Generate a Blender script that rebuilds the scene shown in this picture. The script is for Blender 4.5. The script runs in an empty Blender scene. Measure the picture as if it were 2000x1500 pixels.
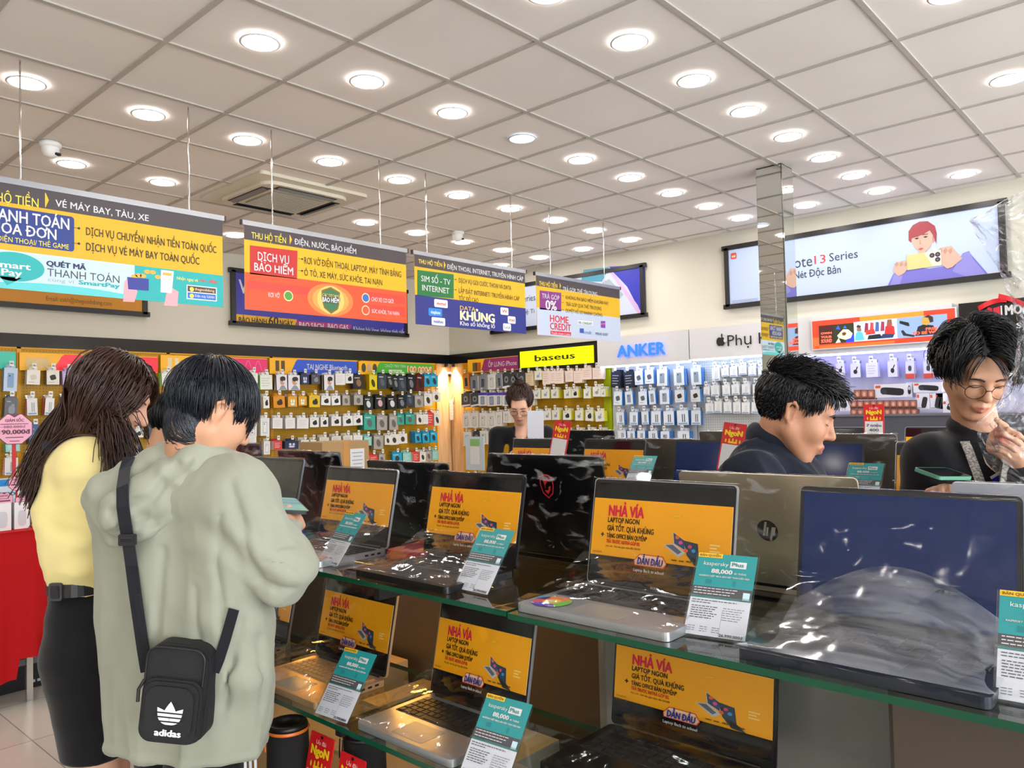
# Electronics shop interior: ceiling grid, hanging banners, accessory walls, laptop islands, five people.
import bpy, math, random
import numpy as np
from mathutils import Matrix, Vector

S = bpy.context.scene
COL = S.collection
random.seed(7); RNG = np.random.default_rng(7)

# ------------------------------------------------------------------ camera, world, exposure
# room axes: X runs along the banners, Y along the laptop islands, Z up (metres)
FPX = 1516.46
YAW, PIT, ROL = (math.radians(a) for a in (-47.7252, 1.9645, -1.35296))
CAMZ = 1.5
_right = Vector((math.cos(YAW), math.sin(YAW), 0)); _fwd = Vector((-math.sin(YAW), math.cos(YAW), 0)); _up = Vector((0, 0, 1))
CF = _fwd * math.cos(PIT) + _up * math.sin(PIT)
_u2 = _up * math.cos(PIT) - _fwd * math.sin(PIT)
CR = _right * math.cos(ROL) + _u2 * math.sin(ROL)
CU = _u2 * math.cos(ROL) - _right * math.sin(ROL)
cam = bpy.data.cameras.new('camera'); camo = bpy.data.objects.new('camera', cam); COL.objects.link(camo)
cam.sensor_width = 36.0; cam.lens = FPX / 2000 * 36.0; cam.clip_start = 0.05; cam.clip_end = 60
camo.matrix_world = Matrix(((CR.x, CU.x, -CF.x, 0), (CR.y, CU.y, -CF.y, 0), (CR.z, CU.z, -CF.z, CAMZ), (0, 0, 0, 1)))
S.camera = camo

world = bpy.data.worlds.new('world'); S.world = world; world.use_nodes = True
world.node_tree.nodes['Background'].inputs[0].default_value = (0.92, 0.96, 1.0, 1)
world.node_tree.nodes['Background'].inputs[1].default_value = 2.4
S.view_settings.view_transform = 'Standard'; S.view_settings.look = 'None'
S.view_settings.exposure = 1.72; S.view_settings.gamma = 1.0
S.view_settings.use_curve_mapping = False
try:
    S.cycles.max_bounces = 7; S.cycles.transparent_max_bounces = 16; S.cycles.glossy_bounces = 3
    S.cycles.diffuse_bounces = 3; S.cycles.caustics_reflective = False; S.cycles.caustics_refractive = False
    S.cycles.sample_clamp_indirect = 4.0
except Exception:
    pass
LAMP = 20.0        # radiance of the ceiling downlights

def at(px, py, **k):
    """the point of the room seen at pixel (px, py) of a 2000x1500 frame, on a plane X=, Y=, z= or at depth d="""
    d = CF + CR * ((px - 1000) / FPX) - CU * ((py - 750) / FPX)
    if 'X' in k: t = k['X'] / d.x
    elif 'Y' in k: t = k['Y'] / d.y
    elif 'z' in k: t = (k['z'] - CAMZ) / d.z
    else: t = k['d']
    return Vector((0, 0, CAMZ)) + d * t

# ------------------------------------------------------------------ materials
def lin(c):
    if isinstance(c, str):
        c = c.lstrip('#'); c = [int(c[i:i + 2], 16) for i in (0, 2, 4)]
    return tuple(((v / 255) / 12.92 if v / 255 <= .04045 else ((v / 255 + .055) / 1.055) ** 2.4) for v in c) + (1,)
_mats = {}
def mat(name, c='#808080', rough=.5, metal=0.0, emit=0.0, spec=.5, coat=0.0, ecol=None):
    if name in _mats: return _mats[name]
    m = bpy.data.materials.new(name); m.use_nodes = True
    b = m.node_tree.nodes['Principled BSDF']
    b.inputs['Base Color'].default_value = lin(c); b.inputs['Roughness'].default_value = rough
    b.inputs['Metallic'].default_value = metal; b.inputs['Specular IOR Level'].default_value = spec
    b.inputs['Coat Weight'].default_value = coat; b.inputs['Coat Roughness'].default_value = .08
    if emit:
        b.inputs['Emission Color'].default_value = lin(ecol or c); b.inputs['Emission Strength'].default_value = emit
    _mats[name] = m; return m
def ink(c, rough=.45):
    return mat('ink_%s_%d' % (c.lstrip('#'), int(rough * 100)), c, rough)
def lit(c, e=1.0):
    """printed film of a backlit sign"""
    return mat('lit_%s_%d' % (c.lstrip('#'), int(e * 100)), c, .35, emit=e * .7)
def N(m, t, **k):
    n = m.node_tree.nodes.new(t)
    for a, v in k.items(): setattr(n, a, v)
    return n
def L(m, a, b): m.node_tree.links.new(a, b)
def bump(m, scale=40, strength=.2, stretch=(1, 1, 1), detail=3, dist=.01):
    b = m.node_tree.nodes['Principled BSDF']
    tc = N(m, 'ShaderNodeTexCoord'); mp = N(m, 'ShaderNodeMapping'); mp.inputs['Scale'].default_value = stretch
    nz = N(m, 'ShaderNodeTexNoise'); nz.inputs['Scale'].default_value = scale; nz.inputs['Detail'].default_value = detail
    bp = N(m, 'ShaderNodeBump'); bp.inputs['Strength'].default_value = strength; bp.inputs['Distance'].default_value = dist
    L(m, tc.outputs['Object'], mp.inputs[0]); L(m, mp.outputs[0], nz.inputs['Vector']); L(m, nz.outputs[0], bp.inputs['Height'])
    L(m, bp.outputs[0], b.inputs['Normal']); return m
def vary(m, c1, c2, scale=6, stretch=(1, 1, 1), lo=.35, hi=.65, detail=4):
    b = m.node_tree.nodes['Principled BSDF']
    tc = N(m, 'ShaderNodeTexCoord'); mp = N(m, 'ShaderNodeMapping'); mp.inputs['Scale'].default_value = stretch
    nz = N(m, 'ShaderNodeTexNoise'); nz.inputs['Scale'].default_value = scale; nz.inputs['Detail'].default_value = detail
    cr = N(m, 'ShaderNodeValToRGB'); cr.color_ramp.elements[0].position = lo; cr.color_ramp.elements[1].position = hi
    cr.color_ramp.elements[0].color = lin(c1); cr.color_ramp.elements[1].color = lin(c2)
    L(m, tc.outputs['Object'], mp.inputs[0]); L(m, mp.outputs[0], nz.inputs['Vector']); L(m, nz.outputs[0], cr.inputs[0])
    L(m, cr.outputs[0], b.inputs['Base Color']); return m
def clear(name, tint=(.93, .97, .95), rough=.03, base=.04, wrinkle=0.0, scale=30, stretch=(1, 1, 1), milk=0.0, milkc=(.8, .82, .85), thresh=(.5, .75)):
    """thin clear sheet: mostly see-through, glossy at grazing angles; wrinkle bends its highlights, milk is the haze of stretched film"""
    if name in _mats: return _mats[name]
    m = bpy.data.materials.new(name); m.use_nodes = True; nt = m.node_tree; nt.nodes.clear()
    out = N(m, 'ShaderNodeOutputMaterial'); tr = N(m, 'ShaderNodeBsdfTransparent'); gl = N(m, 'ShaderNodeBsdfGlossy')
    tr.inputs[0].default_value = (*tint, 1); gl.inputs['Roughness'].default_value = rough
    lw = N(m, 'ShaderNodeLayerWeight'); fr = N(m, 'ShaderNodeMath', operation='POWER'); fr.inputs[1].default_value = 4.0; L(m, lw.outputs['Facing'], fr.inputs[0])
    mx = N(m, 'ShaderNodeMixShader'); ad = N(m, 'ShaderNodeMath', operation='ADD'); ad.inputs[1].default_value = base; ad.use_clamp = True
    L(m, fr.outputs[0], ad.inputs[0]); L(m, ad.outputs[0], mx.inputs[0]); L(m, tr.outputs[0], mx.inputs[1]); L(m, gl.outputs[0], mx.inputs[2])
    last = mx
    if wrinkle or milk:
        tc = N(m, 'ShaderNodeTexCoord'); mp = N(m, 'ShaderNodeMapping'); mp.inputs['Scale'].default_value = stretch
        nz = N(m, 'ShaderNodeTexNoise'); nz.inputs['Scale'].default_value = scale; nz.inputs['Detail'].default_value = 5; nz.inputs['Distortion'].default_value = .6
        L(m, tc.outputs['Object'], mp.inputs[0]); L(m, mp.outputs[0], nz.inputs['Vector'])
        if wrinkle:
            bp = N(m, 'ShaderNodeBump'); bp.inputs['Strength'].default_value = wrinkle; bp.inputs['Distance'].default_value = .004
            L(m, nz.outputs[0], bp.inputs['Height']); L(m, bp.outputs[0], gl.inputs['Normal'])
        if milk:
            df = N(m, 'ShaderNodeBsdfDiffuse'); df.inputs[0].default_value = (*milkc, 1)
            mr = N(m, 'ShaderNodeMapRange'); mr.inputs[1].default_value = thresh[0]; mr.inputs[2].default_value = thresh[1]; mr.inputs[3].default_value = 0; mr.inputs[4].default_value = milk
            m2 = N(m, 'ShaderNodeMixShader'); L(m, nz.outputs[0], mr.inputs[0]); L(m, mr.outputs[0], m2.inputs[0]); L(m, mx.outputs[0], m2.inputs[1]); L(m, df.outputs[0], m2.inputs[2])
            last = m2
    L(m, last.outputs[0], out.inputs[0]); _mats[name] = m; return m
def pegs(name, c, hole, pitch=.025, r=.16, rough=.5, axes=(0, 2)):
    """painted pegboard: a grid of small dark holes"""
    if name in _mats: return _mats[name]
    m = mat(name, c, rough); b = m.node_tree.nodes['Principled BSDF']
    tc = N(m, 'ShaderNodeTexCoord'); sp = N(m, 'ShaderNodeSeparateXYZ'); L(m, tc.outputs['Object'], sp.inputs[0]); ds = []
    for a in axes:
        d = N(m, 'ShaderNodeMath', operation='DIVIDE'); d.inputs[1].default_value = pitch; L(m, sp.outputs[a], d.inputs[0])
        f = N(m, 'ShaderNodeMath', operation='FRACT'); L(m, d.outputs[0], f.inputs[0])
        s = N(m, 'ShaderNodeMath', operation='SUBTRACT'); s.inputs[1].default_value = .5; L(m, f.outputs[0], s.inputs[0])
        q = N(m, 'ShaderNodeMath', operation='MULTIPLY'); L(m, s.outputs[0], q.inputs[0]); L(m, s.outputs[0], q.inputs[1]); ds.append(q)
    a = N(m, 'ShaderNodeMath', operation='ADD'); L(m, ds[0].outputs[0], a.inputs[0]); L(m, ds[1].outputs[0], a.inputs[1])
    lt = N(m, 'ShaderNodeMath', operation='LESS_THAN'); lt.inputs[1].default_value = r * r; L(m, a.outputs[0], lt.inputs[0])
    mx = N(m, 'ShaderNodeMix', data_type='RGBA'); mx.inputs[6].default_value = lin(c); mx.inputs[7].default_value = lin(hole)
    L(m, lt.outputs[0], mx.inputs[0]); L(m, mx.outputs[2], b.inputs['Base Color']); return m

# ------------------------------------------------------------------ mesh building
_tc = {}; TSTEP = .00006
def text_geo(s, bold):
    k = (s, bold)
    if k not in _tc:
        c = bpy.data.curves.new('lettering', 'FONT'); c.body = s; c.size = 1.0; c.offset = bold; c.resolution_u = 2
        o = bpy.data.objects.new('lettering', c); COL.objects.link(o)
        me = o.evaluated_get(bpy.context.evaluated_depsgraph_get()).to_mesh()
        v = np.array([p.co[:2] for p in me.vertices], float).reshape(-1, 2); f = [list(p.vertices) for p in me.polygons]
        w = [sum((v[q[(i + 1) % len(q)]][0] - v[q[i]][0]) * (v[q[(i + 1) % len(q)]][1] + v[q[i]][1]) for i in range(len(q))) for q in f]
        f = [q if a <= 0 else q[::-1] for q, a in zip(f, w)]
        bpy.data.objects.remove(o); bpy.data.curves.remove(c)
        # glyph pieces that overlap (a letter and its horn or bar) get their own hair-thin level
        up = list(range(len(v)))
        def root(i):
            while up[i] != i: up[i] = up[up[i]]; i = up[i]
            return i
        for q in f:
            for i in q[1:]: up[root(i)] = root(q[0])
        ids = {}; lv = np.array([ids.setdefault(root(i), len(ids)) % 4 for i in range(len(v))], float); _tc[k] = (np.column_stack([v, lv]) if len(v) else v, f)
    return _tc[k]
_cap = [None]
def cap_h():
    if _cap[0] is None: _cap[0] = float(text_geo('H', 0.0)[0][:, 1].max())
    return _cap[0]

_HB = dict(zip('ƠỚỜỞỠỢƯỨỪỬỮỰơớờởỡợưứừửữự', 'OÓÒỎÕỌUÚÙỦŨỤoóòỏõọuúùủũụ')); _HB.update({'Đ': 'D', 'đ': 'd'})
_lc = {}
def line_geo(s):
    """lettering with the Vietnamese horns and bars added as small shapes of their own"""
    if s in _lc: return _lc[s]
    base = ''.join(_HB.get(c, c) for c in s); v, f = text_geo(base, 0.0); f = list(f); C = cap_h()
    for i, c in enumerate(s):
        if c not in _HB: continue
        xr = text_geo(base[:i + 1], 0.0)[0][:, 0].max(); g = text_geo(_HB[c], 0.0)[0]; xl = xr - (g[:, 0].max() - g[:, 0].min()); k = C if c.isupper() else C * .74
        if c == 'Đ': q = [(xl - .07, C * .46), (xl + .26, C * .46), (xl + .26, C * .58), (xl - .07, C * .58)]
        elif c == 'đ': q = [(xr - .30, C * .80), (xr + .07, C * .80), (xr + .07, C * .90), (xr - .30, C * .90)]
        else: q = [(xr - .09, k * .84), (xr - .01, k * .74), (xr + .07, k * .92), (xr + .07, k * 1.08), (xr - .01, k * 1.08), (xr - .01, k * .94)]
        n = len(v); v = np.concatenate([v, np.array([(x, y, 3.5) for x, y in q])]); f.append(list(range(n, n + len(q))))
    _lc[s] = (v, f); return _lc[s]
class MB:
    """collects shapes and links them as ONE mesh object"""
    def __init__(s): s.v = []; s.f = []; s.m = []; s.mats = []; s.sm = []; s.n = 0; s.T = None
    def mi(s, m):
        if m not in s.mats: s.mats.append(m)
        return s.mats.index(m)
    def add(s, vs, fs, m, smooth=False):
        a = np.asarray(vs, float).reshape(-1, 3)
        if s.T is not None:
            t = np.array(s.T); a = a @ t[:3, :3].T + t[:3, 3]
        k = s.mi(m); o = s.n; s.v.append(a); s.n += len(a)
        for f in fs: s.f.append([i + o for i in f]); s.m.append(k); s.sm.append(smooth)
        return s
    def box(s, c, z, m, R=None, taper=1.0):
        x, y, h = (q / 2 for q in z)
        vs = [(-x, -y, -h), (x, -y, -h), (x, y, -h), (-x, y, -h), (-x * taper, -y * taper, h), (x * taper, -y * taper, h), (x * taper, y * taper, h), (-x * taper, y * taper, h)]
        if R is not None: vs = [tuple(R @ Vector(q)) for q in vs]
        vs = [(q[0] + c[0], q[1] + c[1], q[2] + c[2]) for q in vs]
        return s.add(vs, [(0, 3, 2, 1), (4, 5, 6, 7), (0, 1, 5, 4), (1, 2, 6, 5), (2, 3, 7, 6), (3, 0, 4, 7)], m)
    def quad(s, a, b, c, d, m): return s.add([a, b, c, d], [(0, 1, 2, 3)], m)
    def slab(s, pts, z0, z1, m, side=None, smooth=False):
        """extruded outline (counter-clockwise in local XY)"""
        n = len(pts); vs = [(x, y, z0) for x, y in pts] + [(x, y, z1) for x, y in pts]
        s.add(vs, [tuple(range(n))[::-1], tuple(range(n, 2 * n))], m)
        return s.add(vs, [(i, (i + 1) % n, n + (i + 1) % n, n + i) for i in range(n)], side or m, smooth)
    def rbox(s, c, z, r, m, n=4, side=None):
        """box with its four upright edges rounded"""
        x, y = z[0] / 2, z[1] / 2; r = min(r, x, y) * .999; pts = []
        for sx, sy, a in ((1, -1, -90), (1, 1, 0), (-1, 1, 90), (-1, -1, 180)):
            for i in range(n + 1):
                t = math.radians(a + 90 * i / n); pts.append((c[0] + sx * (x - r) + r * math.cos(t), c[1] + sy * (y - r) + r * math.sin(t)))
        return s.slab(pts, c[2] - z[2] / 2, c[2] + z[2] / 2, m, side)
    def poly(s, pts, z, m): return s.add([(x, y, z) for x, y in pts], [tuple(range(len(pts)))], m)
    def rect(s, x0, y0, x1, y1, z, m, r=0.0, n=4):
        if not r: return s.poly([(x0, y0), (x1, y0), (x1, y1), (x0, y1)], z, m)
        pts = []; r = min(r, abs(x1 - x0) / 2, abs(y1 - y0) / 2)
        for cx, cy, a in ((x1 - r, y0 + r, -90), (x1 - r, y1 - r, 0), (x0 + r, y1 - r, 90), (x0 + r, y0 + r, 180)):
            for i in range(n + 1):
                t = math.radians(a + 90 * i / n); pts.append((cx + r * math.cos(t), cy + r * math.sin(t)))
        return s.poly(pts, z, m)
    def disc(s, x, y, rx, ry, z, m, n=20, a0=0, a1=360):
        if a1 - a0 >= 360: p = [(x + rx * math.cos(2 * math.pi * i / n), y + ry * math.sin(2 * math.pi * i / n)) for i in range(n)]
        else: p = [(x, y)] + [(x + rx * math.cos(math.radians(a0 + (a1 - a0) * i / n)), y + ry * math.sin(math.radians(a0 + (a1 - a0) * i / n))) for i in range(n + 1)]
        return s.poly(p, z, m)
    def txt(s, t, x, y, h, m, z=.001, w=None, bold=.0, align='L', shear=0.0):
        v, f = line_geo(t)
        if not len(v): return s
        if bold > .004:
            n = len(v); sh = [(-bold, 0), (bold, 0), (0, bold * .6), (0, -bold * .6)]; v = np.concatenate([v + np.array((*q, 4 * j_)) for j_, q in enumerate(sh)]); f = [[i + n * k for i in q] for k in range(4) for q in f]
        k = h / cap_h(); x0, x1 = v[:, 0].min(), v[:, 0].max(); kx = k if w is None else w / max(1e-6, x1 - x0)
        W = (x1 - x0) * kx; ox = x - (0 if align == 'L' else W / 2 if align == 'C' else W)
        p = np.column_stack([ox + (v[:, 0] - x0) * kx + shear * v[:, 1] * k, y + v[:, 1] * k, z + v[:, 2] * TSTEP])
        return s.add(p, f, m)
    def tube(s, path, r, m, n=8, cap=True, flat=1.0, smooth=True, up=None):
        P = [Vector(p) for p in path]; rr = r if hasattr(r, '__len__') else [r] * len(P); vs = []; prev = None
        for i, p in enumerate(P):
            d = (P[min(i + 1, len(P) - 1)] - P[max(i - 1, 0)])
            d = d.normalized() if d.length > 1e-9 else Vector((0, 0, 1))
            if prev is None:
                u = Vector(up) if up is not None else (Vector((0, 0, 1)) if abs(d.z) < .9 else Vector((1, 0, 0)))
            else: u = prev
            a = u - d * u.dot(d); a.normalize(); prev = a; b = d.cross(a)
            for j in range(n):
                t = 2 * math.pi * j / n; q = p + (a * (math.cos(t) * flat) + b * math.sin(t)) * rr[i]; vs.append(tuple(q))
        fs = [(i * n + j, i * n + (j + 1) % n, (i + 1) * n + (j + 1) % n, (i + 1) * n + j) for i in range(len(P) - 1) for j in range(n)]
        s.add(vs, fs, m, smooth)
        if cap:
            k = len(P) - 1; s.add(vs[:n], [tuple(range(n))[::-1]], m); s.add(vs[k * n:], [tuple(range(n))], m)
        return s
    def lathe(s, prof, m, c=(0, 0, 0), n=24, axis='z', smooth=True, a0=0, a1=360):
        full = a1 - a0 >= 360; k = n if full else n + 1; vs = []
        for r, h in prof:
            for j in range(k):
                t = math.radians(a0 + (a1 - a0) * j / n); x, y = r * math.cos(t), r * math.sin(t)
                q = (x, y, h) if axis == 'z' else (h, x, y) if axis == 'x' else (y, h, x)
                vs.append((q[0] + c[0], q[1] + c[1], q[2] + c[2]))
        fs = [(i * k + j, i * k + (j + 1) % k, (i + 1) * k + (j + 1) % k, (i + 1) * k + j) for i in range(len(prof) - 1) for j in range(n)]
        return s.add(vs, fs, m, smooth)
    def grid(s, f, nu, nv, m, smooth=True):
        """surface f(u, v) with u, v in 0..1"""
        vs = [tuple(f(i / nu, j / nv)) for j in range(nv + 1) for i in range(nu + 1)]; k = nu + 1
        return s.add(vs, [(j * k + i, j * k + i + 1, (j + 1) * k + i + 1, (j + 1) * k + i) for j in range(nv) for i in range(nu)], m, smooth)
    def mesh(s, name):
        me = bpy.data.meshes.new(name)
        me.from_pydata(np.concatenate(s.v).tolist() if s.v else [], [], s.f)
        for m in s.mats: me.materials.append(m)
        if s.f:
            me.polygons.foreach_set('material_index', s.m); me.polygons.foreach_set('use_smooth', s.sm)
        me.update(); return me
    def build(s, name, parent=None, M=None):
        return link(name, s.mesh(name), parent, M)

def link(name, me, parent=None, M=None):
    o = bpy.data.objects.new(name, me); COL.objects.link(o)
    if M is not None: o.matrix_local = M
    if parent is not None: o.parent = parent
    return o
def tag(o, label, cat, group=None, kind=None):
    o['label'] = label; o['category'] = cat
    if group: o['group'] = group
    if kind: o['kind'] = kind
    return o
def empty(name, M=None):
    o = bpy.data.objects.new(name, None); COL.objects.link(o); o.empty_display_size = .05
    if M is not None: o.matrix_world = M
    return o
def thing(name, label, cat, M=None, group=None): return tag(empty(name, M), label, cat, group)
def structure(name, b, M=None, label=None):
    o = b.build(name, None, M); o['kind'] = 'structure'
    if label: o['label'] = label
    return o
def copy_tree(o, parent=None):
    c = o.copy(); COL.objects.link(c)
    if parent is not None: c.parent = parent
    for ch in list(o.children): copy_tree(ch, c)
    return c
def TR(x, y, z, rz=0.0): return Matrix.Translation((x, y, z)) @ Matrix.Rotation(rz, 4, 'Z')
def basis(o, x, y, z):
    return Matrix(((x[0], y[0], z[0], o[0]), (x[1], y[1], z[1], o[1]), (x[2], y[2], z[2], o[2]), (0, 0, 0, 1)))
def onY(x, y, z): return basis((x, y, z), (1, 0, 0), (0, 0, 1), (0, -1, 0))       # a panel facing -Y (towards the shop), local x right, y up
def onX(x, y, z): return basis((x, y, z), (0, -1, 0), (0, 0, 1), (-1, 0, 0))      # a panel facing -X
class Panel(MB):
    """flat print on a wall plane; pixel helpers read the layout off the photograph's frame"""
    def __init__(s, axis, plane, px0, py0, z0=None):
        super().__init__(); s.axis, s.plane = axis, plane; p = at(px0, py0, **{axis: plane}); s.o = p
        s.M = onX(*p) if axis == 'X' else onY(*p)
    def uv(s, x, y):
        p = at(x, y, **{s.axis: s.plane}); return ((s.o.y - p.y) if s.axis == 'X' else (p.x - s.o.x), p.z - s.o.z)
    def R(s, x0, y0, x1, y1, z, m, r=0.0):
        """rectangle: (x0,y0) upper left pixel, (x1,y1) lower right pixel"""
        a, b = s.uv(x0, y0), s.uv(x1, y1); return s.rect(a[0], b[1], b[0], a[1], z, m, r)
    def W(s, t, x0, y0, x1, ycap, m, z=.002, bold=.0, shear=0.0):
        """text: baseline start (x0,y0), end x1, cap height pixel ycap above x0"""
        a, c = s.uv(x0, y0), s.uv(x0, ycap); b = s.uv(x1, y0)
        return s.txt(t, a[0], a[1], c[1] - a[1], m, z, w=b[0] - a[0], bold=bold, shear=shear)
    def P(s, pts, z, m):
        q = [s.uv(x, y) for x, y in pts]
        if sum((q[(i + 1) % len(q)][0] - q[i][0]) * (q[(i + 1) % len(q)][1] + q[i][1]) for i in range(len(q))) > 0: q = q[::-1]
        return s.poly(q, z, m)
ORD = 'first second third fourth fifth sixth seventh eighth ninth tenth eleventh twelfth thirteenth fourteenth fifteenth sixteenth'.split()
# ------------------------------------------------------------------ the room
CEIL = 3.2097; YW = 7.57; XW = 7.1; TILE = .6
GX0, GY0 = 2.545 * TILE, 5.769 * TILE          # where the ceiling grid's zero lines run
m_ceil = bump(vary(mat('ceiling_tile', '#ece4e0', .9), '#eae2dd', '#efe8e4', 1.2), 300, .08)
m_bar = mat('ceiling_bar', '#b7b1aa', .5)
m_wall = bump(mat('wall_paint', '#dad6c8', .8), 120, .05)
m_floor = mat('floor_tile', '#c3beb4', .18)
def brick(m, c1, c2, mortar, sc, w, h, off=.0):
    b = m.node_tree.nodes['Principled BSDF']; tc = N(m, 'ShaderNodeTexCoord'); br = N(m, 'ShaderNodeTexBrick'); br.offset = off
    br.inputs['Color1'].default_value = lin(c1); br.inputs['Color2'].default_value = lin(c2); br.inputs['Mortar'].default_value = lin(mortar)
    br.inputs['Scale'].default_value = sc; br.inputs['Mortar Size'].default_value = .003; br.inputs['Brick Width'].default_value = w; br.inputs['Row Height'].default_value = h
    L(m, tc.outputs['Object'], br.inputs['Vector']); L(m, br.outputs['Color'], b.inputs['Base Color'])
brick(m_floor, '#c6c1b7', '#bdb8ae', '#8e897f', 1.0, .6, .6)
m_wood = vary(mat('birch_veneer', '#d9b183', .45), '#cda274', '#e0bd92', 5, (6, 6, .5))
m_black = mat('black_gloss', '#0b0c10', .22)
m_white = mat('white_board', '#d5d5d8', .45)
m_chrome = mat('chrome', '#d8d8d8', .12, 1.0)
m_dark = mat('black_plastic', '#131316', .4)
m_wht = mat('white_plastic', '#e6e6e4', .4)

structure('floor', MB().quad((-4, -5, 0), (7.2, -5, 0), (7.2, 7.7, 0), (-4, 7.7, 0), m_floor))
structure('ceiling', MB().quad((-4, -5, CEIL), (-4, 7.7, CEIL), (7.2, 7.7, CEIL), (7.2, -5, CEIL), m_ceil))
g = MB()
for k in range(-10, 10):
    x = GX0 + k * TILE
    if -4 < x < XW: g.box((x, 1.3, CEIL - .003), (.024, 12.5, .008), m_bar)
for k in range(-14, 7):
    y = GY0 + k * TILE
    if y < YW: g.box((1.55, y, CEIL - .0035), (11.0, .024, .008), m_bar)
structure('trim_1', g, label='grey metal grid between the white ceiling tiles')
structure('wall_left', MB().box((1.6, YW + .06, CEIL / 2), (11.2, .12, CEIL), m_wall))
structure('wall_back', MB().box((-4.06, 1.35, CEIL / 2), (.12, 12.7, CEIL), m_wall))
structure('wall_right', MB().box((XW + .06, 1.3, CEIL / 2), (.12, 12.6, CEIL), m_wall))
g = MB(); g.box((3.4, YW - .012, 2.2), (7.4, .02, .115), m_black)  # shade of the recess under the upper wall, put in as black strips
g.box((XW - .012, 6.3, 2.2), (.02, 2.5, .125), m_black)
structure('trim_2', g, label='black band standing in for the shaded recess above the accessory boards')
g = MB(); g.box((6.97, YW - .016, 1.07), (.26, .03, 2.13), m_wood); g.box((XW - .016, 7.43, 1.07), (.03, .25, 2.13), m_wood)
structure('trim_3', g, label='pale wood panels in the corner of the shop')
# pegboards
m_peg = pegs('yellow_pegboard', '#c39300', '#7a5c05', axes=(0, 1))
m_pegw = pegs('white_pegboard', '#d7dcdf', '#8e9498', axes=(0, 1))
m_frame = mat('yellow_edge', '#e0a312', .45)
def board(name, axis, x0, x1, z0, z1, m, label, edge=None):
    t = thing(name, label, 'display board', onY(x0, YW - .003, z0) if axis == 'Y' else onX(XW - .003, x0, z0))
    w = abs(x1 - x0); h = z1 - z0
    b = MB(); b.box((w / 2, h / 2, .01), (w, h, .02), m); b.build('pegboard', t)
    if edge:
        b = MB(); b.box((.008, h / 2, .014), (.016, h, .03), edge); b.box((w - .008, h / 2, .014), (.016, h, .03), edge); b.box((w / 2, h - .006, .014), (w, .012, .03), edge)
        b.build('edge_strip', t)
    return t
XB = [.6, 2.06, 3.33, 4.44, 5.605, 6.84]
for a, b_, lab in zip(XB, XB[1:], ('plain bay behind the pink price tags', 'adaptor bay', 'cable bay', 'earphone bay', 'computer mouse bay')):
    board('pegboard_bay', 'Y', a, b_, .25, 2.14, m_peg, 'yellow pegboard with small holes, the ' + lab, m_frame)
board('pegboard_bay', 'X', 7.3, 6.35, .25, 2.13, m_peg, 'yellow pegboard of the phone case bay beside the wood corner', m_frame)
board('pegboard_bay', 'X', 6.34, 5.06, .25, 2.0, m_peg, 'yellow pegboard under the bright yellow lightbox sign', None)
board('pegboard_bay', 'X', 4.94, 3.92, .25, 1.97, mat('white_slatboard', '#cfd6e2', .4), 'white slatted board under the blue lit sign')
board('pegboard_bay', 'X', 3.9, 2.78, .25, 1.97, m_pegw, 'white pegboard with grey holes beside the mirrored pillar')
board('pegboard_bay', 'X', 2.76, .7, .25, 1.95, mat('lilac_board', '#c9c8e4', .4), 'pale board lit violet behind the speaker boxes')
tag(MB().box((0, 0, 0), (.03, .1, 1.95), mat('lime_post', '#b5c400', .45)).build('bay_post', None, TR(7.08, 5.0, 1.03)), 'lime green post between the yellow and white boards', 'post')

# mirrored pillar
m_mirror = mat('mirror', '#e2e5e1', .015, 1.0)
t = thing('mirrored_pillar', 'square pillar clad in bevelled mirror strips standing in the shop', 'pillar', TR(5.43, 2.32, 0))
b = MB(); b.box((0, 0, CEIL / 2), (.186, .186, CEIL - .002), mat('pillar_core', '#3a3d3c', .3)); b.build('core', t)
for nx, ny in ((-1, 0), (0, -1), (1, 0), (0, 1)):
    b = MB(); R = Matrix.Rotation(math.atan2(ny, nx), 3, 'Z')
    for z0, z1 in ((.05, 1.75), (1.75, 3.2)):
        b.box(R @ Vector((.095, 0, (z0 + z1) / 2)), (.006, .18, z1 - z0 - .004), m_mirror, R)
    b.build('mirror_strip', t)
b = MB(); b.box((-.1, 0, 1.70), (.006, .19, .2), m_dark); b.txt('HO', 0, 0, .05, m_wht)
b = MB(); b.box((-.1015, 0, 1.66), (.006, .196, .17), m_dark); b.T = basis((-.1052, .05, 1.62), (0, -1, 0), (0, 0, 1), (-1, 0, 0)); b.txt('HO', 0, 0, .035, m_wht); b.T = None
b.build('black_sticker', t)  # reflection of a sign in the mirror, put on as a black panel

# ------------------------------------------------------------------ ceiling lamps
m_lamp = mat('lamp_glow', '#ffffff', .4, emit=LAMP, ecol='#fff7f0'); m_dim = mat('lamp_dim', '#d5e0f5', .4, emit=.75, ecol='#cfdcff')
ROWS = [(-4.5, (3.5, 5.5), 'row at the upper right of the ceiling'), (-2.5, (1.5, 2.5, 3.5, 4.5, 5.5, 6.5, 7.5, 8.5), 'row running past the mirrored pillar'),
        (-.5, (.5, 1.5, 2.5, 3.5, 4.5, 5.5, 6.5, 7.5, 8.5), 'row midway between pillar and hanging banners'), (1.5, (-.5, .5, 1.5, 2.5, 3.5, 4.5, 5.5, 6.5, 7.5, 8.5), 'row just behind the banner rods'),
        (3.5, (.5, 1.5, 4.5, 5.5, 6.5, 7.5, 8.5), 'row beside the air conditioner'), (5.5, (3.5,), 'row next to the yellow boards'),
        (-3.5, (8.5,), 'line along the far wall, nearest the big portrait poster'), (-1.5, (8.5,), 'line along the far wall, above the poster left end'), (2.5, (8.5,), 'line along the far wall, above the half hidden poster'), (4.5, (8.5,), 'line along the far wall, nearest the corner')]
lens, rim = {}, None
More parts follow.
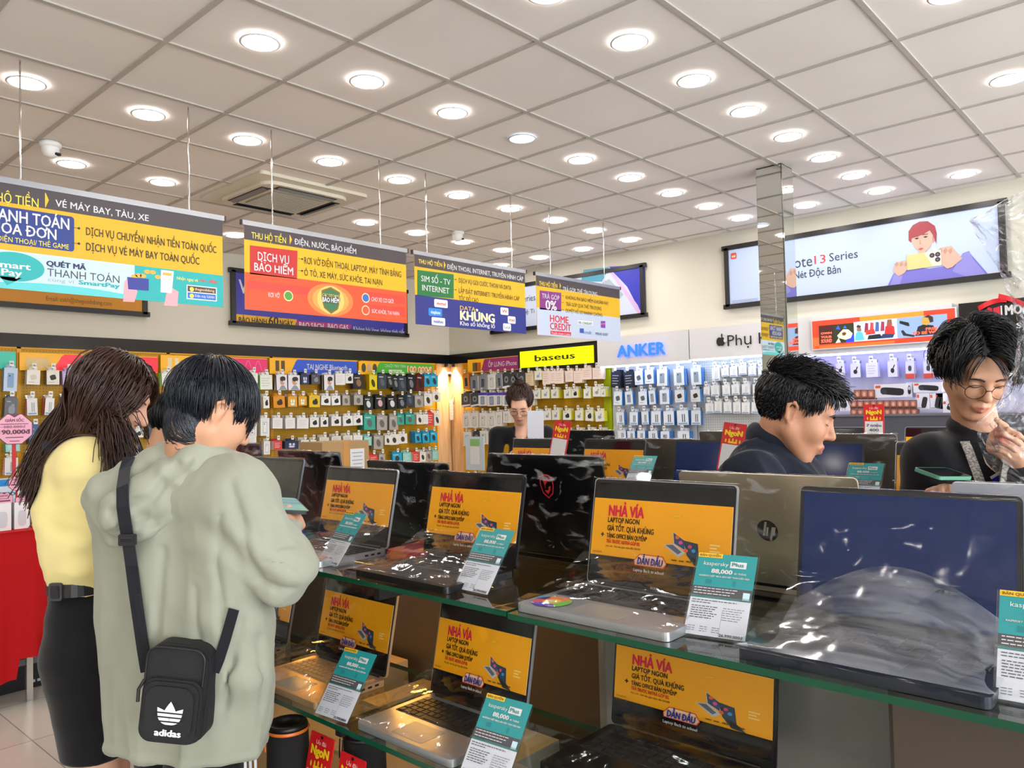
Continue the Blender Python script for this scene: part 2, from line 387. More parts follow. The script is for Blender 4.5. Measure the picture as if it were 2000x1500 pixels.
b = MB(); b.lathe([(.088, -.001), (.091, -.006), (.080, -.009), (.078, -.003)], m_wht, n=32); rim = b.mesh('rim')
for k_, m_ in (('on', m_lamp), ('off', m_dim)):
    b = MB(); b.lathe([(.0005, -.0062), (.05, -.0062), (.079, -.0045)], m_, n=32); lens[k_] = b.mesh('lens')
for i, js, where in ROWS:
    for n, j in enumerate(js):
        dim = i == -.5 and j == 3.5
        pos = TR(GX0 + j * TILE, GY0 + i * TILE, CEIL - .004)
        lab = 'dim bluish recessed downlight in the ' + where if dim else ('round lit downlight, %s in the ' % (ORD[n] if len(js) > 1 else 'alone') + where if len(js) > 1 else 'round lit downlight in the ' + where)
        t = thing('recessed_downlight', lab, 'ceiling light', pos, 'recessed ceiling downlights')
        link('rim', rim, t); link('lens', lens['off' if dim else 'on'], t)

n_ = 0
for i in (-4.5, -2.5, -.5, 1.5):       # unseen lamps added to brighten the camera side, rows continued over the aisle
    for j in (-6.5, -4.5, -2.5):
        t = thing('recessed_downlight', 'downlight over the aisle outside the view, %s of its kind' % ORD[n_], 'ceiling light', TR(GX0 + j * TILE, GY0 + i * TILE, CEIL - .004), 'downlights over the entrance aisle'); n_ += 1
        link('rim', rim, t); link('lens', lens['on'], t)

# ceiling cassette air conditioner
t = thing('ceiling_air_conditioner', 'square white cassette air conditioner set in the ceiling', 'air conditioner', TR(3.255, 5.30, CEIL))
m_ac = mat('ac_white', '#d3ccbb', .45); m_gr = mat('ac_grille', '#9d988b', .6)
b = MB(); b.rbox((0, 0, -.012), (.92, .92, .024), .03, m_ac); b.rbox((0, 0, -.034), (.74, .74, .03), .12, m_ac, n=6); b.build('cover_panel', t)
b = MB(); b.rbox((0, 0, -.052), (.44, .44, .012), .03, m_gr)
for k in range(14): b.box((0, -.2 + k * .031, -.06), (.43, .008, .006), mat('ac_grille_bar', '#b3ae9f', .5))
b.build('intake_grille', t)
for a in range(4):
    R = Matrix.Rotation(a * math.pi / 2, 3, 'Z'); b = MB()
    b.box(R @ Vector((0, .30, -.05)), (.5, .075, .006), m_dark, R)
    b.box(R @ Vector((0, .315, -.055)), (.48, .05, .004), mat('ac_flap', '#6f747a', .3), R @ Matrix.Rotation(.35, 3, 'X')); b.build('air_flap', t)

def dome(x, y, lab):
    t = thing('dome_camera', lab, 'security camera', TR(x, y, CEIL - .004))
    MB().lathe([(.001, 0), (.062, 0), (.062, -.018), (.05, -.03), (.001, -.03)], m_wht).build('mount', t)
    b = MB(); b.lathe([(.048, -.02), (.05, -.05), (.04, -.078), (.02, -.09), (.0005, -.093)], m_wht, n=24)
    b.build('dome', t); MB().lathe([(.02, 0), (.02, -.012), (.0005, -.014)], m_dark, (.03, -.03, -.065), 12).build('camera_lens', t)
dome(1.60, 5.23, 'white dome security camera on the ceiling above the first banner')
dome(5.08, 5.27, 'small white dome security camera beyond the third banner')

# ------------------------------------------------------------------ hanging banners
YB = 4.11; BZ0, BZ1 = 2.117, 2.612
cY, cG, cBk, cWh, cBl = ink('#d6a800'), ink('#3f353a'), ink('#22150d'), ink('#d6d6d8'), ink('#12307f')
cYt = ink('#ffe23c')
def banner(x0, x1, rods, lab, draw):
    t = thing('hanging_banner', lab, 'banner', Matrix.Identity(4), 'service banners hanging in a row')
    p = Panel('Y', YB - .004, 1000, 500); p.o = Vector((x0, YB - .004, BZ0)); p.M = onY(*p.o); w = x1 - x0
    p.box((w / 2, .2475, -.002), (w, .495, .003), cY)
    draw(p, w); p.build('printed_panel', t, p.M)
    b = MB(); b.box(((x0 + x1) / 2, YB, BZ1 + .008), (w + .03, .016, .028), mat('alloy_rail', '#9ea0a6', .3, .8)); b.box((x0 - .016, YB, BZ1 + .008), (.008, .02, .03), m_dark); b.box((x1 + .016, YB, BZ1 + .008), (.008, .02, .03), m_dark); b.build('top_rail', t)
    for xr in rods: MB().tube([(xr, YB, BZ1 + .02), (xr, YB, CEIL - .005)], .0045, m_chrome, 8).build('hanging_rod', t)
def arrow(p, x, y0, y1, m):
    a = p.uv(x, y0); c = p.uv(x, y1); q = p.uv(x + (y1 - y0) * .22, (y0 + y1) / 2)
    p.add([(a[0], a[1], .002), (c[0], c[1], .002), (q[0], q[1], .002)], [(0, 1, 2)], m); p.rect(a[0] - .003, c[1], a[0], a[1], .002, m)
def dot(p, x, y, r=.006):
    a = p.uv(x, y); p.disc(a[0], a[1], r, r, .002, cBk, 10); p.rect(a[0] - .03, a[1] - .001, a[0], a[1] + .001, .002, cBk)
def b1(p, w):
    p.rect(0, .40, w, .495, .001, cG)
    p.W('THU HỘ TIỀN', -62, 384, 75, 366, cYt); arrow(p, 89, 377, 405, ink('#f2b60c'))
    p.W('VÉ MÁY BAY, TÀU, XE', 108, 403, 290, 390, cWh, bold=.012)
    a, c = p.uv(-45, 400), p.uv(145, 492); p.rect(a[0], c[1], c[0], p.uv(145, 424)[1], .001, cBl, .015)
    p.W('THANH TOÁN', -42, 424, 135, 401, cWh, z=.003, bold=.02); p.W('HÓA ĐƠN', -18, 452, 110, 431, cWh, z=.003, bold=.02)
    p.W('THẺ ĐIỆN THOẠI/ THẺ GAME', -36, 466, 134, 456, cYt, z=.003)
    dot(p, 154, 446); dot(p, 154, 476)
    p.W('DỊCH VỤ CHUYỂN/ NHẬN TIỀN TOÀN QUỐC', 168, 459, 422, 444, cBk, bold=.008); p.W('DỊCH VỤ VÉ MÁY BAY TOÀN QUỐC', 168, 489, 389, 474, cBk, bold=.008)
    p.rect(0, 0, w, .178, .001, ink('#bdd2e0'))
    teal = ink('#0fa6a6'); p.rect(w * .60, 0, w, .178, .0015, teal)
    pts = [(0, .0), (w * .6, 0)] + [(w * (.6 - .6 * k / 12), .012 + .028 * math.sin(k / 12 * math.pi * .9 + .2)) for k in range(13)]
    p.poly(pts, .0015, ink('#58c5c9'))
    a = p.uv(28, 521); p.disc(a[0], a[1], .125, .068, .002, teal, 32); p.poly([(a[0] - .03, a[1] - .09), (a[0] + .03, a[1] - .05), (a[0] - .06, a[1] - .05)], .002, teal)
    p.W('Smart', -16, 520, 60, 508, cWh, z=.003, bold=.03); p.W('Pay', 2, 537, 43, 524, cWh, z=.003, bold=.03)
    p.W('QUÉT MÃ', 90, 519, 168, 509, ink('#1d1b4e'), bold=.05); p.W('THANH TOÁN', 92, 539, 233, 524, ink('#3a3a40'), bold=-.006)
    p.W('cùng ví', 93, 549, 145, 542, ink('#9aa6b0')); p.W('SmartPay', 153, 555, 234, 547, teal, bold=.04)
    pk = ink('#f0a0a8'); nv = ink('#28308c'); go = ink('#f0a93a')
    p.P([(240, 589), (243, 550), (252, 540), (262, 552), (268, 570), (262, 590)], .0025, pk); p.P([(248, 541), (290, 545), (290, 568), (250, 565)], .003, nv)
    for x, y in ((262, 540), (270, 538), (279, 539), (287, 531), (298, 532), (308, 541)):
        a = p.uv(x, y); p.disc(a[0], a[1], .016, .011, .0028, go, 12)
    p.P([(320, 597), (324, 575), (335, 562), (348, 570), (346, 598)], .0025, pk); p.P([(314, 527), (339, 530), (335, 573), (313, 571)], .003, cWh)
    p.P([(318, 532), (335, 534), (334, 539), (317, 537)], .0034, go)
    for k in range(4):
        for q in range(3): a = p.uv(318 + q * 6, 546 + k * 6); p.rect(a[0] - .005, a[1] - .004, a[0] + .005, a[1] + .004, .0034, ink('#c5d4ea'))
    p.W('Nhận ngay và', 345, 546, 386, 540, cYt, z=.003); p.W('ưu đãi', 389, 550, 424, 544, ink('#e8473f'), z=.003, bold=.02)
    p.P([(364, 556), (423, 562), (423, 589), (364, 584)], .0028, cWh); p.P([(366, 558), (421, 564), (421, 574), (366, 569)], .0032, ink('#43332b')); p.P([(366, 571), (421, 576), (421, 587), (366, 582)], .0032, ink('#1b69c4'))
    for yy in (565, 578):
        a = p.uv(374, yy); p.disc(a[0], a[1], .012, .012, .0036, cYt, 12)
    p.W('thegioididong', 380, 567, 418, 562, ink('#f7d9a0'), z=.0036); p.W('Điện máy XANH', 380, 580, 418, 575, cWh, z=.0036)
banner(.925, 2.125, (1.13, 1.937), 'leftmost hanging banner, yellow with a teal payment advert at its foot', b1)
def head(p, w, a, b_, pa, pb):
    p.rect(0, .405, w, .495, .001, cG); p.W('THU HỘ TIỀN', *pa, cYt); p.W(b_, *pb, cWh, bold=.01)
def b2(p, w):
    head(p, w, '', 'ĐIỆN, NƯỚC, BẢO HIỂM', (491, 465, 558, 453), (575, 477, 695, 466)); arrow(p, 566, 459, 477, ink('#f2b60c'))
    p.P([(488, 479), (581, 490), (580, 545), (488, 535)], .001, ink('#b81d18'))
    p.W('DỊCH VỤ', 503, 508, 564, 492, cWh, z=.003, bold=.01); p.W('BẢO HIỂM', 496, 528, 572, 513, cWh, z=.003, bold=.015)
    dot(p, 590, 506); dot(p, 590, 529)
    p.W('RƠI VỠ ĐIỆN THOẠI, LAPTOP, MÁY TÍNH BẢNG', 594, 515, 783, 502, cBk, bold=.004); p.W('Ô TÔ, XE MÁY, SỨC KHỎE, TAI NẠN', 594, 538, 746, 526, cBk, bold=.004)
    p.rect(0, 0, w, .215, .001, ink('#cf4a1c')); p.rect(.02, .12, w * .36, .17, .0014, ink('#dd3b2a')); p.rect(w * .72, .13, w * .985, .185, .0014, ink('#dd3b2a')); p.rect(w * .72, .05, w * .985, .105, .0014, ink('#dd3b2a'))
    a = p.uv(646, 586)
    for r, c in ((.17, '#ee7a35'), (.135, '#f29a45'), (.1, '#f6bb62')): p.disc(a[0], a[1], r, r * .6 if r > .12 else r * .9, .0016 + (.2 - r) * .003, ink(c), 32)
    sh = [(0, -.08), (.045, -.05), (.06, .0), (.06, .05), (0, .075), (-.06, .05), (-.06, 0), (-.045, -.05)]
    p.poly([(a[0] + x * 1.15, a[1] + y * 1.1) for x, y in sh], .0022, ink('#7a5c1e')); p.poly([(a[0] + x, a[1] + y * .95) for x, y in sh], .0026, ink('#2f6a3e'))
    p.rect(a[0] - .055, a[1] - .02, a[0] + .055, a[1] + .03, .0030, ink('#23302a'))
    p.W('CÁC DỊCH VỤ', 629, 578, 663, 573, ink('#f3d64e'), z=.0034); p.W('BẢO HIỂM', 629, 589, 662, 580, cWh, z=.0034, bold=.04)
    p.W('RƠI VỠ', 524, 580, 546, 571, cWh, z=.002); p.W('CHO XE CƠ GIỚI', 725, 588, 768, 580, cWh, z=.002); p.W('SỨC KHỎE, TAI NẠN', 726, 611, 779, 604, cWh, z=.002)
    for x, y, c in ((563, 578, '#4b8f2f'), (714, 582, '#2b67b0'), (714, 606, '#d64a2a')):
        a = p.uv(x, y); p.disc(a[0], a[1], .032, .032, .0018, ink('#e9d6a8'), 20); p.disc(a[0], a[1], .026, .026, .0022, ink(c), 20)
banner(2.257, 3.46, (2.441, 3.244), 'second hanging banner from the left, orange advert with a shield', b2)
def b3(p, w):
    head(p, w, '', 'ĐIỆN THOẠI, INTERNET, TRUYỀN HÌNH CÁP', (817, 514, 863, 506), (873, 525, 1021, 516)); arrow(p, 867, 511, 525, ink('#f2b60c'))
    p.P([(815, 527), (886, 536), (886, 583), (815, 577)], .001, ink('#0a6a2e'))
    p.W('SIM SỐ - TV', 822, 549, 879, 538, cWh, z=.003, bold=.01); p.W('INTERNET', 824, 567, 877, 556, cWh, z=.003, bold=.01)
    dot(p, 890, 546, .005); dot(p, 890, 566, .005)
    p.W('DỊCH VỤ GÓI CƯỚC THOẠI VÀ DATA', 896, 552, 998, 543, cBk); p.W('LẮP ĐẶT INTERNET/ TRUYỀN HÌNH CÁP', 896, 572, 1014, 563, cBk); p.W('TỐC ĐỘ CAO', 896, 587, 934, 578, cBk)
    p.rect(0, 0, w, .205, .001, ink('#1b2578'))
    p.W('DATA', 898, 605, 928, 597, ink('#f2c04a'), z=.003); p.W('KHỦNG', 898, 624, 966, 607, ink('#f3e6b5'), z=.003, bold=.05); p.W('Kho số khổng lồ', 898, 635, 966, 627, cWh, z=.003, bold=.02)
    for x, y, c, tx, tc_ in ((861, 593, '#f4f4f4', 'viettel', '#d8232a'), (850, 610, '#1f7fd0', 'vinaphone', '#f4f4f4'), (856, 628, '#f4f4f4', 'mobifone', '#2456a6'), (985, 608, '#f4f4f4', 'W', '#d0502a'), (999, 625, '#f4f4f4', 'itel', '#c8202a'), (990, 639, '#f4f4f4', 'Local', '#555560')):
        a = p.uv(x, y); hw = .065 if x < 900 else .045; p.rect(a[0] - hw, a[1] - .028, a[0] + hw, a[1] + .028, .002, ink(c), .01); p.txt(tx, a[0], a[1] - .012, .024, ink(tc_), .003, w=hw * 1.4, align='C', bold=.02)
banner(3.535, 4.70, (3.657, 4.552), 'third hanging banner from the left, green box and dark blue foot', b3)
def b4(p, w):
    head(p, w, '', 'TRẢ GÓP, THẺ TÍN DỤNG', (1053, 557, 1088, 549), (1099, 568, 1166, 560)); arrow(p, 1093, 553, 564, ink('#f2b60c'))
    p.P([(1054, 567), (1096, 572), (1096, 608), (1054, 604)], .001, ink('#7d2a7b'))
    p.W('TRẢ GÓP', 1058, 582, 1092, 573, cWh, z=.003); p.W('0%', 1065, 604, 1087, 586, cWh, z=.003, bold=.03)
    for y in (578, 591, 605): dot(p, 1100, y, .004)
    p.W('KHÔNG PHÍ BẢO HIỂM KHOẢN VAY', 1105, 584, 1188, 577, cBk); p.W('TRẢ GÓP QUA THẺ TÍN DỤNG', 1105, 597, 1174, 590, cBk); p.W('DUYỆT HỒ SƠ NHANH CHÓNG', 1105, 610, 1176, 603, cBk)
    p.rect(0, 0, w, .225, .001, ink('#b6c0d3'))
    rd = ink('#cf2030'); p.W('HOME', 1074, 628, 1110, 615, rd, bold=.02); p.W('CREDIT', 1074, 643, 1115, 630, rd, bold=.02)
    p.P([(1075, 646), (1115, 649), (1115, 656), (1075, 653)], .002, rd); p.W('Duyệt nhanh 2 phút', 1077, 652, 1113, 648, cWh, z=.003)
    p.P([(1128, 625), (1158, 628), (1158, 636), (1128, 633)], .0015, cWh); p.W('FE CREDIT', 1130, 632, 1156, 628, ink('#2f6a4a'), z=.002, bold=.02)
    p.P([(1173, 627), (1182, 627), (1182, 641), (1173, 640)], .002, ink('#6a3fa0')); p.P([(1173, 632), (1182, 631), (1182, 633), (1173, 634)], .0025, ink('#e05a8a'))
    p.P([(1132, 641), (1140, 642), (1140, 651), (1132, 650)], .002, ink('#2450a8')); p.W('credit', 1141, 652, 1155, 645, ink('#2450a8')); p.W('MIRAE ASSET', 1163, 654, 1188, 649, ink('#35456a'), bold=.01)
banner(4.84, 6.04, (5.034, 5.811), 'rightmost hanging banner, pale foot with finance company marks', b4)

# ------------------------------------------------------------------ framed posters on the walls
def framed(axis, px, lab, draw, fw=.045, fm=None, name='framed_poster', depth=.05):
    """px: upper-left, lower-right corners seen on the wall"""
    pl = (XW if axis == 'X' else YW) - depth
    p = Panel(axis, pl, px[0], px[3]); p.o.z = at(px[2], px[3], **{axis: pl}).z; p.M = onX(*p.o) if axis == 'X' else onY(*p.o); a = p.uv(px[0], px[1]); c = p.uv(px[2], px[3]); w, h = c[0], a[1]; fm = fm or m_dark
    t = thing(name, lab, 'poster', p.M)
    draw(p, w, h); p.build('print', t)
    b = MB(); b.box((w / 2, h / 2, -depth / 2 - .002), (w, h, depth - .006), fm)
    for x, y, sx, sy in ((w / 2, h, w + fw * 2, fw), (w / 2, 0, w + fw * 2, fw), (0, h / 2, fw, h), (w, h / 2, fw, h)): b.box((x, y, -.008), (sx, sy, .04), fm)
    b.build('frame', t)
    return t
def d_xi2(p, w, h):
    p.rect(0, 0, w, h, 0, lit('#a9b8d8', .10))
    a = p.uv(1433, 500); p.rect(a[0] - .03, a[1] - .03, a[0] + .03, a[1] + .03, .002, ink('#d2502a'), .012); p.txt('mi', a[0], a[1] - .014, .026, cWh, .003, align='C', bold=.06)
    k = ink('#2c3440'); p.W('Note', 1532, 527, 1587, 506, k); p.W('13', 1591, 516, 1613, 500, ink('#d0303a')); p.W('Series', 1620, 511, 1676, 495, k)
    p.W('Nét Độc Bản', 1551, 545, 1643, 531, k, bold=.005)
    for y in (586, 589): p.P([(1430, y + 2), (1480, y - 4), (1480, y - 3), (1430, y + 3)], .002, ink('#8b97ad'))
    sk, sk2, hr, pu, pu2 = ink('#c9a293'), ink('#b48a79'), ink('#93333d'), ink('#6f6bc0'), ink('#8683cc')
    p.P([(1731, 564), (1745, 535), (1780, 520), (1815, 525), (1870, 515), (1895, 495), (1930, 535), (1945, 540), (1905, 548), (1735, 566)], .002, pu)
    p.P([(1860, 530), (1880, 495), (1893, 490), (1900, 505), (1925, 535), (1900, 545)], .003, pu2); p.P([(1738, 560), (1748, 530), (1764, 535), (1757, 560)], .003, pu2)
    p.P([(1799, 500), (1822, 490), (1826, 470), (1830, 500), (1815, 515), (1800, 512)], .0025, ink('#ece8ee'))
    p.P([(1779, 468), (1783, 448), (1800, 440), (1818, 446), (1824, 460), (1818, 482), (1805, 494), (1797, 495), (1786, 482)], .004, sk)
    p.P([(1822, 462), (1828, 456), (1829, 470), (1822, 474)], .004, sk2)
    p.P([(1775, 470), (1775, 452), (1783, 440), (1796, 433), (1812, 432), (1826, 441), (1830, 456), (1829, 476), (1823, 460), (1816, 450), (1804, 458), (1792, 462), (1781, 466), (1780, 474)], .005, hr)
    for x, y in ((1791, 466), (1808, 463)): p.P([(x - 5, y), (x, y - 2), (x + 5, y - 1), (x, y + 2)], .006, ink('#3a2a2a')); 
    for x, y in ((1790, 461), (1808, 457)): p.P([(x - 6, y + 1), (x + 5, y - 1), (x + 5, y + 1), (x - 6, y + 3)], .006, ink('#7a4a44'))
    p.P([(1793, 487), (1799, 484), (1805, 485), (1799, 489)], .006, ink('#b0524f')); p.P([(1797, 466), (1800, 477), (1796, 478)], .006, sk2)
    p.P([(1745, 530), (1748, 516), (1760, 510), (1773, 508), (1776, 522), (1766, 534), (1755, 540)], .006, sk); p.P([(1826, 498), (1838, 484), (1858, 480), (1868, 492), (1880, 505), (1860, 522), (1850, 525), (1838, 515)], .006, sk)
    for x0, x1 in ((1748, 1756), (1757, 1765), (1766, 1773)): p.P([(x0, 516), (x1 - 3, 511), (x1, 517), (x0 + 2, 522)], .0064, sk2)
    for x0 in (1832, 1842, 1852): p.P([(x0, 490), (x0 + 6, 484), (x0 + 9, 490), (x0 + 4, 497)], .0064, sk2)
    p.P([(1771, 499), (1838, 488), (1840, 518), (1773, 528)], .008, ink('#cdbd80')); p.P([(1805, 494), (1838, 488), (1840, 518), (1822, 520)], .0085, ink('#f1c9bd'))
    for x, y in ((1821, 499), (1832, 497), (1832, 507)):
        a = p.uv(x, y); p.disc(a[0], a[1], .02, .02, .009, ink('#23262c'), 16); p.disc(a[0], a[1], .009, .009, .0095, ink('#5a6070'), 12)
    p.P([(1926, 535), (1958, 530), (1958, 541), (1926, 546)], .003, ink('#e9a3ad')); p.P([(1930, 540), (1954, 536), (1954, 538), (1930, 542)], .004, ink('#b83040'))
framed('X', (1420, 485, 1961, 537), 'long pale blue poster of a red-haired man photographing with a phone', d_xi2)
def d_xi1(p, w, h):
    p.rect(0, 0, w, h, 0, lit('#b9c3da', .08)); bl = ink('#2a2fae')
    p.P([(1188, 521), (1258, 517), (1258, 615), (1246, 600), (1225, 560)], .002, bl); p.P([(1185, 523), (1190, 521), (1246, 596), (1255, 618), (1250, 618)], .0025, ink('#c9a9d8'))
    p.P([(1140, 527), (1190, 522), (1176, 550), (1135, 550)], .003, ink('#3f8fa8')); p.P([(1176, 552), (1190, 545), (1218, 575), (1205, 590), (1190, 570)], .0035, ink('#9aa6b8'))
    p.W('Note 13 Series', 975, 597, 1046, 585, ink('#2c3440')); p.W('Công Nghệ Ti', 985, 619, 1044, 611, ink('#2c3440'))
framed('X', (962, 567, 1256, 615), 'pale blue framed poster with dark blue corner, half hidden by banners', d_xi1)
def d_blue(p, w, h):
    p.rect(0, 0, w, h, 0, lit('#2b2a8c', .12)); p.rect(0, 0, w, h * .16, .001, lit('#2b2a8c', .12))
    p.P([(457, 613), (580, 624), (575, 641), (457, 632)], .002, ink('#e3ad18')); p.P([(580, 626), (687, 634), (682, 649), (577, 642)], .002, ink('#b22a80'))
    p.W('BẢO HÀNH', 466, 629, 521, 619, cBk, z=.003, bold=.03); p.W('60', 524, 634, 544, 618, cBk, z=.003, bold=.03); p.W('NGÀY', 546, 635, 572, 625, cBk, z=.003, bold=.03)
    p.W('BAO SẠCH', 584, 639, 632, 629, cWh, z=.003, bold=.03); p.W('BAO GAS', 640, 642, 680, 632, cWh, z=.003, bold=.03)
    p.W('Không hài lòng, không tính tiền', 690, 646, 791, 637, cWh, z=.003); p.W('V', 466, 572, 484, 546, cWh, z=.003, bold=.02)
framed('Y', (457, 527, 793, 655), 'dark blue framed poster behind the second hanging banner', d_blue)
def d_yel(p, w, h):
    p.rect(0, 0, w, h, 0, ink('#d08a0c')); p.W('Email: cskh@thegioididong.com', 90, 587, 218, 578, ink('#6a4a10'))
framed('Y', (-200, 520, 283, 614), 'amber framed notice with an email line behind the leftmost banner', d_yel)
# ------------------------------------------------------------------ accessory walls: header signs
def header(axis, x0, y0, x1, y1, lab, draw, e=.25, name='header_sign'):
    pl = (XW if axis == 'X' else YW) - .06
    p = Panel(axis, pl, x0, y1); a = p.uv(x0, y0); c = p.uv(x1, y1); w, h = c[0], a[1]
    t = thing(name, lab, 'sign', p.M); p.box((w / 2, h / 2, -.012), (w, h, .022), m_frame)
    draw(p, w, h, e); p.build('printed_face', t); return t
def slant(p, w, h, c, e, x=.3):
    p.rect(0, 0, w, h, .0003, lit('#dfa21a', e * .6)); pts = [(w, .006), (w, h - .006), (w * x, h - .006)] + [(w * (x - .02 - .05 * (1 - math.cos(k / 6 * math.pi)) / 2), h - .006 - (h - .012) * k / 6) for k in range(1, 7)]
    p.poly(pts, .0008, lit(c, e))
def swirl(p, w, h, x, c):
    pts = [Vector((w * (x + .1 * k / 10), h * (.5 + .35 * math.sin(k * .62)), .002)) for k in range(11)]
    for a, b in zip(pts, pts[1:]):
        d = (b - a).normalized(); n = Vector((-d.y, d.x, 0)) * .003; p.quad(a - n, b - n, b + n, a + n, c)
def h_a(p, w, h, e):
    slant(p, w, h, '#d8263a', e); p.txt('ADAPTER SẠC', w * .40, h * .3, h * .38, cWh, .002, w=w * .42, bold=.03); p.rect(w * .04, h * .1, w * .2, h * .7, .001, ink('#e5c78c'), .02)
header('Y', 38, 688, 308, 723, 'red adaptor sign heading the bay behind the long-haired woman', h_a)
def h_c(p, w, h, e):
    slant(p, w, h, '#c0255a', e); p.txt('CÁP Type C', w * .42, h * .32, h * .36, cWh, .002, w=w * .3, bold=.03); swirl(p, w, h, .36, ink('#e58ab0')); swirl(p, w, h, .78, ink('#e58ab0')); swirl(p, w, h, .88, ink('#e58ab0'))
    for x in (.06, .12): p.rect(w * x, h * .2, w * (x + .035), h * .85, .001, ink('#e9d6b0'))
header('Y', 314, 693, 522, 728, 'crimson cable sign above the short-haired customer', h_c)
def h_b(p, w, h, e):
    slant(p, w, h, '#2747a5', e); p.txt('TAI NGHE Bluetooth', w * .40, h * .33, h * .36, cWh, .002, w=w * .48, bold=.02)
    for x in (.06, .12): p.rect(w * x, h * .2, w * (x + .04), h * .85, .001, ink('#5a4a2e'))
header('Y', 527, 699, 697, 730, 'blue earphone sign heading a yellow bay', h_b)
def h_g(p, w, h, e):
    slant(p, w, h, '#3f8f2e', e, .27); p.txt('CHUỘT MÁY TÍNH', w * .33, h * .6, h * .22, cWh, .002, w=w * .28); p.rect(w * .38, h * .14, w * .56, h * .42, .0016, ink('#cfe3b0'), .01); p.txt('Giá chỉ từ', w * .47, h * .2, h * .15, ink('#2b5a20'), .0025, align='C')
    p.txt('100.000đ', w * .63, h * .22, h * .52, ink('#f7cf9a'), .0024, w=w * .35, bold=.06); p.txt('100.000đ', w * .635, h * .19, h * .52, ink('#c8481e'), .002, w=w * .35, bold=.06)
    for x, c in ((.03, '#4b4a3c'), (.1, '#d8b08f'), (.17, '#4b4a3c')): p.disc(w * (x + .03), h * .5, w * .028, h * .34, .0015, ink(c), 16)
header('Y', 701, 705, 846, 731, 'green computer mouse sign with a large orange price', h_g)
def h_t(p, w, h, e): p.rect(0, 0, w, h, .0003, lit('#2fa08a', e)); swirl(p, w, h, .6, ink('#bfe8dd'))
header('Y', -120, 682, 31, 718, 'teal sign at the left edge of the photo', h_t)
def h_i(p, w, h, e):
    slant(p, w, h, '#7a2350', e, .35); p.txt('ỐP LƯNG iPhone', w * .42, h * .34, h * .34, cWh, .002, w=w * .55, bold=.01)
    for x, c in ((.1, '#6a5a3a'), (.18, '#c86a2a')): p.rect(w * x, h * .1, w * (x + .09), h * .75, .0015, ink(c), .01)
header('X', 914, 703, 1013, 729, 'maroon phone case sign beside the bright yellow lightbox', h_i)

# bright yellow lightbox
p = Panel('X', 6.98, 1016, 719); a = p.uv(1016, 687); c = p.uv(1161, 709); w, h = c[0], a[1]
t = thing('lightbox_sign', 'bright yellow lightbox with black lowercase lettering over the yellow bay', 'sign', p.M)
p.rect(0, 0, w, h, 0, lit('#e4ee00', .5)); p.txt('baseus', w * .21, h * .34, h * .36, ink('#3d3c08'), .002, w=w * .55, bold=.03); p.build('lit_face', t)
b = MB(); b.box((w / 2, h / 2, -.055), (w + .04, h + .04, .1), m_dark)
for x, y, sx, sy in ((w / 2, h + .012, w + .05, .025), (w / 2, -.012, w + .05, .025), (-.012, h / 2, .025, h), (w + .012, h / 2, .025, h)): b.box((x, y, -.004), (sx, sy, .02), m_dark)
b.build('case', t)

# protruding white fascias with a light strip beneath
m_strip = mat('led_strip_glow', '#dfeaff', .4, emit=4.5, ecol='#cfe0ff'); m_stripv = mat('led_strip_violet', '#c8c8ff', .4, emit=4.5, ecol='#b4b8ff')
XF = 6.88
def fascia(y0, y1, z0, z1, lab, strip):
    t = thing('sign_fascia', lab, 'sign board', onX(XF, y0, z0)); w = y0 - y1; h = z1 - z0
    b = MB(); b.box((w / 2, h / 2, -.1), (w - .006, h, .2), m_white); b.build('board', t)
    b = MB(); b.box((w / 2, -.008, -.05), (w - .03, .012, .03), strip); b.build('light_strip', t); return t
fa = fascia(4.99, 3.87, 1.955, 2.265, 'light grey fascia board with glowing blue capitals', m_strip)
fb = fascia(3.865, 2.79, 1.965, 2.262, 'light grey fascia board with black lettering beside the pillar', m_strip)
fc = fascia(2.78, 1.53, 1.93, 2.27, 'pale fascia board holding the red audio lightbox', m_stripv)
p = Panel('X', XF - .02, 1205, 698); p.txt('ANKER', 0, 0, p.uv(1205, 676)[1], mat('blue_neon', '#2f6bff', .3, emit=.55, ecol='#1f55ff'), .0, w=p.uv(1300, 692)[0], bold=.045)
o = p.build('lit_letters', None, p.M); o.parent = fa; o.matrix_parent_inverse = onX(XF, 4.99, 1.955).inverted()
p = Panel('X', XF - .012, 1399, 675); mk = ink('#15161a'); a = p.uv(1407, 668)
q_ = Panel('X', XF - .012, 1399, 675); p, q_ = q_, p; p.disc(a[0] - .012, a[1] + .004, .03, .042, 0, mk, 18); p.disc(a[0] + .018, a[1] + .004, .03, .042, .0002, mk, 18); p.disc(a[0] + .016, a[1] + .062, .008, .02, .0004, mk, 10); p.disc(a[0] + .05, a[1] + .012, .017, .02, .0006, m_white, 12)
o = p.build('fruit_emblem', None, p.M); o.parent = fb; o.matrix_parent_inverse = onX(XF, 3.865, 1.965).inverted(); p = q_
p.W('Phụ Kiện', 1421, 676, 1545, 655, mk, z=0, bold=.004)
o = p.build('raised_letters', None, p.M); o.parent = fb; o.matrix_parent_inverse = onX(XF, 3.865, 1.965).inverted()

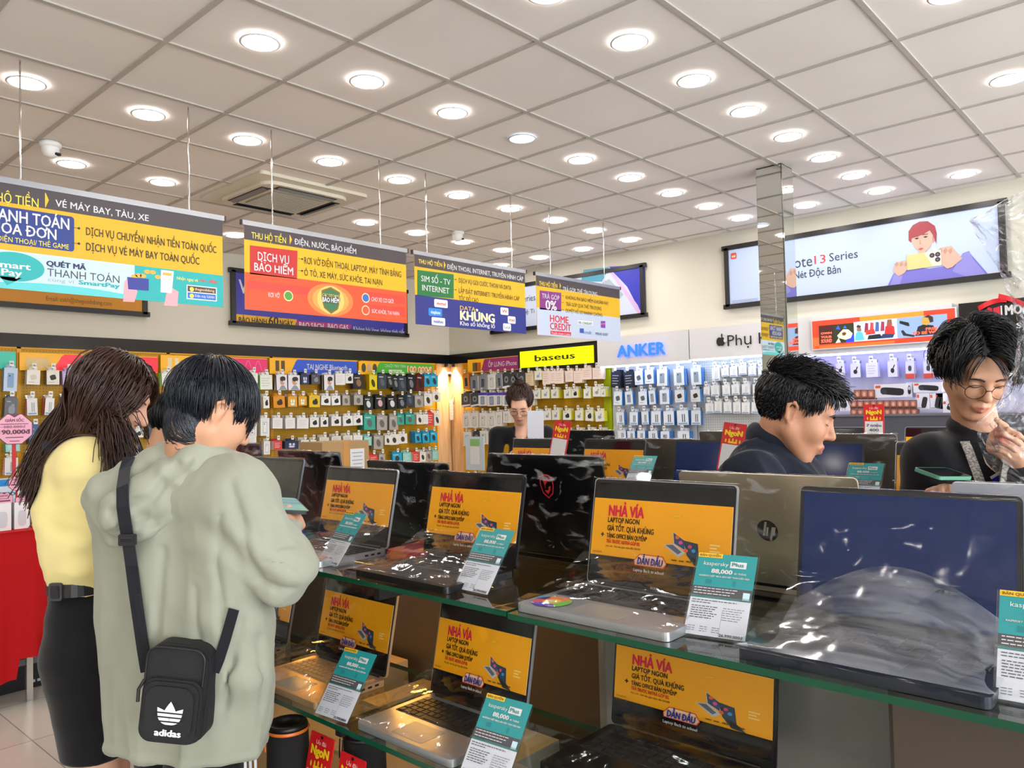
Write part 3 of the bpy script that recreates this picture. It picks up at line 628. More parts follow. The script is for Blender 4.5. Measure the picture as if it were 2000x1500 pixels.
# red audio lightbox: three pictures in one print
p = Panel('X', XF - .035, 1588, 682); a = p.uv(1586, 628); c = p.uv(1867, 653); w, h = c[0], a[1]
t = thing('lightbox_sign', 'red and orange lightbox with three lifestyle pictures of people listening', 'sign', p.M)
E_ = .55; p.rect(0, 0, w, h, 0, lit('#d8351f', E_)); p.rect(w * .36, h * .84, w * .8, h, .0006, lit('#e8772a', E_)); p.rect(.02, 0, w * .6, h * .1, .0006, lit('#df5a25', E_)); p.rect(0, .0, w * .05, h * .4, .0006, lit('#e8562a', E_))
def LP(pts, z, c): p.poly([(w * x, h * y) for x, y in pts], z, lit(c, .45))
p.rect(w * .05, h * .15, w * .315, h * .82, .001, lit('#3a1512', .5)); LP([(.16, .15), (.315, .15), (.315, .82), (.16, .82)], .0013, '#242a18'); LP([(.25, .15), (.315, .15), (.315, .42), (.27, .35)], .0016, '#2038d0')
LP([(.19, .42), (.235, .62), (.275, .6), (.305, .45), (.29, .3), (.25, .25), (.2, .33)], .0018, '#efe0a8'); LP([(.225, .5), (.245, .53), (.26, .48), (.25, .4), (.23, .4)], .002, '#5a3a1c'); LP([(.175, .16), (.2, .33), (.215, .17)], .002, '#f0dcb8'); LP([(.18, .65), (.2, .78), (.215, .62)], .0018, '#2a50d8'); LP([(.235, .66), (.25, .76), (.265, .64)], .0018, '#2a60d8')
for q, (tx, yy, hh) in enumerate((('OWN', .5, .07), ('YOUR', .36, .08), ('SOUND', .2, .12))): p.txt(tx, w * .065, h * yy, h * hh, lit('#f0604a', .7), .003, w=w * .085, bold=.06)
p.rect(w * .315, h * .16, w * .62, h * .84, .001, lit('#a9c9ee', .5))
LP([(.32, .2), (.33, .45), (.35, .52), (.375, .45), (.39, .2)], .002, '#4aa0d8'); LP([(.335, .52), (.34, .68), (.365, .68), (.37, .5)], .002, '#7a5a4a'); LP([(.332, .66), (.345, .74), (.37, .68), (.355, .62)], .0022, '#3a2a24')
for k in range(5): LP([(.39 + k * .038, .45), (.398 + k * .038, .78), (.42 + k * .038, .76), (.418 + k * .038, .45)], .0015, ('#7a2436', '#c83a3a', '#39538a', '#8a2a4a', '#c9a0a8')[k])
LP([(.40, .36), (.40, .52), (.46, .54), (.47, .38)], .002, '#d8332a'); LP([(.41, .2), (.42, .34), (.5, .36), (.52, .2)], .0022, '#1a1c22'); LP([(.53, .3), (.54, .6), (.57, .64), (.6, .58), (.605, .3)], .0023, '#c02a2a'); LP([(.55, .62), (.555, .82), (.585, .82), (.588, .62)], .0024, '#7a4a3a'); LP([(.5, .2), (.52, .35), (.6, .32), (.59, .2)], .0025, '#243050')
p.rect(w * .62, h * .16, w * .95, h * .84, .001, lit('#7b93b8', .4)); LP([(.64, .75), (.7, .66), (.705, .55), (.695, .54), (.637, .66)], .002, '#17181c'); LP([(.74, .2), (.76, .5), (.8, .56), (.86, .5), (.885, .2)], .002, '#1b1c22'); LP([(.79, .56), (.785, .72), (.8, .82), (.83, .82), (.84, .6), (.82, .52)], .0022, '#a8823a'); LP([(.8, .8), (.83, .86), (.86, .78), (.862, .62), (.84, .6), (.83, .76)], .0024, '#2a2420'); LP([(.645, .4), (.66, .43), (.68, .3), (.74, .22), (.73, .17), (.66, .24)], .002, '#22242a')
p.txt('FREE', w * .81, h * .36, h * .08, lit('#f0523a', .7), .003, w=w * .08, bold=.06); p.txt('TO BE WILD', w * .72, h * .24, h * .09, lit('#f0523a', .7), .003, w=w * .2, bold=.06)
p.build('lit_print', t)
MB().box((w / 2, h / 2, -.012), (w + .02, h + .02, .02), m_white).build('case', t)
# black audio shop sign with a red shield mark
p = Panel('X', XF - .02, 1876, 690); a = p.uv(1875, 593); c = p.uv(2090, 640); w, h = c[0], a[1]
t = thing('black_sign', 'black sign with a red winged mark and white capitals, right edge', 'sign', p.M)
p.box((w / 2, h / 2, -.06), (w, h, .12), m_black); rd = ink('#c8243a')
p.P([(1920, 617), (1930, 600), (1938, 602), (1938, 617)], .002, rd); p.P([(1940, 617), (1940, 602), (1953, 598), (1954, 616)], .002, rd); p.P([(1955, 615), (1954, 597), (1957, 597), (1958, 615)], .002, cWh)
p.W('MONSTER', 1963, 615, 2065, 597, cWh, z=.002, bold=.06); p.W('S', 1985, 641, 1996, 631, cWh, z=.002, bold=.03); p.build('face', t)
b = MB(); r = at(1912, 602, X=XF - .04)
for k, (x0, y0, x1, y1) in enumerate(((1911, 603, 1965, 586), (1950, 578, 2030, 612))):
    q = [at(x0 + (x1 - x0) * i / 10, y0 + (y1 - y0) * i / 10 - 5 * math.sin(i / 10 * math.pi), X=XF - .035 - .006 * k - .01 * math.sin(i * .9)) for i in range(11)]
    up_ = Vector((0, .3 if k == 0 else -.2, 1)).normalized(); m_rib = mat('red_ribbon', '#d8202c', .3)
    for u, v in zip(q, q[1:]): b.quad(u - up_ * .018, v - up_ * .018, v + up_ * .018, u + up_ * .018, m_rib)
tag(b.build('red_ribbon'), 'red satin ribbon looped over the black sign', 'ribbon')

# corner fittings: two small warm spotlights and a power strip
m_spot = mat('spot_glow', '#ffe2b8', .4, emit=14, ecol='#ffd9a0')
for n, (pos, lab) in enumerate(((Vector((6.93, 7.40, 2.12)), 'small warm spotlight shining down the left wood panel'), (Vector((6.95, 7.36, 2.115)), 'small warm spotlight shining down the right wood panel'))):
    t = thing('spotlight', lab, 'spotlight', TR(6.97 if n == 0 else 7.03, 7.50 if n == 0 else 7.43, 2.125))
    MB().lathe([(.001, .012), (.02, .012), (.024, -.03), (.02, -.03)], m_dark, n=16).build('housing', t); MB().lathe([(.02, -.026), (.0005, -.026)], m_spot, n=16).build('lamp', t)
    ld = bpy.data.lights.new('spot_beam', 'SPOT'); ld.energy = 16; ld.spot_size = 1.6; ld.spot_blend = .5; ld.color = (1, .74, .45); ld.shadow_soft_size = .02
    lo = bpy.data.objects.new('spot_beam', ld); COL.objects.link(lo); lo.parent = t; lo.location = (0, 0, -.035)
t = thing('wall_camera', 'small dark ball camera in the wood panelled corner', 'security camera', TR(7.03, 7.50, 2.0))
MB().lathe([(.0005, .035), (.025, .026), (.035, 0), (.025, -.026), (.0005, -.035)], m_dark, n=16).build('ball', t); MB().box((.02, .02, .0), (.05, .05, .02), m_dark).build('mount', t)
t = thing('power_strip', 'white multi-socket power strip on the wood corner panel', 'power strip', onX(7.065, 7.50, 1.40))
b = MB(); b.rbox((0, .13, .012), (.055, .27, .022), .01, m_wht); b.build('body', t)
b = MB()
for k in range(5):
    for dx in (-.01, .01): b.disc(dx, .05 + k * .04, .004, .004, .0238, m_dark, 8)
b.build('sockets', t)
MB().tube([(.0, .26, .012), (.03, .33, .014), (.06, .29, .014), (.05, .2, .012), (.0, .26, .012)], .003, m_dark, 6).build('cable', t)
MB().tube([(-.012, -.01, .01), (-.02, -.3, .008), (-.005, -.7, .008), (-.015, -1.2, .008)], .003, m_dark, 6).build('cable', t)

# ------------------------------------------------------------------ hooks and hanging packs
m_wire = mat('hook_wire', '#b9bbbd', .25, 1.0); m_tag = mat('price_tag_white', '#e9e9e6', .45)
def bl(b, x, y, w, h, c, z, r=.3, ang=0):
    """rounded blob icon"""
    R = Matrix.Rotation(ang, 2); pts = []
    for i in range(16):
        t = 2 * math.pi * i / 16; q = R @ Vector((w * math.copysign(abs(math.cos(t)) ** (1 - r), math.cos(t)), h * math.copysign(abs(math.sin(t)) ** (1 - r), math.sin(t)))); pts.append((x + q.x, y + q.y))
    b.poly(pts, z, ink(c))
def icon(b, kind, w, h, z, ac):
    """picture printed on the front of a pack, drawn in the pack's own plane (y down to -h)"""
    if kind == 'cube': bl(b, 0, -h * .5, w * .24, h * .18, ac, z, .5, .3); b.rect(-w * .35, -h * .85, w * .1, -h * .82, z, ink('#8a8a8a'))
    elif kind == 'blob': bl(b, w * .05, -h * .58, w * .25, h * .2, ac, z); bl(b, w * .12, -h * .38, w * .13, h * .1, ac, z + .0002); b.rect(-w * .35, -h * .2, -w * .05, -h * .15, z, ink('#9aa0a6'))
    elif kind == 'ear': bl(b, -w * .12, -h * .45, w * .09, h * .16, ac, z); bl(b, w * .14, -h * .45, w * .09, h * .16, ac, z); bl(b, 0, -h * .75, w * .22, h * .12, ac, z)
    elif kind == 'mouse': bl(b, 0, -h * .55, w * .22, h * .28, ac, z, .0, .35); b.rect(-w * .38, -h * .2, w * .1, -h * .13, z, ink('#c8c8c8'))
    elif kind == 'phone': b.rect(-w * .24, -h * .85, w * .24, -h * .22, z, ink('#9aa3ad'), w * .06); b.rect(-w * .2, -h * .82, w * .2, -h * .25, z + .0003, ink(ac), w * .05); b.disc(-w * .08, -h * .34, w * .06, w * .06, z + .0006, ink('#23252b'), 10)
    elif kind == 'face':
        bl(b, w * .05, -h * .42, w * .22, h * .26, '#c89878', z, .1); bl(b, w * .1, -h * .27, w * .26, h * .16, '#2c2420', z + .0003, .1); b.poly([(-w * .3, -h * .98), (w * .45, -h * .98), (w * .2, -h * .7), (-w * .05, -h * .7)], z + .0002, ink('#8e98a8')); bl(b, w * .18, -h * .45, w * .05, h * .07, '#e9e9ee', z + .0006)
    elif kind == 'cable': b.rect(-w * .06, -h * .8, w * .02, -h * .25, z, ink(ac)); b.rect(w * .12, -h * .8, w * .2, -h * .25, z, ink(ac)); b.rect(-w * .4, -h * .95, w * .4, -h * .85, z, ink('#7fa0c8'))
    elif kind == 'lines':
        for k in range(4): b.rect(-w * .36, -h * (.25 + k * .17), w * (.3 - .12 * (k % 2)), -h * (.21 + k * .17), z, ink(ac))
    elif kind == 'band': b.rect(-w * .5, -h, w * .5, -h * .72, z, ink(ac)); bl(b, 0, -h * .42, w * .2, h * .16, '#3a3f48', z)
    elif kind == 'top': b.rect(-w * .5, -h * .2, w * .5, 0, z, ink(ac)); b.rect(-w * .22, -h * .9, w * .22, -h * .3, z + .0002, ink('#3a3f4a'), w * .05); b.rect(-w * .18, -h * .86, w * .18, -h * .34, z + .0004, ink('#9aa8c0'), w * .04)
    elif kind == 'slant': b.poly([(-w * .5, -h), (w * .5, -h * .9), (w * .5, -h * .8), (-w * .5, -h * .86)], z, ink('#e9e9e9')); bl(b, 0, -h * .42, w * .24, h * .22, '#8a8f98', z, .2); bl(b, 0, -h * .42, w * .1, h * .1, ac, z + .0003, .2)
    elif kind == 'head': bl(b, 0, -h * .6, w * .2, h * .16, ac, z, .1); bl(b, w * .16, -h * .35, w * .06, h * .14, ac, z, .1, -.4)
# style: front colour, side colour, picture, accent, how it looks
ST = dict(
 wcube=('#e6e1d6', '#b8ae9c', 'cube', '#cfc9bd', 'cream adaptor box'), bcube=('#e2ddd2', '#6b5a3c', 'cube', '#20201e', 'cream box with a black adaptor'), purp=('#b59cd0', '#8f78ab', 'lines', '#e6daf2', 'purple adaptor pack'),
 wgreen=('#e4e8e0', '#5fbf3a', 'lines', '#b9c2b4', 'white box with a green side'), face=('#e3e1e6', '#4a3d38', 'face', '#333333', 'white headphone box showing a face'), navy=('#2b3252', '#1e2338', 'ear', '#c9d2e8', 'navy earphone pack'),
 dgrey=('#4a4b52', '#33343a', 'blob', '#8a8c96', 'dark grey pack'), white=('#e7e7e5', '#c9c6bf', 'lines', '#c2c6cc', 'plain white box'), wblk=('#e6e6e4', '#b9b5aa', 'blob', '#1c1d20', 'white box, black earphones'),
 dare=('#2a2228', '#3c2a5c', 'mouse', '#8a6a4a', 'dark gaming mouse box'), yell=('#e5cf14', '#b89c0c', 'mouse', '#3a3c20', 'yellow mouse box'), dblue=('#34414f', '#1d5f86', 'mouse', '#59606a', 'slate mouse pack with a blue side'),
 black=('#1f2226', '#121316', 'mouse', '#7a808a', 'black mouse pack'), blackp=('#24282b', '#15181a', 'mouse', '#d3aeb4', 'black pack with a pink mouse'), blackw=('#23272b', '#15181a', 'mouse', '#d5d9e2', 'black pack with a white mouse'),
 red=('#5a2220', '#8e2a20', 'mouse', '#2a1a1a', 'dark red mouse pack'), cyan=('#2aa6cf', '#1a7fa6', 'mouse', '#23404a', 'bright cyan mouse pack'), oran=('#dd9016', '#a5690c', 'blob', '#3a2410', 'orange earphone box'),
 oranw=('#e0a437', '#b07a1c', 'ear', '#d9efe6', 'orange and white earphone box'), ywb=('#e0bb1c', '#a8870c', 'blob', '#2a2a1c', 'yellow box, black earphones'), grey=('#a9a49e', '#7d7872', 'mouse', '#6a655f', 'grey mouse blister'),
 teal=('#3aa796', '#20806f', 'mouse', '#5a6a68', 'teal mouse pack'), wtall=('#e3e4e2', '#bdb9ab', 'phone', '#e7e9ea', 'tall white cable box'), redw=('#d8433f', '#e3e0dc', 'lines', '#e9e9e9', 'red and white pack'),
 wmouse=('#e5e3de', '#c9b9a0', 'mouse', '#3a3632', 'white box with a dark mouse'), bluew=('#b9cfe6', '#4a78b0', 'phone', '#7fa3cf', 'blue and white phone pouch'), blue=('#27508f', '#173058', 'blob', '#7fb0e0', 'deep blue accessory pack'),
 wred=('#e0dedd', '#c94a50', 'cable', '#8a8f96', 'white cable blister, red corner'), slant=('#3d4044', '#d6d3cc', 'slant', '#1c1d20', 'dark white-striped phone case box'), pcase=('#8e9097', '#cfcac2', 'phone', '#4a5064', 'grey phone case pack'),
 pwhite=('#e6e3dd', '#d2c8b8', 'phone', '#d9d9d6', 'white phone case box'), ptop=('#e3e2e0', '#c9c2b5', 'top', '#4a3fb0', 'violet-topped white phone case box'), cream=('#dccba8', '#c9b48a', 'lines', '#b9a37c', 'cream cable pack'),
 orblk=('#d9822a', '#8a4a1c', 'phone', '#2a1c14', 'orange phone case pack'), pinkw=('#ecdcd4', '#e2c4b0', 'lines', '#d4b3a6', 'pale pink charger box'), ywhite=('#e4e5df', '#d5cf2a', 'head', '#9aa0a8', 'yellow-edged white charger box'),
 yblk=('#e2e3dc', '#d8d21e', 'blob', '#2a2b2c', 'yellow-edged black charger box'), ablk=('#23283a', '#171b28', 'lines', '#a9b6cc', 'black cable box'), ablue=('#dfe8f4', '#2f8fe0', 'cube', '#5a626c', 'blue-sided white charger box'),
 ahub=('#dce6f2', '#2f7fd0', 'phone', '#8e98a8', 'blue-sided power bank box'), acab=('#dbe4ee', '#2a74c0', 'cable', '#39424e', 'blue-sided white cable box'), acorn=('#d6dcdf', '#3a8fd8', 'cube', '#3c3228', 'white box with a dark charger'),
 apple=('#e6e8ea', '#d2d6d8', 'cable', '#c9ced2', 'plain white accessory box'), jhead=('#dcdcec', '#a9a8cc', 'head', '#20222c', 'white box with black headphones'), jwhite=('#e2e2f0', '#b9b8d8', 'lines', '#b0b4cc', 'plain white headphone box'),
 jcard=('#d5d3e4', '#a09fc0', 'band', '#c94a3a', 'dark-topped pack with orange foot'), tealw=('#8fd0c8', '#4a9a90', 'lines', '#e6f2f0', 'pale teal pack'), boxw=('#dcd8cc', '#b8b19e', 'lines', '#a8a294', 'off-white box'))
_pk = {}
def pack_mesh(st, w, h, d):
    k = (st, round(w, 2), round(h, 2), round(d, 3))
    if k not in _pk:
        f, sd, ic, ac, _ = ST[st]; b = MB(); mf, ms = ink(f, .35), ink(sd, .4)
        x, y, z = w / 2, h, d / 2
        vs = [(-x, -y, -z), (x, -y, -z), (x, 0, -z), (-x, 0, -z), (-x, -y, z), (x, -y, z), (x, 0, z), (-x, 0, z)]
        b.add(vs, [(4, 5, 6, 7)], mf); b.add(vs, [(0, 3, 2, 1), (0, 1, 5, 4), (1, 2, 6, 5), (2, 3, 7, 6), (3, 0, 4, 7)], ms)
        b.rect(-w * .3, 0, w * .3, .028, 0, mf, .006); b.rect(-w * .3, 0, w * .3, .028, -.0012, mf, .006); b.disc(0, .014, .006, .006, .0006, ink('#5a5040'), 10)
        icon(b, ic, w, h, z + .0006, ac); _pk[k] = b.mesh('hanging_pack')
    return _pk[k]
hook_me, ptag_me = {}, None
b = MB(); b.rect(-.016, -.022, .016, .022, .0, m_tag, .003); b.rect(-.016, -.022, .016, .022, -.0015, m_tag, .003); b.rect(-.011, -.004, .011, .004, .0006, ink('#55585c')); b.rect(-.011, .008, .006, .012, .0006, ink('#9a9ca0')); ptag_me = b.mesh('price_tag')
def hook(M, ln, lab, grp):
    t = thing('wire_hook', lab, 'hook', M, grp)
    k = round(ln, 2)
    if k not in hook_me:
        b = MB(); b.tube([(0, 0, .0), (0, 0, k * .9), (0, .008, k)], .0028, m_wire, 6); b.box((0, 0, .004), (.024, .03, .006), m_wire); b.tube([(0, .03, 0), (0, .03, k)], .0018, m_wire, 6); hook_me[k] = b.mesh('wire')
    link('wire', hook_me[k], t); link('price_tag', ptag_me, t, Matrix.Translation((0, .022, k + .002)))
def wall_rows(axis, plane, bay, pname, ox, oy, sc, rows, depth=.15, stack=(2, 3), dth=.028):
    """rows of (crop x centre, crop y top, width, height, style); first the front pack of each hook, the others behind it"""
    for r, row in enumerate(rows):
        for n, (cx, cy, cw, ch, st) in enumerate(row):
            pl = plane - depth; px, py = ox + cx / sc, oy + cy / sc
            c = at(px, py, **{axis: pl}); e = at(px + cw / sc / 2, py, **{axis: pl}); s = at(px - cw / sc / 2, py, **{axis: pl}); q = at(px, py + ch / sc, **{axis: pl})
            w = (s.y - e.y if axis == 'X' else e.x - s.x) * .96; h = c.z - q.z; d = dth * random.uniform(.75, 1.2)
            f = onX if axis == 'X' else onY
            place = '%s hook, %s row, %s' % (ORD[n], ORD[r], bay)
            k = random.choice(stack); me = pack_mesh(st, max(w, .035), max(h, .04), d); tilt = random.uniform(-.05, .05)
            for i in range(k):
                off = pl - .004 + i * (d + .004)
                if off > plane - .03: break
                M = (f(off, c.y, c.z) if axis == 'X' else f(c.x, off, c.z)) @ Matrix.Rotation(tilt + random.uniform(-.03, .03), 4, 'Z') @ Matrix.Rotation(random.uniform(-.04, .04), 4, 'Y')
                o = link('hanging_pack', me, None, M)
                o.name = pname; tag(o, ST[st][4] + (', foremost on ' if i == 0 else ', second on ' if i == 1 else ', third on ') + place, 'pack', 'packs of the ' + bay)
            hook(f(plane - .022, c.y, c.z + .014) if axis == 'X' else f(c.x, plane - .022, c.z + .014), depth + .01, 'wire hook with price tag, %s in the %s row, %s' % (ORD[n], ORD[r], bay), 'hooks of the ' + bay)
wall_rows('Y', YW, 'left edge bay', 'phone_pouch', 0, 660, 4.167, [[(85, 245, 115, 190, 'bluew')], [(90, 490, 110, 165, 'dgrey')], [(95, 850, 120, 75, 'tealw')], [(90, 975, 112, 140, 'wred')]])
wall_rows('Y', YW, 'adaptor bay', 'adaptor_box', 0, 660, 4.167, [
 [(270, 262, 112, 118, 'wcube'), (425, 264, 108, 116, 'bcube'), (556, 270, 115, 112, 'purp'), (690, 290, 80, 90, 'wcube')], [(255, 492, 90, 138, 'wred'), (403, 490, 76, 138, 'wred'), (535, 480, 62, 100, 'grey'), (1275, 510, 62, 76, 'white')],
 [(280, 716, 106, 146, 'blue'), (412, 706, 92, 150, 'blue'), (1120, 740, 84, 70, 'wblk')], [(960, 905, 80, 70, 'white'), (1118, 900, 82, 70, 'acab'), (250, 950, 100, 110, 'oran')]])
wall_rows('Y', YW, 'cable bay', 'cable_pack', 0, 660, 4.167, [
 [(1360, 285, 106, 106, 'wgreen')], [(1352, 480, 74, 158, 'blue')], [(1238, 694, 82, 126, 'dgrey')], [(2040, 800, 80, 70, 'white')]])
wall_rows('Y', YW, 'earphone bay', 'earphone_box', 480, 660, 4.762, [
 [(65, 325, 78, 95, 'wgreen'), (180, 345, 120, 135, 'wgreen'), (325, 342, 104, 143, 'face'), (440, 347, 112, 138, 'face'), (540, 338, 80, 92, 'navy'), (640, 340, 82, 90, 'dgrey'), (765, 345, 96, 140, 'face'), (870, 332, 95, 106, 'white'), (955, 332, 76, 90, 'wblk')],
 [(180, 545, 58, 110, 'wblk'), (300, 540, 112, 110, 'oran'), (428, 545, 90, 95, 'oranw'), (520, 545, 80, 84, 'oranw'), (632, 535, 104, 110, 'ywb'), (740, 540, 90, 86, 'wblk'), (828, 540, 84, 86, 'wblk'), (925, 535, 74, 92, 'grey')],
 [(60, 760, 76, 160, 'wtall'), (172, 745, 88, 165, 'wtall'), (290, 745, 96, 98, 'white'), (406, 745, 94, 98, 'white'), (522, 745, 114, 98, 'white'), (632, 740, 86, 90, 'wblk'), (722, 738, 74, 88, 'wblk'), (832, 732, 92, 86, 'wblk'), (942, 726, 96, 92, 'wblk'), (1035, 722, 92, 90, 'wblk')],
 [(190, 960, 60, 125, 'wtall'), (290, 960, 82, 80, 'redw'), (420, 958, 130, 70, 'navy'), (540, 950, 80, 90, 'wblk'), (620, 950, 56, 90, 'wblk'), (722, 925, 92, 70, 'boxw'), (832, 915, 92, 70, 'boxw'), (940, 908, 92, 70, 'boxw'), (1036, 905, 88, 100, 'white')]])
wall_rows('Y', YW, 'mouse bay', 'mouse_pack', 480, 660, 4.762, [
 [(1040, 352, 108, 122, 'dare'), (1175, 346, 76, 138, 'yell'), (1262, 342, 84, 130, 'dblue'), (1332, 348, 62, 112, 'black'), (1392, 362, 60, 118, 'black'), (1448, 362, 74, 132, 'dblue'), (1535, 352, 84, 136, 'black'), (1616, 348, 78, 146, 'red'), (1682, 346, 70, 108, 'cyan'), (1746, 346, 68, 108, 'cyan')],
 [(1040, 532, 88, 92, 'grey'), (1132, 552, 86, 118, 'blackw'), (1240, 544, 100, 116, 'blackp'), (1352, 548, 98, 116, 'blackw'), (1442, 542, 80, 114, 'black'), (1520, 524, 62, 106, 'dblue'), (1602, 540, 82, 106, 'grey'), (1686, 518, 76, 114, 'wmouse'), (1766, 502, 80, 92, 'wmouse')],
 [(1142, 718, 108, 136, 'teal'), (1260, 724, 100, 134, 'grey'), (1370, 724, 88, 132, 'grey'), (1432, 712, 66, 96, 'teal'), (1520, 708, 88, 94, 'teal'), (1610, 714, 60, 90, 'wmouse'), (1662, 712, 48, 88, 'white'), (1712, 694, 56, 120, 'redw'), (1770, 700, 56, 116, 'wmouse')],
 [(1126, 918, 74, 82, 'tealw'), (1226, 908, 94, 126, 'grey'), (1312, 908, 60, 86, 'wmouse'), (1372, 898, 80, 96, 'wmouse'), (1452, 892, 84, 90, 'wmouse'), (1590, 888, 60, 86, 'cyan'), (1666, 880, 68, 96, 'cyan'), (1738, 874, 66, 98, 'cyan')],
 [(1180, 1090, 80, 90, 'redw'), (1260, 1080, 60, 90, 'grey'), (1400, 1072, 90, 90, 'cyan'), (1490, 1066, 80, 90, 'tealw'), (1572, 1064, 66, 90, 'redw'), (1640, 1060, 56, 90, 'wmouse'), (1694, 1052, 56, 90, 'grey'), (1752, 1046, 60, 90, 'tealw')]])
wall_rows('X', XW, 'phone case bay', 'phone_case_box', 860, 600, 5, [
 [(255, 655, 66, 142, 'orblk'), (338, 676, 78, 140, 'pcase'), (425, 664, 84, 142, 'pcase'), (510, 654, 74, 150, 'pwhite'), (582, 654, 62, 144, 'pcase'), (650, 646, 76, 146, 'slant'), (722, 646, 84, 142, 'slant'), (800, 644, 78, 134, 'slant'), (880, 644, 76, 124, 'cream')],
 [(255, 842, 88, 132, 'slant'), (344, 842, 86, 130, 'slant'), (420, 834, 82, 128, 'ptop'), (506, 834, 92, 132, 'ptop'), (580, 834, 66, 126, 'ptop'), (656, 832, 86, 132, 'ptop'), (890, 830, 50, 130, 'pwhite')],
 [(262, 1034, 78, 144, 'pwhite'), (342, 1034, 82, 144, 'pwhite'), (430, 1034, 78, 144, 'pwhite'), (506, 1034, 82, 144, 'pwhite'), (582, 1024, 64, 136, 'pwhite'), (656, 1016, 68, 112, 'pwhite')],
 [(270, 1218, 78, 136, 'pwhite'), (360, 1218, 78, 126, 'slant'), (432, 1206, 86, 132, 'pwhite'), (506, 1222, 48, 124, 'teal')]], .13)
wall_rows('X', XW, 'yellow lightbox bay', 'charger_box', 860, 600, 5, [
 [(962, 622, 76, 88, 'ywhite'), (1042, 624, 78, 130, 'pinkw'), (1108, 624, 60, 120, 'pinkw'), (1166, 622, 90, 124, 'pinkw'), (1266, 622, 78, 106, 'pinkw'), (1350, 622, 86, 118, 'pinkw'), (1436, 594, 100, 112, 'pinkw'), (1545, 592, 104, 110, 'pinkw')],
 [(950, 814, 74, 80, 'ywhite'), (1036, 804, 78, 86, 'ywhite'), (1126, 804, 78, 84, 'ywhite'), (1250, 804, 74, 84, 'ywhite'), (1322, 798, 70, 86, 'yblk'), (1442, 798, 70, 92, 'ywhite'), (1535, 776, 86, 96, 'ywhite'), (1600, 800, 44, 74, 'ywhite')],
 [(962, 1018, 90, 88, 'ywhite'), (1050, 1012, 78, 96, 'ywhite'), (1136, 1004, 78, 96, 'ywhite'), (1246, 1012, 80, 88, 'yblk'), (1362, 1008, 80, 98, 'ywhite'), (1462, 1004, 78, 106, 'yblk'), (1562, 1014, 86, 94, 'ywhite')],
 [(1250, 1200, 80, 90, 'ywhite'), (1360, 1200, 80, 90, 'ywhite'), (1470, 1198, 84, 90, 'ywhite'), (1580, 1200, 80, 90, 'ywhite')]], .13)
wall_rows('X', XW, 'blue sign bay', 'accessory_box', 1160, 600, 5, [
 [(225, 634, 100, 152, 'ablk'), (345, 634, 98, 150, 'ablk'), (442, 624, 84, 134, 'ablue'), (547, 614, 88, 134, 'ablue'), (672, 608, 106, 160, 'ahub'), (836, 604, 104, 160, 'ahub'), (1000, 594, 104, 164, 'ahub')],
 [(242, 824, 82, 132, 'ablue'), (345, 824, 76, 126, 'ahub'), (482, 824, 82, 130, 'ablue'), (570, 814, 66, 134, 'ahub'), (696, 808, 96, 138, 'ahub'), (842, 808, 96, 120, 'acorn'), (996, 804, 96, 120, 'acorn')],
 [(262, 1024, 78, 124, 'acab'), (396, 1024, 82, 124, 'acab'), (506, 1018, 74, 126, 'acab'), (612, 1014, 96, 136, 'acab'), (736, 1014, 106, 136, 'acab'), (872, 1008, 114, 142, 'acab'), (1002, 1008, 96, 140, 'acab')],
 [(280, 1204, 80, 90, 'acab'), (372, 1208, 78, 90, 'acab'), (470, 1206, 78, 90, 'acab'), (582, 1208, 92, 90, 'acab'), (702, 1212, 88, 134, 'ahub'), (880, 1208, 116, 120, 'acab')]], .11)
wall_rows('X', XW, 'pillar pegboard', 'accessory_pack', 1160, 600, 5, [
 [(1195, 594, 80, 126, 'apple'), (1285, 594, 76, 84, 'apple'), (1370, 580, 76, 100, 'apple'), (1455, 570, 80, 90, 'apple'), (1550, 580, 76, 90, 'apple'), (1640, 585, 70, 84, 'apple')],
 [(1110, 780, 60, 80, 'apple'), (1185, 764, 80, 104, 'apple'), (1295, 760, 76, 104, 'apple'), (1385, 754, 76, 104, 'apple'), (1490, 752, 78, 100, 'apple'), (1595, 752, 78, 100, 'apple')],
 [(1135, 938, 78, 94, 'apple'), (1220, 920, 74, 110, 'apple'), (1310, 928, 78, 104, 'apple'), (1400, 926, 74, 110, 'apple'), (1490, 930, 80, 110, 'apple'), (1585, 926, 78, 110, 'apple')]], .11)
wall_rows('X', XW, 'audio wall', 'headphone_box', 1540, 560, 4.348, [[(440, 652, 76, 100, 'jhead'), (570, 652, 86, 118, 'jhead'), (712, 646, 104, 122, 'jwhite'), (886, 632, 84, 134, 'jhead'), (1035, 632, 76, 148, 'jcard'), (1190, 630, 84, 148, 'jcard'), (1330, 630, 84, 148, 'jcard')]], .13, (2, 2))
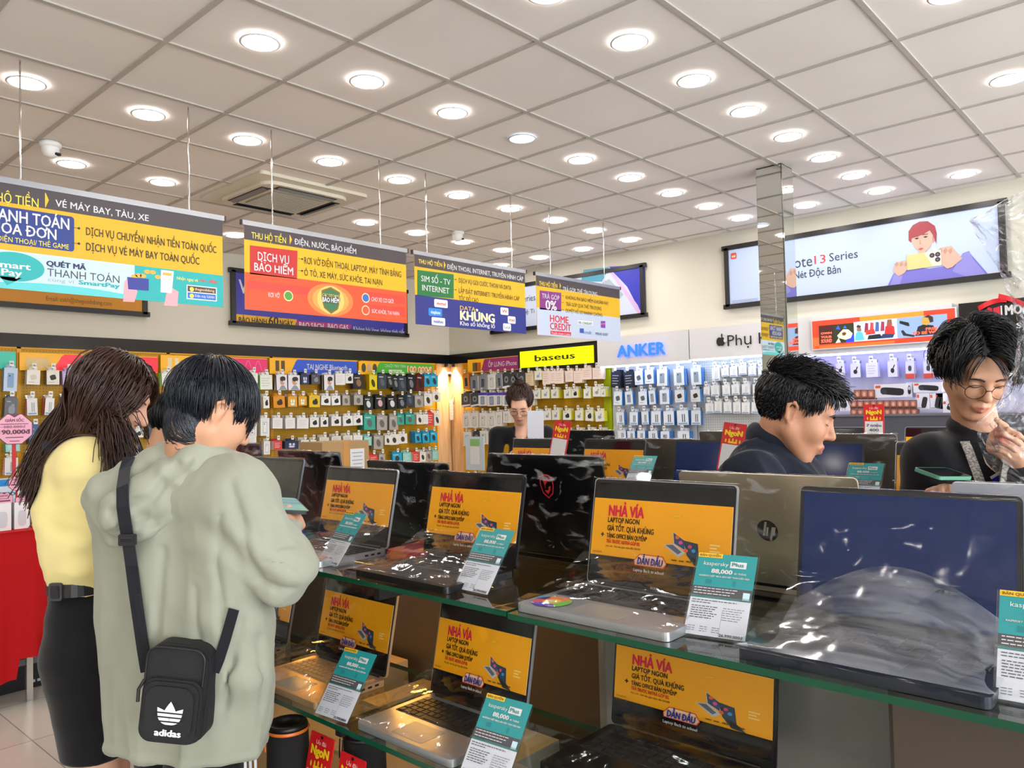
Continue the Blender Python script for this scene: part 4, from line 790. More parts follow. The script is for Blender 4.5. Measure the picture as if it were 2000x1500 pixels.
# ------------------------------------------------------------------ laptops
m_film = clear('stretch_film', (.9, .91, .93), .08, .02, wrinkle=.6, scale=11, stretch=(1, 1, 2.2), milk=.8, thresh=(.54, .80))
m_filmf = clear('stretch_film_full', (.95, .96, .97), .09, .03, wrinkle=0, scale=5, stretch=(.7, 2.5, 2.5), milk=.05, thresh=(.66, .85))
m_filmc = clear('stretch_film_clear', (.96, .97, .97), .05, .01, wrinkle=.3, scale=14, milk=.05, thresh=(.6, .8))
m_acryl = clear('clear_acrylic', (.95, .97, .97), .03, .06)
m_scr = mat('dark_screen', '#101218', .08, spec=.6); m_bez = mat('bezel_black', '#0d0d0f', .3)
m_key = mat('key_black', '#1b1c1f', .5)
MS = {'silver': mat('laptop_silver', '#b9bbc1', .32, .7), 'grey': mat('laptop_grey', '#6b6f78', .35, .6), 'black': mat('laptop_black', '#0b0c10', .3), 'gold': mat('laptop_gold', '#d8b48a', .35, .5), 'brown': mat('laptop_taupe', '#7d7064', .4, .3),
      'white': mat('laptop_white', '#d4d4dc', .35, .2), 'blue': mat('laptop_navy', '#1c2436', .35, .4), 'champ': mat('laptop_champagne', '#cdbb9c', .3, .6)}
def sheet_art(p, w, h, z=.0006, strong=True):
    """yellow advert sheet: headline left, picture of an opened laptop right"""
    Y_, rd, bk = ink('#f2a40e', .3), ink('#d8173f', .4), ink('#20160e', .4)
    p.rect(0, 0, w, h, 0, Y_)
    def t(s, u0, u1, v, hh, m, b=.03, sh=0, zk=1.0): p.txt(s, w * u0, h * v, h * hh, m, z * zk, w=w * (u1 - u0), bold=b, shear=sh)
    t('NHẢ VÍA', .12, .395, .70, .18, rd, .055); t('LAPTOP NGON', .12, .365, .585, .085, bk, .035); t('GIÁ TỐT. QUÀ KHỦNG', .12, .475, .44, .09, bk, .03)
    t('TẶNG OFFICE BẢN QUYỀN*', .12, .43, .315, .075, bk, .03); t('+', .072, .10, .31, .10, bk, .05); t('TRẢ TRƯỚC 0đ/TRẢ GÓP 0%', .12, .38, .225, .06, ink('#d8302a', .4), .03); t('Học sinh - Sinh viên giảm thêm đến 500.000', .12, .385, .155, .035, bk, .0)
    t('Áp dụng đến hết', .02, .09, .045, .025, bk, 0)
    def q(pts, zz, c): p.poly([(w * x, h * y) for x, y in pts], zz, ink(c, .35))
    cap = [(.60, .775), (.655, .80), (.675, .755), (.62, .735)]
    q([(.585, .78), (.635, .815), (.675, .79), (.628, .755)], z, '#c98f10'); q([(.592, .78), (.635, .81), (.668, .79), (.628, .76)], z * 1.3, '#f4b41a')
    q([(.61, .52), (.70, .39), (.705, .24), (.62, .33)], z, '#c9ccd6'); q([(.615, .51), (.697, .395), (.70, .25), (.625, .335)], z * 1.4, '#3d4a68'); q([(.55, .30), (.62, .33), (.705, .2), (.66, .12)], z * 1.2, '#b9bcc6'); q([(.565, .295), (.615, .315), (.68, .21), (.655, .165)], z * 1.6, '#5b5f6c')
    q([(.69, .40), (.785, .37), (.80, .11), (.715, .17)], z * 1.5, '#2c2f3a'); q([(.697, .385), (.778, .36), (.79, .13), (.72, .185)], z * 1.9, '#24405a'); q([(.715, .17), (.80, .11), (.855, .0), (.77, .02)], z * 1.6, '#33353d'); q([(.735, .15), (.795, .105), (.825, .045), (.775, .055)], z * 2, '#1c1d22')
    for x, y, c in ((.645, .44, '#e0603a'), (.67, .36, '#d84a8a'), (.735, .31, '#d8405a'), (.76, .25, '#3a90c8'), (.71, .24, '#e05a2a')): p.disc(w * x, h * y, w * .014, h * .03, z * 2.4, ink(c, .35), 10)
    for k in range(3): p.rect(w * .865, h * (.36 - k * .05), w * (.93 - .02 * (k % 2)), h * (.385 - k * .05), z, ink('#f9cf7a', .4))
    for k, s in enumerate(('Lenovo', 'acer', 'ASUS', 'DELL', 'hp')): t(s, .615 + k * .05, .65 + k * .05, -.0 + .055 - .012 * 0, .03, bk, .02)
    # badge over the lower edge
    bp = [(.35, -.10), (.565, -.10), (.585, -.02), (.555, .10), (.385, .10), (.345, -.02)]
    q(bp, z * 3, '#d8301e'); q([(.5 * .463 + .5 * x + (x - .463) * .45, y * .86 + .0) for x, y in bp], z * 3.6, '#f4c9a4')
    t('DẪN ĐẦU', .372, .555, -.07, .11, ink('#26289a', .4), .06, .12, 5); t('Laptop Back to school', .35, .57, -.195, .05, cWh, .02, 0, 5)
_sm = {}
def sheet(w, h):
    k = (round(w, 3), round(h, 3))
    if k not in _sm:
        p = MB(); p.box((w / 2, h / 2, -.0006), (w, h, .0008), ink('#e9e4d8')); sheet_art(p, w, h); _sm[k] = p.mesh('advert_sheet')
    return _sm[k]
def film_mesh(w, d, lh, ang, seed, m, amp=.004, back=True, drape=True):
    """stretch film: up the lid's back, over its top, down the screen and out to the front edge"""
    s, c = math.sin(ang), math.cos(ang); e = .005
    def lid(v, off): return (v * s - off * c, .018 + v * c + off * s)
    pts = []
    if back: pts += [lid(.0, -.014), lid(lh * .5, -.013)]
    pts += [lid(lh + .002, -.010), lid(lh + .005, .0), lid(lh, .006), lid(lh * .6, .006)]
    if drape: pts += [lid(lh * .3, .010), (-d * .3, lh * .16 + .02), (-d * .62, .035), (-d - .002, .0225), (-d - .004, .002)]
    else: pts += [lid(.02, .006)]
    P = [Vector((0, y, z)) for y, z in pts]; ln = [0]
    for a, b in zip(P, P[1:]): ln.append(ln[-1] + (b - a).length)
    nz = Vector((seed * 13.7, seed * 3.1, 0))
    from mathutils import noise; NOISE = noise.noise
    def f(u, v):
        x = (u - .5) * (w + .010); L_ = v * ln[-1]; i = max(k for k in range(len(ln)) if ln[k] <= L_ + 1e-9); i = min(i, len(P) - 2)
        t = (L_ - ln[i]) / max(1e-9, ln[i + 1] - ln[i]); q = P[i].lerp(P[i + 1], t); dn = (P[i + 1] - P[i]).normalized(); n = Vector((0, -dn.z, dn.y))
        a = noise.noise(Vector((x * 9, L_ * 16, 0)) + nz) + .5 * noise.noise(Vector((x * 34 + L_ * 25, L_ * 30, 4)) + nz) + .5 * abs(noise.noise(Vector((x * 60 - L_ * 50, L_ * 14, 9)) + nz))
        # between lid and keyboard the film stretches in a free arch between the two side edges
        arch = 0
        if m is m_filmf: a = a * .6 + 2.2 * max(0, NOISE(Vector((x * 5 + L_ * 9, L_ * 5 - x * 3, 2)) + nz)) + 1.2 * abs(NOISE(Vector((x * 22 + L_ * 16, L_ * 9, 7)) + nz)) * max(0, v - .35)
        if drape: arch = -.02 * max(0, math.sin(math.pi * min(1, max(0, (v - .45) / .5)))) * math.sin(math.pi * u)
        return Vector((x, q.y, q.z)) + n * (abs(a) * amp + (arch if drape else 0))
    b = MB(); b.grid(f, 44, 60, m); return b
def laptop(M, lab, w=.355, d=.235, lh=.235, ang=12, col='silver', screen=None, promo=True, keys=True, film=None, logo=None, group=None, key_col=None, seed=1):
    a = math.radians(ang); t = thing('laptop', lab, 'laptop', M, group); mc = MS[col]
    b = MB(); b.rbox((0, -d / 2, .009), (w, d, .016), .012, mc)
    for k in range(3): b.box((w / 2 + .0002, -.03 - k * .022, .010), (.0008, .012, .005), m_dark); b.box((-w / 2 - .0002, -.03 - k * .022, .010), (.0008, .012, .005), m_dark)
    base = b.build('base', t)
    if keys:
        b = MB(); b.rbox((0, -d * .32, .0173), (w * .9, d * .46, .0008), .004, key_col or m_key)
        nx, ny = 14, 5; kw, kh = w * .88 / nx, d * .44 / ny
        for j in range(ny):
            for i in range(nx):
                if j == 0 and 4 <= i <= 8:
                    if i == 4: b.box((-w * .44 + kw * 7, -d * .535 + kh * .5, .0185), (kw * 4.9, kh * .84, .002), m_key if not key_col else key_col, taper=.94)
                    continue
                b.box((-w * .44 + kw * (i + .5), -d * .535 + kh * (j + .5), .0185), (kw * .84, kh * .84, .002), m_key if not key_col else key_col, taper=.92)
        b.build('keyboard', base)
        b = MB(); b.rbox((0, -d * .78, .01735), (w * .32, d * .32, .0006), .004, mat('touchpad_' + col, {'black': '#17181b', 'blue': '#222a3a', 'grey': '#5a5e66'}.get(col, '#9a948c'), .3)); b.build('touchpad', base)
    LM = basis((0, 0, .018), (1, 0, 0), (0, math.sin(a), math.cos(a)), (0, -math.cos(a), math.sin(a)))
    b = MB(); b.rbox((0, lh / 2, -.003), (w, lh, .006), .010, mc); b.tube([(-w * .42, 0, -.001), (w * .42, 0, -.001)], .006, m_bez, 10)
    ld = b.build('lid', t, LM)
    b = MB(); b.rbox((0, lh / 2, .0006), (w - .005, lh - .004, .0012), .009, m_bez); b.build('bezel', ld)
    b = MB(); b.rect(-w / 2 + .008, .018, w / 2 - .008, lh - .010, .0014, screen or m_scr); b.build('screen', ld)
    if promo:
        pw, ph = w * .965, lh * .54; link('advert_sheet', sheet(pw, ph), ld, Matrix.Translation((-pw / 2, lh * .27, .0032)))
    if logo:
        b = MB(); b.T = basis((0, lh * .5, -.0064), (-1, 0, 0), (0, 1, 0), (0, 0, -1)); logo(b); b.T = None; b.build('lid_emblem', ld)
    if film:
        film_mesh(w, d, lh, a, seed, m_filmf if film == 'full' else m_film if film != 'clear' else m_filmc, back=film != 'clear', drape=film in ('full', 'clear')).build('stretch_film', t)
    return t
FACE_CUST = -math.pi / 2          # local x -> -Y: screen towards the customers (-X)
FACE_AWAY = math.pi / 2

# ------------------------------------------------------------------ first island: two glass tiers
m_gl = clear('shelf_glass', (.86, .93, .90), .02, .05); m_gle = mat('glass_edge_green', '#0a4a34', .2, spec=.4)
m_lam = mat('grey_laminate', '#87827b', .3); m_brown = mat('brown_laminate', '#453a33', .45); m_beige = mat('beige_board', '#b9a184', .5)
def glass(x0, x1, y0, y1, z, lab, th=.012):
    b = MB(); x, y = (x0 + x1) / 2, (y0 + y1) / 2
    b.quad((x0, y0, z), (x1, y0, z), (x1, y1, z), (x0, y1, z), m_gl); b.quad((x0, y1, z - th), (x1, y1, z - th), (x1, y0, z - th), (x0, y0, z - th), m_gl)
    for p, q in (((x0, y0), (x0, y1)), ((x1, y1), (x1, y0)), ((x0, y1), (x1, y1)), ((x1, y0), (x0, y0))): b.quad((*q, z - th), (*p, z - th), (*p, z), (*q, z), m_gle)
    return tag(b.build('glass_shelf'), lab, 'shelf', 'glass shelves of the laptop island')
ZT, ZL = 1.082, .79
glass(1.195, 1.90, 1.118, 3.20, ZT, 'far pane of the upper glass shelf, reaching behind the hooded jacket')
glass(1.185, 1.90, -.75, 1.105, ZT, 'near pane of the upper glass shelf with a thick green edge')
glass(1.052, 1.415, .42, 2.9, ZL, 'lower glass shelf carrying the front row of opened laptops')
def cabinet(name, lab, parts, cat='cabinet'):
    t = thing(name, lab, cat, Matrix.Identity(4))
    for n, c, z, m in parts: MB().box(c, z, m).build(n, t)
    return t
cabinet('island_cabinet', 'grey laminate centre cabinet carrying the upper glass shelf', [
    ('side_panel', (1.545, .72, .53), (.03, .78, 1.05), mat('cool_grey_panel', '#8b8b8a', .25)), ('back_panel', (1.86, 1.13, .53), (.03, 3.75, 1.05), mat('dark_back', '#3a3632', .4)), ('side_panel', (1.7, 3.02, .52), (.30, .03, 1.05), m_lam), ('side_panel', (1.7, 1.13, .52), (.30, .03, 1.05), m_lam), ('base_board', (1.715, 1.13, .06), (.30, 3.75, .1), m_brown)])
cabinet('drawer_unit', 'dark brown drawer unit under the near end of the upper shelf', [
    ('body', (1.41, -.17, .53), (.2, 1.15, 1.06), m_brown), ('drawer', (1.302, -.17, .80), (.012, 1.13, .50), mat('brown_front', '#4b4038', .4)), ('drawer', (1.302, -.17, .28), (.012, 1.13, .50), mat('brown_front', '#4b4038', .4))])
for y in (1.56, 2.53):
    t = thing('shelf_frame', 'black metal shelf frame under the upper glass, %s' % ('nearer the camera' if y < 2 else 'behind the jacket sleeve'), 'frame', TR(1.47, y, 0))
    MB().box((0, 0, .535), (.03, .04, 1.06), m_dark).build('upright', t)
    b = MB(); b.box((-.19, 0, ZL - .03), (.40, .02, .028), m_dark); b.build('shelf_arm', t); b = MB(); b.box((-.13, 0, ZT - .028), (.28, .02, .028), m_dark); b.build('shelf_arm', t)
t = thing('led_strip', 'warm light strip fixed beneath the upper glass shelf', 'lamp', TR(1.50, 1.98, 1.045))
MB().box((0, 0, 0), (.03, 1.1, .018), m_dark).build('profile', t); MB().box((0, 0, -.0105), (.012, 1.08, .003), mat('warm_strip', '#ffcf80', .4, emit=34, ecol='#ffb347')).build('diffuser', t)
cabinet('lower_shelf_board', 'grey board under the lower glass shelf where the speakers stand', [('board', (1.235, 1.62, .515), (.41, 2.4, .02), m_lam), ('bracket', (1.40, 2.0, .25), (.04, .04, .5), m_dark), ('bracket', (1.40, .8, .25), (.04, .04, .5), m_dark)], 'shelf')
# cartons and cables stored inside the open frame
for n, (x, y, z, w_, h_, c, lab) in enumerate(((1.68, 1.95, .25, .3, .45, '#b89c78', 'brown carton stored inside the open island frame'), (1.68, 1.62, .22, .26, .4, '#a9a29a', 'grey carton stored inside the open island frame'), (1.68, 2.35, .3, .34, .5, '#bba98c', 'tan carton behind the lower promo laptops'))):
    t = thing('carton', lab, 'box', TR(x, y, .12)); MB().box((0, 0, h_ / 2), (.26, w_, h_), ink(c, .7)).build('body', t); MB().box((-.131, 0, h_ * .5), (.002, .05, h_), ink('#c9b592', .4)).build('tape', t)
b = MB()
for k in range(4): b.tube([(1.49, 1.40 + k * .02, .93), (1.47, 1.36 + k * .02, .985), (1.46, 1.27 + k * .012, 1.02), (1.47, 1.2, 1.055)], .006, mat('gold_cable', '#8f7a35', .35), 6)
tag(b.build('cable_bundle'), 'loop of yellowish clear cables hanging under the upper shelf', 'cable')

def lap(y, hx, z, *a, face=FACE_CUST, **k):
    if face == FACE_AWAY: k.setdefault('d', .22)
    return laptop(TR(hx, y, z, face), *a, **k)
navy_scr = mat('navy_screen', '#06245a', .10, spec=.35); blk_scr = mat('gloss_screen', '#1a1510', .05, spec=.8)
lap(2.53, 1.455, ZT, 'laptop with a bare glossy screen under film, beside the phone in hand', lh=.255, col='grey', screen=blk_scr, promo=False, film='full', seed=3)
lap(2.015, 1.452, ZT, 'silver laptop with advert sheet, second from far end of upper shelf', w=.36, lh=.235, col='silver', film='clear', seed=4)
lap(1.50, 1.452, ZT, 'dark laptop with advert sheet beside the black lid with red emblem', w=.352, lh=.238, col='black', film='clear', seed=5)
LA = lap(.92, 1.452, ZT, 'large silver laptop with advert sheet and a round colourful sticker on its palm rest', w=.362, d=.245, lh=.24, col='silver', promo=True, film='clear', seed=6, ang=11)
b = MB(); q = (-.125, -.195); zz = .0185
for k, c in enumerate(('#e8772a', '#d8305a', '#4a2fae', '#6ab83a')): b.poly([(q[0] + .042 * math.cos(math.radians(45 + 90 * k + 90 * i / 8)), q[1] + .042 * math.sin(math.radians(45 + 90 * k + 90 * i / 8)), )for i in range(9)] + [q], zz, ink(c))
b.disc(q[0], q[1], .02, .02, zz + .0004, ink('#e8b82a'), 20); b.rect(q[0] - .014, q[1] - .003, q[0] + .014, q[1] + .003, zz + .0008, cWh); b.rect(-.176, -.19, -.15, -.165, zz, ink('#2f8fd0'), .006); b.build('round_sticker', LA)
def lg_acer(b): b.txt('acer', 0, 0, .012, cWh, 0, align='C', bold=.02)
b = MB(); b.T = basis((0, .0, .018), (1, 0, 0), (0, math.sin(.19), math.cos(.19)), (0, -math.cos(.19), math.sin(.19))); b.txt('acer', 0, .0065, .007, ink('#c9ccd2'), .0016, align='C'); b.T = None; b.build('screen_emblem', LA)
LH = lap(.425, 1.45, ZT, 'dark laptop with a plain navy screen wrapped in wrinkled film, nearest right', w=.365, d=.245, lh=.245, col='blue', screen=navy_scr, promo=False, film='full', seed=7, ang=11)

# the loose film arches in front of its lower screen
m_arch = clear('film_arch', (.86, .87, .90), .10, .05, milk=.42, milkc=(.62, .65, .74), scale=14, stretch=(.5, 3, 3), thresh=(.25, .85))
def arch(u, v):
    w_, d_, lh_ = .365, .245, .245; h = lh_ * (.06 + .40 * math.sin(math.pi * (.08 + .86 * u)) ** 1.2); x = (u - .5) * w_; t = v; y0, z0 = -d_ - .004, .024; y1, z1 = h * math.sin(.19) - .008, .018 + h * math.cos(.19)
    q = Vector((x, y0 * (1 - t) + y1 * t, z0 * (1 - t) + z1 * t)); sag = .022 * math.sin(math.pi * t) * (1.2 - .6 * math.sin(math.pi * u)); rp = .0035 * math.sin(26 * u + 9 * t + 2 * math.sin(7 * u)) * math.sin(math.pi * t)
    return q + Vector((0, sag * .5 + rp, -sag + rp))
b = MB(); b.grid(arch, 60, 30, m_arch); b.build('film_fold', LH)
# laptops on the far side of the same island, backs towards the camera
def lg_txt(s, h, m, sx=1.0): return lambda b: b.txt(s, 0, -h / 2, h, m, 0, align='C', bold=.03)
def lg_shield(b):
    r = ink('#d83034', .35); b.T = b.T @ Matrix.Translation((0, .055, 0)); out = [(0, -.034), (.018, -.020), (.024, .004), (.022, .026), (.008, .034), (-.008, .034), (-.022, .026), (-.024, .004), (-.018, -.020)]
    n = len(out)
    for i in range(n):
        (x0, y0), (x1, y1) = out[i], out[(i + 1) % n]; b.add([(x0, y0, 0), (x1, y1, 0), (x1 * .86, y1 * .88, 0), (x0 * .86, y0 * .88, 0)], [(0, 1, 2, 3)], r)
    for pts in ([(-.012, .018), (.004, .024), (.014, .014), (.004, .014), (-.006, .004), (-.006, -.008)], [(-.01, -.012), (.0, -.022), (.010, -.010), (.013, .002), (.004, -.002), (.004, -.010)]): b.poly([(x, y) for x, y in pts][::-1], .0, r)
def lg_hp(b):
    b.disc(0, 0, .024, .024, 0, mat('hp_disc', '#5d5348', .2, .6), 28); m_ = ink('#c9c1b4', .25)
    b.add([(-.012, -.012, .0006), (-.007, -.012, .0006), (.001, .020, .0006), (-.004, .020, .0006)], [(0, 1, 2, 3)], m_); b.add([(-.001, -.012, .0006), (-.005, -.012, .0006), (0, .008, .0006), (.004, .008, .0006)], [(3, 2, 1, 0)], m_)
    b.add([(.003, -.022, .0006), (.008, -.022, .0006), (.016, .009, .0006), (.011, .009, .0006)], [(0, 1, 2, 3)], m_); b.add([(.011, -.010, .0006), (.015, -.010, .0006), (.020, .009, .0006), (.016, .009, .0006)], [(0, 1, 2, 3)], m_)
m_emb = ink('#9aa0a8', .3)
lap(2.98, 1.665, ZT, 'taupe wrapped laptop lid at the far end of the first island', face=FACE_AWAY, w=.34, lh=.30, col='blue', promo=False, keys=False, film='back', seed=11)
lap(2.50, 1.675, ZT, 'black laptop lid in loose film behind the glossy screen', face=FACE_AWAY, w=.40, lh=.275, col='black', promo=False, keys=False, film='back', seed=12)
lap(1.945, 1.675, ZT, 'matt black laptop lid with grey capitals, between two advert laptops', face=FACE_AWAY, w=.40, lh=.25, col='black', promo=False, keys=False, film='back', logo=lg_txt('MSI', .019, m_emb), seed=13)
lap(1.36, 1.675, ZT, 'big black laptop lid with a red shield emblem in crumpled film', face=FACE_AWAY, w=.39, d=.22, lh=.285, col='black', promo=False, keys=False, film='back', logo=lg_shield, seed=14)
lap(.745, 1.675, ZT, 'silver laptop lid with a round emblem, wrapped in film', face=FACE_AWAY, w=.405, d=.22, lh=.255, col='champ', promo=False, keys=False, film='back', logo=lg_hp, seed=15)
lap(.195, 1.675, ZT, 'white laptop lid in film in front of the man with glasses', face=FACE_AWAY, w=.36, lh=.255, col='white', promo=False, keys=False, film='back', seed=16)
# lower tier
lap(2.28, 1.285, ZL, 'lower shelf laptop with advert sheet half hidden by the jacket sleeve', w=.335, d=.225, lh=.24, col='grey', film='clear', seed=21)
lap(1.80, 1.285, ZL, 'gold laptop with advert sheet on the lower shelf', w=.325, d=.215, lh=.228, col='gold', key_col=mat('key_gold', '#c79a68', .5), film='clear', seed=22)
lap(1.315, 1.29, ZL, 'silver laptop with black keyboard and advert sheet on the lower shelf', w=.315, d=.222, lh=.225, col='silver', film='clear', seed=23)
lap(.832, 1.42, ZL, 'dark laptop with advert sheet under the near glass pane', w=.375, d=.25, lh=.208, ang=8, col='black', film='clear', seed=24)
# sticker sheets on the nearest lower laptop
# ------------------------------------------------------------------ price stands
m_teal = ink('#1a8e92', .35)
def stand_cards(w, h):
    p = MB(); p.box((w / 2, h * .725, -.0006), (w, h * .55, .001), m_teal); t = lambda s, u, v, hh, m, ww=None, b=.02, z=.0006: p.txt(s, w * u, h * v, h * hh, m, z, w=None if ww is None else w * ww, bold=b)
    p.rect(0, h * .945, w * .42, h * 1.0, .0006, ink('#e7bd2b')); t('BẢN QUYỀN', .03, .957, .028, ink('#8a5a12'), .36)
    t('kaspersky', .12, .85, .045, cWh, .42, .0); p.rect(w * .57, h * .835, w * .84, h * .915, .0006, cWh); t('Plus', .60, .855, .045, m_teal, .2, .02, .001)
    t('88,000', .27, .755, .05, cWh, .36, .05); t('đ/1 THÁNG', .66, .757, .02, cWh, .2); t('KASPERSKY DIỆT VIRUS, BẢO MẬT TOÀN DIỆN 2024', .08, .705, .018, cWh, .84, .01)
    p.rect(w * .2, h * .62, w * .31, h * .675, .0004, ink('#157a80')); p.rect(w * .66, h * .61, w * .71, h * .675, .0004, ink('#157a80'))
    p.rect(0, h * .47, w, h * .585, .0006, ink('#4b4a50'))
    def bar(q, x, y, ww, m, hh=.009, z=.0008):     # print too small to read in the photo: broken word-length dashes
        r = random.Random(int(x * 997 + y * 7919)); e = x + ww
        while x < e - .01: l_ = min(r.uniform(.03, .09), e - x); q.rect(w * x, h * y, w * (x + l_), h * (y + hh), z, m); x += l_ + .014
    for k in range(3): bar(p, .04, .558 - k * .033, .74 - .06 * k, cWh, z=.001)
    p.rect(w * .86, h * .46, w * .97, h * .55, .0012, ink('#bfe0ea')); head_ = p
    s = MB(); s.box((w / 2, h * .225, -.0006), (w, h * .44, .001), ink('#dfe0ec')); k2 = ink('#4a4c58'); k3 = ink('#7d808e')
    def u(tx, x, y, hh, m, ww, b=.0): s.txt(tx, w * x, h * y, h * hh, m, .0006, w=w * ww, bold=b)
    bar(s, .04, .41, .74, k2); bar(s, .04, .382, .32, k2)
    for k in range(6): bar(s, .05, .338 - k * .027, .44 - .04 * (k % 3), k2); bar(s, .58, .338 - k * .027, .34 - .03 * (k % 3), k3, .007)
    for k in range(3):
        for q in range(3): bar(s, .05 + q * .2, .1 - k * .025, .12, k3, .007)
    s.rect(w * .57, h * .02, w * .574, h * .32, .0005, k3); u('26.990.000đ', .58, .015, .032, k2, .38, .01); return head_, s
_hd, _ps = stand_cards(.113, .162); hd_me, ps_me = _hd.mesh('header_card'), _ps.mesh('price_sheet')
def holder_mesh(w, h, lean):
    b = MB(); b.quad((-.003, -.004, -.002), (w + .003, -.004, -.002), (w + .003, h, -.002), (-.003, h, -.002), m_acryl); b.quad((-.003, -.004, .003), (w + .003, -.004, .003), (w + .003, h * .47, .003), (-.003, h * .47, .003), m_acryl)
    for x in (-.003, w + .003): b.box((x, h / 2, -.001), (.0012, h, .003), m_acryl)
    b.box((w / 2, h * .465, .0025), (w + .006, .004, .002), m_acryl)
    return b
def stand(bl_, br_, z, lab, lean=36, red=False):
    a, c = at(*bl_, z=z), at(*br_, z=z); x = (c - a); x.z = 0; x = Vector((0, -1, 0)).lerp(x.normalized(), .8).normalized(); ctr = (a + c) / 2; w, h = .113, .162; o = ctr - x * w / 2
    l = math.radians(lean); back = Vector((-x.y, x.x, 0)); y = Vector((0, 0, 1)) * math.cos(l) + back * math.sin(l); n = x.cross(y)
    M = basis(o + Vector((0, 0, .004)), x, y, n); t = thing('price_stand', lab, 'price stand', M, 'price stands with teal headers')
    link('header_card', hd_me, t); link('price_sheet', ps_me, t); holder_mesh(w, h, l).build('acrylic_holder', t)
    b = MB(); Mi = M.inverted(); f = lambda q: Mi @ q
    p0, p1 = o + Vector((0, 0, .0035)), o + x * w + Vector((0, 0, .0035)); b.quad(f(p0), f(p1), f(p1 + back * .055), f(p0 + back * .055), m_acryl); b.quad(f(p0 + back * .055), f(p1 + back * .055), f(p1 + y * h * .6), f(p0 + y * h * .6), m_acryl); b.build('easel_foot', t)
stand((612, 1095), (668, 1112), ZT, 'teal price stand at the elbow of the hooded jacket'); stand((880, 1150), (958, 1167), ZT, 'teal price stand before the dark laptop with advert sheet, upper shelf')
stand((1332, 1241), (1457, 1258), ZT, 'teal price stand beside the laptop with the round sticker'); stand((1975, 1376), (2110, 1400), ZT, 'teal price stand at the right edge of the photo')
stand((617, 1397), (675, 1416), ZL, 'teal price stand in front of the gold laptop'); stand((893, 1520), (985, 1552), ZL, 'teal price stand by the silver laptop with black keyboard')
# red offer tags
def tag_art():
    w, h = .095, .19; p = MB(); rd = ink('#cf1c22', .35); p.rbox((w / 2, h / 2, 0), (w, h, .003), .004, rd); p.rect(w * .06, h * .04, w * .94, h * .56, .002, cWh)
    p.txt('Ưu đãi', w * .5, h * .875, h * .05, ink('#f4d9d0'), .002, w=w * .42, align='C'); p.txt('NgoN', w * .5, h * .745, h * .105, ink('#f7d21e'), .002, w=w * .78, align='C', bold=.07)
    for k in range(5): p.poly([(w * .5 + w * .035 * math.cos(math.radians(a_)) + w * .17 * (k - 2) * .9, h * (.655 - .012 * abs(k - 2)) + h * .038 * math.sin(math.radians(a_))) for a_ in range(0, 360, 30)], .002, ink('#f2c41c'))
    p.rect(w * .3, h * .585, w * .7, h * .625, .0022, ink('#f2c41c'), .004); p.disc(w * .5, h * .965, .005, .004, .002, ink('#3a1010'), 12)
    return p, w, h
def red_tag(M, lab, lines, lean=0, post=0.0):
    p, w, h = tag_art(); t = thing('offer_tag', lab, 'price tag', M @ Matrix.Rotation(math.radians(-lean), 4, 'X') @ Matrix.Translation((-w / 2, 0, 0)), 'red offer tags')
    for k, (s, hh) in enumerate(lines): p.txt(s, w * .5, h * (.42 - k * .12), h * hh, ink('#45454c'), .0026, w=w * (.3 + .06 * len(s)) if len(s) < 9 else w * .75, align='C', bold=.02)
    p.build('card', t); b = MB(); b.box((w / 2, .002, -.004), (w * .6, .012, .03), m_acryl); b.box((w / 2, -post / 2 - .002, -.004), (.02, post + .004, .004), m_acryl); b.build('foot_clip', t)
p_ = at(604, 1470, X=1.045); red_tag(onX(1.045, p_.y, .545), 'red offer tag in front of the orange ringed speaker', [], 12)
p_ = at(657, 1490, X=1.05); red_tag(onX(1.05, p_.y - .012, .525), 'lower red offer tag beside the plain dark speaker', [], 12)
p_ = at(1085, 860, X=2.76); red_tag(onX(2.76, p_.y, 1.262) @ Matrix.Rotation(-.12, 4, 'Z'), 'red offer tag standing in front of the bun-haired woman', [], 10, 1.262 - ZT)
p_ = at(1420, 870, X=2.76); red_tag(onX(2.76, p_.y, 1.245) @ Matrix.Rotation(-.12, 4, 'Z'), 'red offer tag rising behind the shoulder of the navy jacket', [], 10, 1.245 - ZT)
p_ = at(1706, 830, X=4.0); red_tag(onX(4.0, p_.y, 1.30), 'red offer tag between the two men, far island', [('7 triệu', .07), ('400', .07)], 5, 1.30 - ZT)

# ------------------------------------------------------------------ round speakers under the lower shelf
def speaker(x, y, z, lab, ring):
    t = thing('bluetooth_speaker', lab, 'speaker', TR(x, y, z)); mb = bump(mat('speaker_mesh', '#08080a', .7), 600, .5)
    MB().lathe([(.001, 0), (.045, 0), (.05, .01), (.052, .10), (.05, .19), (.046, .2)], mb, n=32).build('body', t)
    MB().lathe([(.046, .2), (.05, .203), (.047, .212), (.038, .212), (.036, .204), (.03, .198), (.001, .197)], m_dark, n=32).build('end_cap', t)
    MB().lathe([(.0505, .192), (.0535, .196), (.0505, .2)], ring, n=32).build('trim_ring', t)
    b = MB()
    for s in (-.006, .006): b.tube([(-.052, .022 + s, .195), (-.0535, .022 + s, .17), (-.0535, .022 + s, .15)], .002, ring, 6)
    b.build('strap_loops', t)
p_ = at(562, 1412, z=.735); speaker(p_.x, p_.y, .527, 'black cylinder speaker with an orange ring under the jacket hem', ink('#d8702a', .3))
p_ = at(692, 1432, z=.735); speaker(p_.x + .03, p_.y, .527, 'plain dark cylinder speaker beside the red offer tags', m_dark)

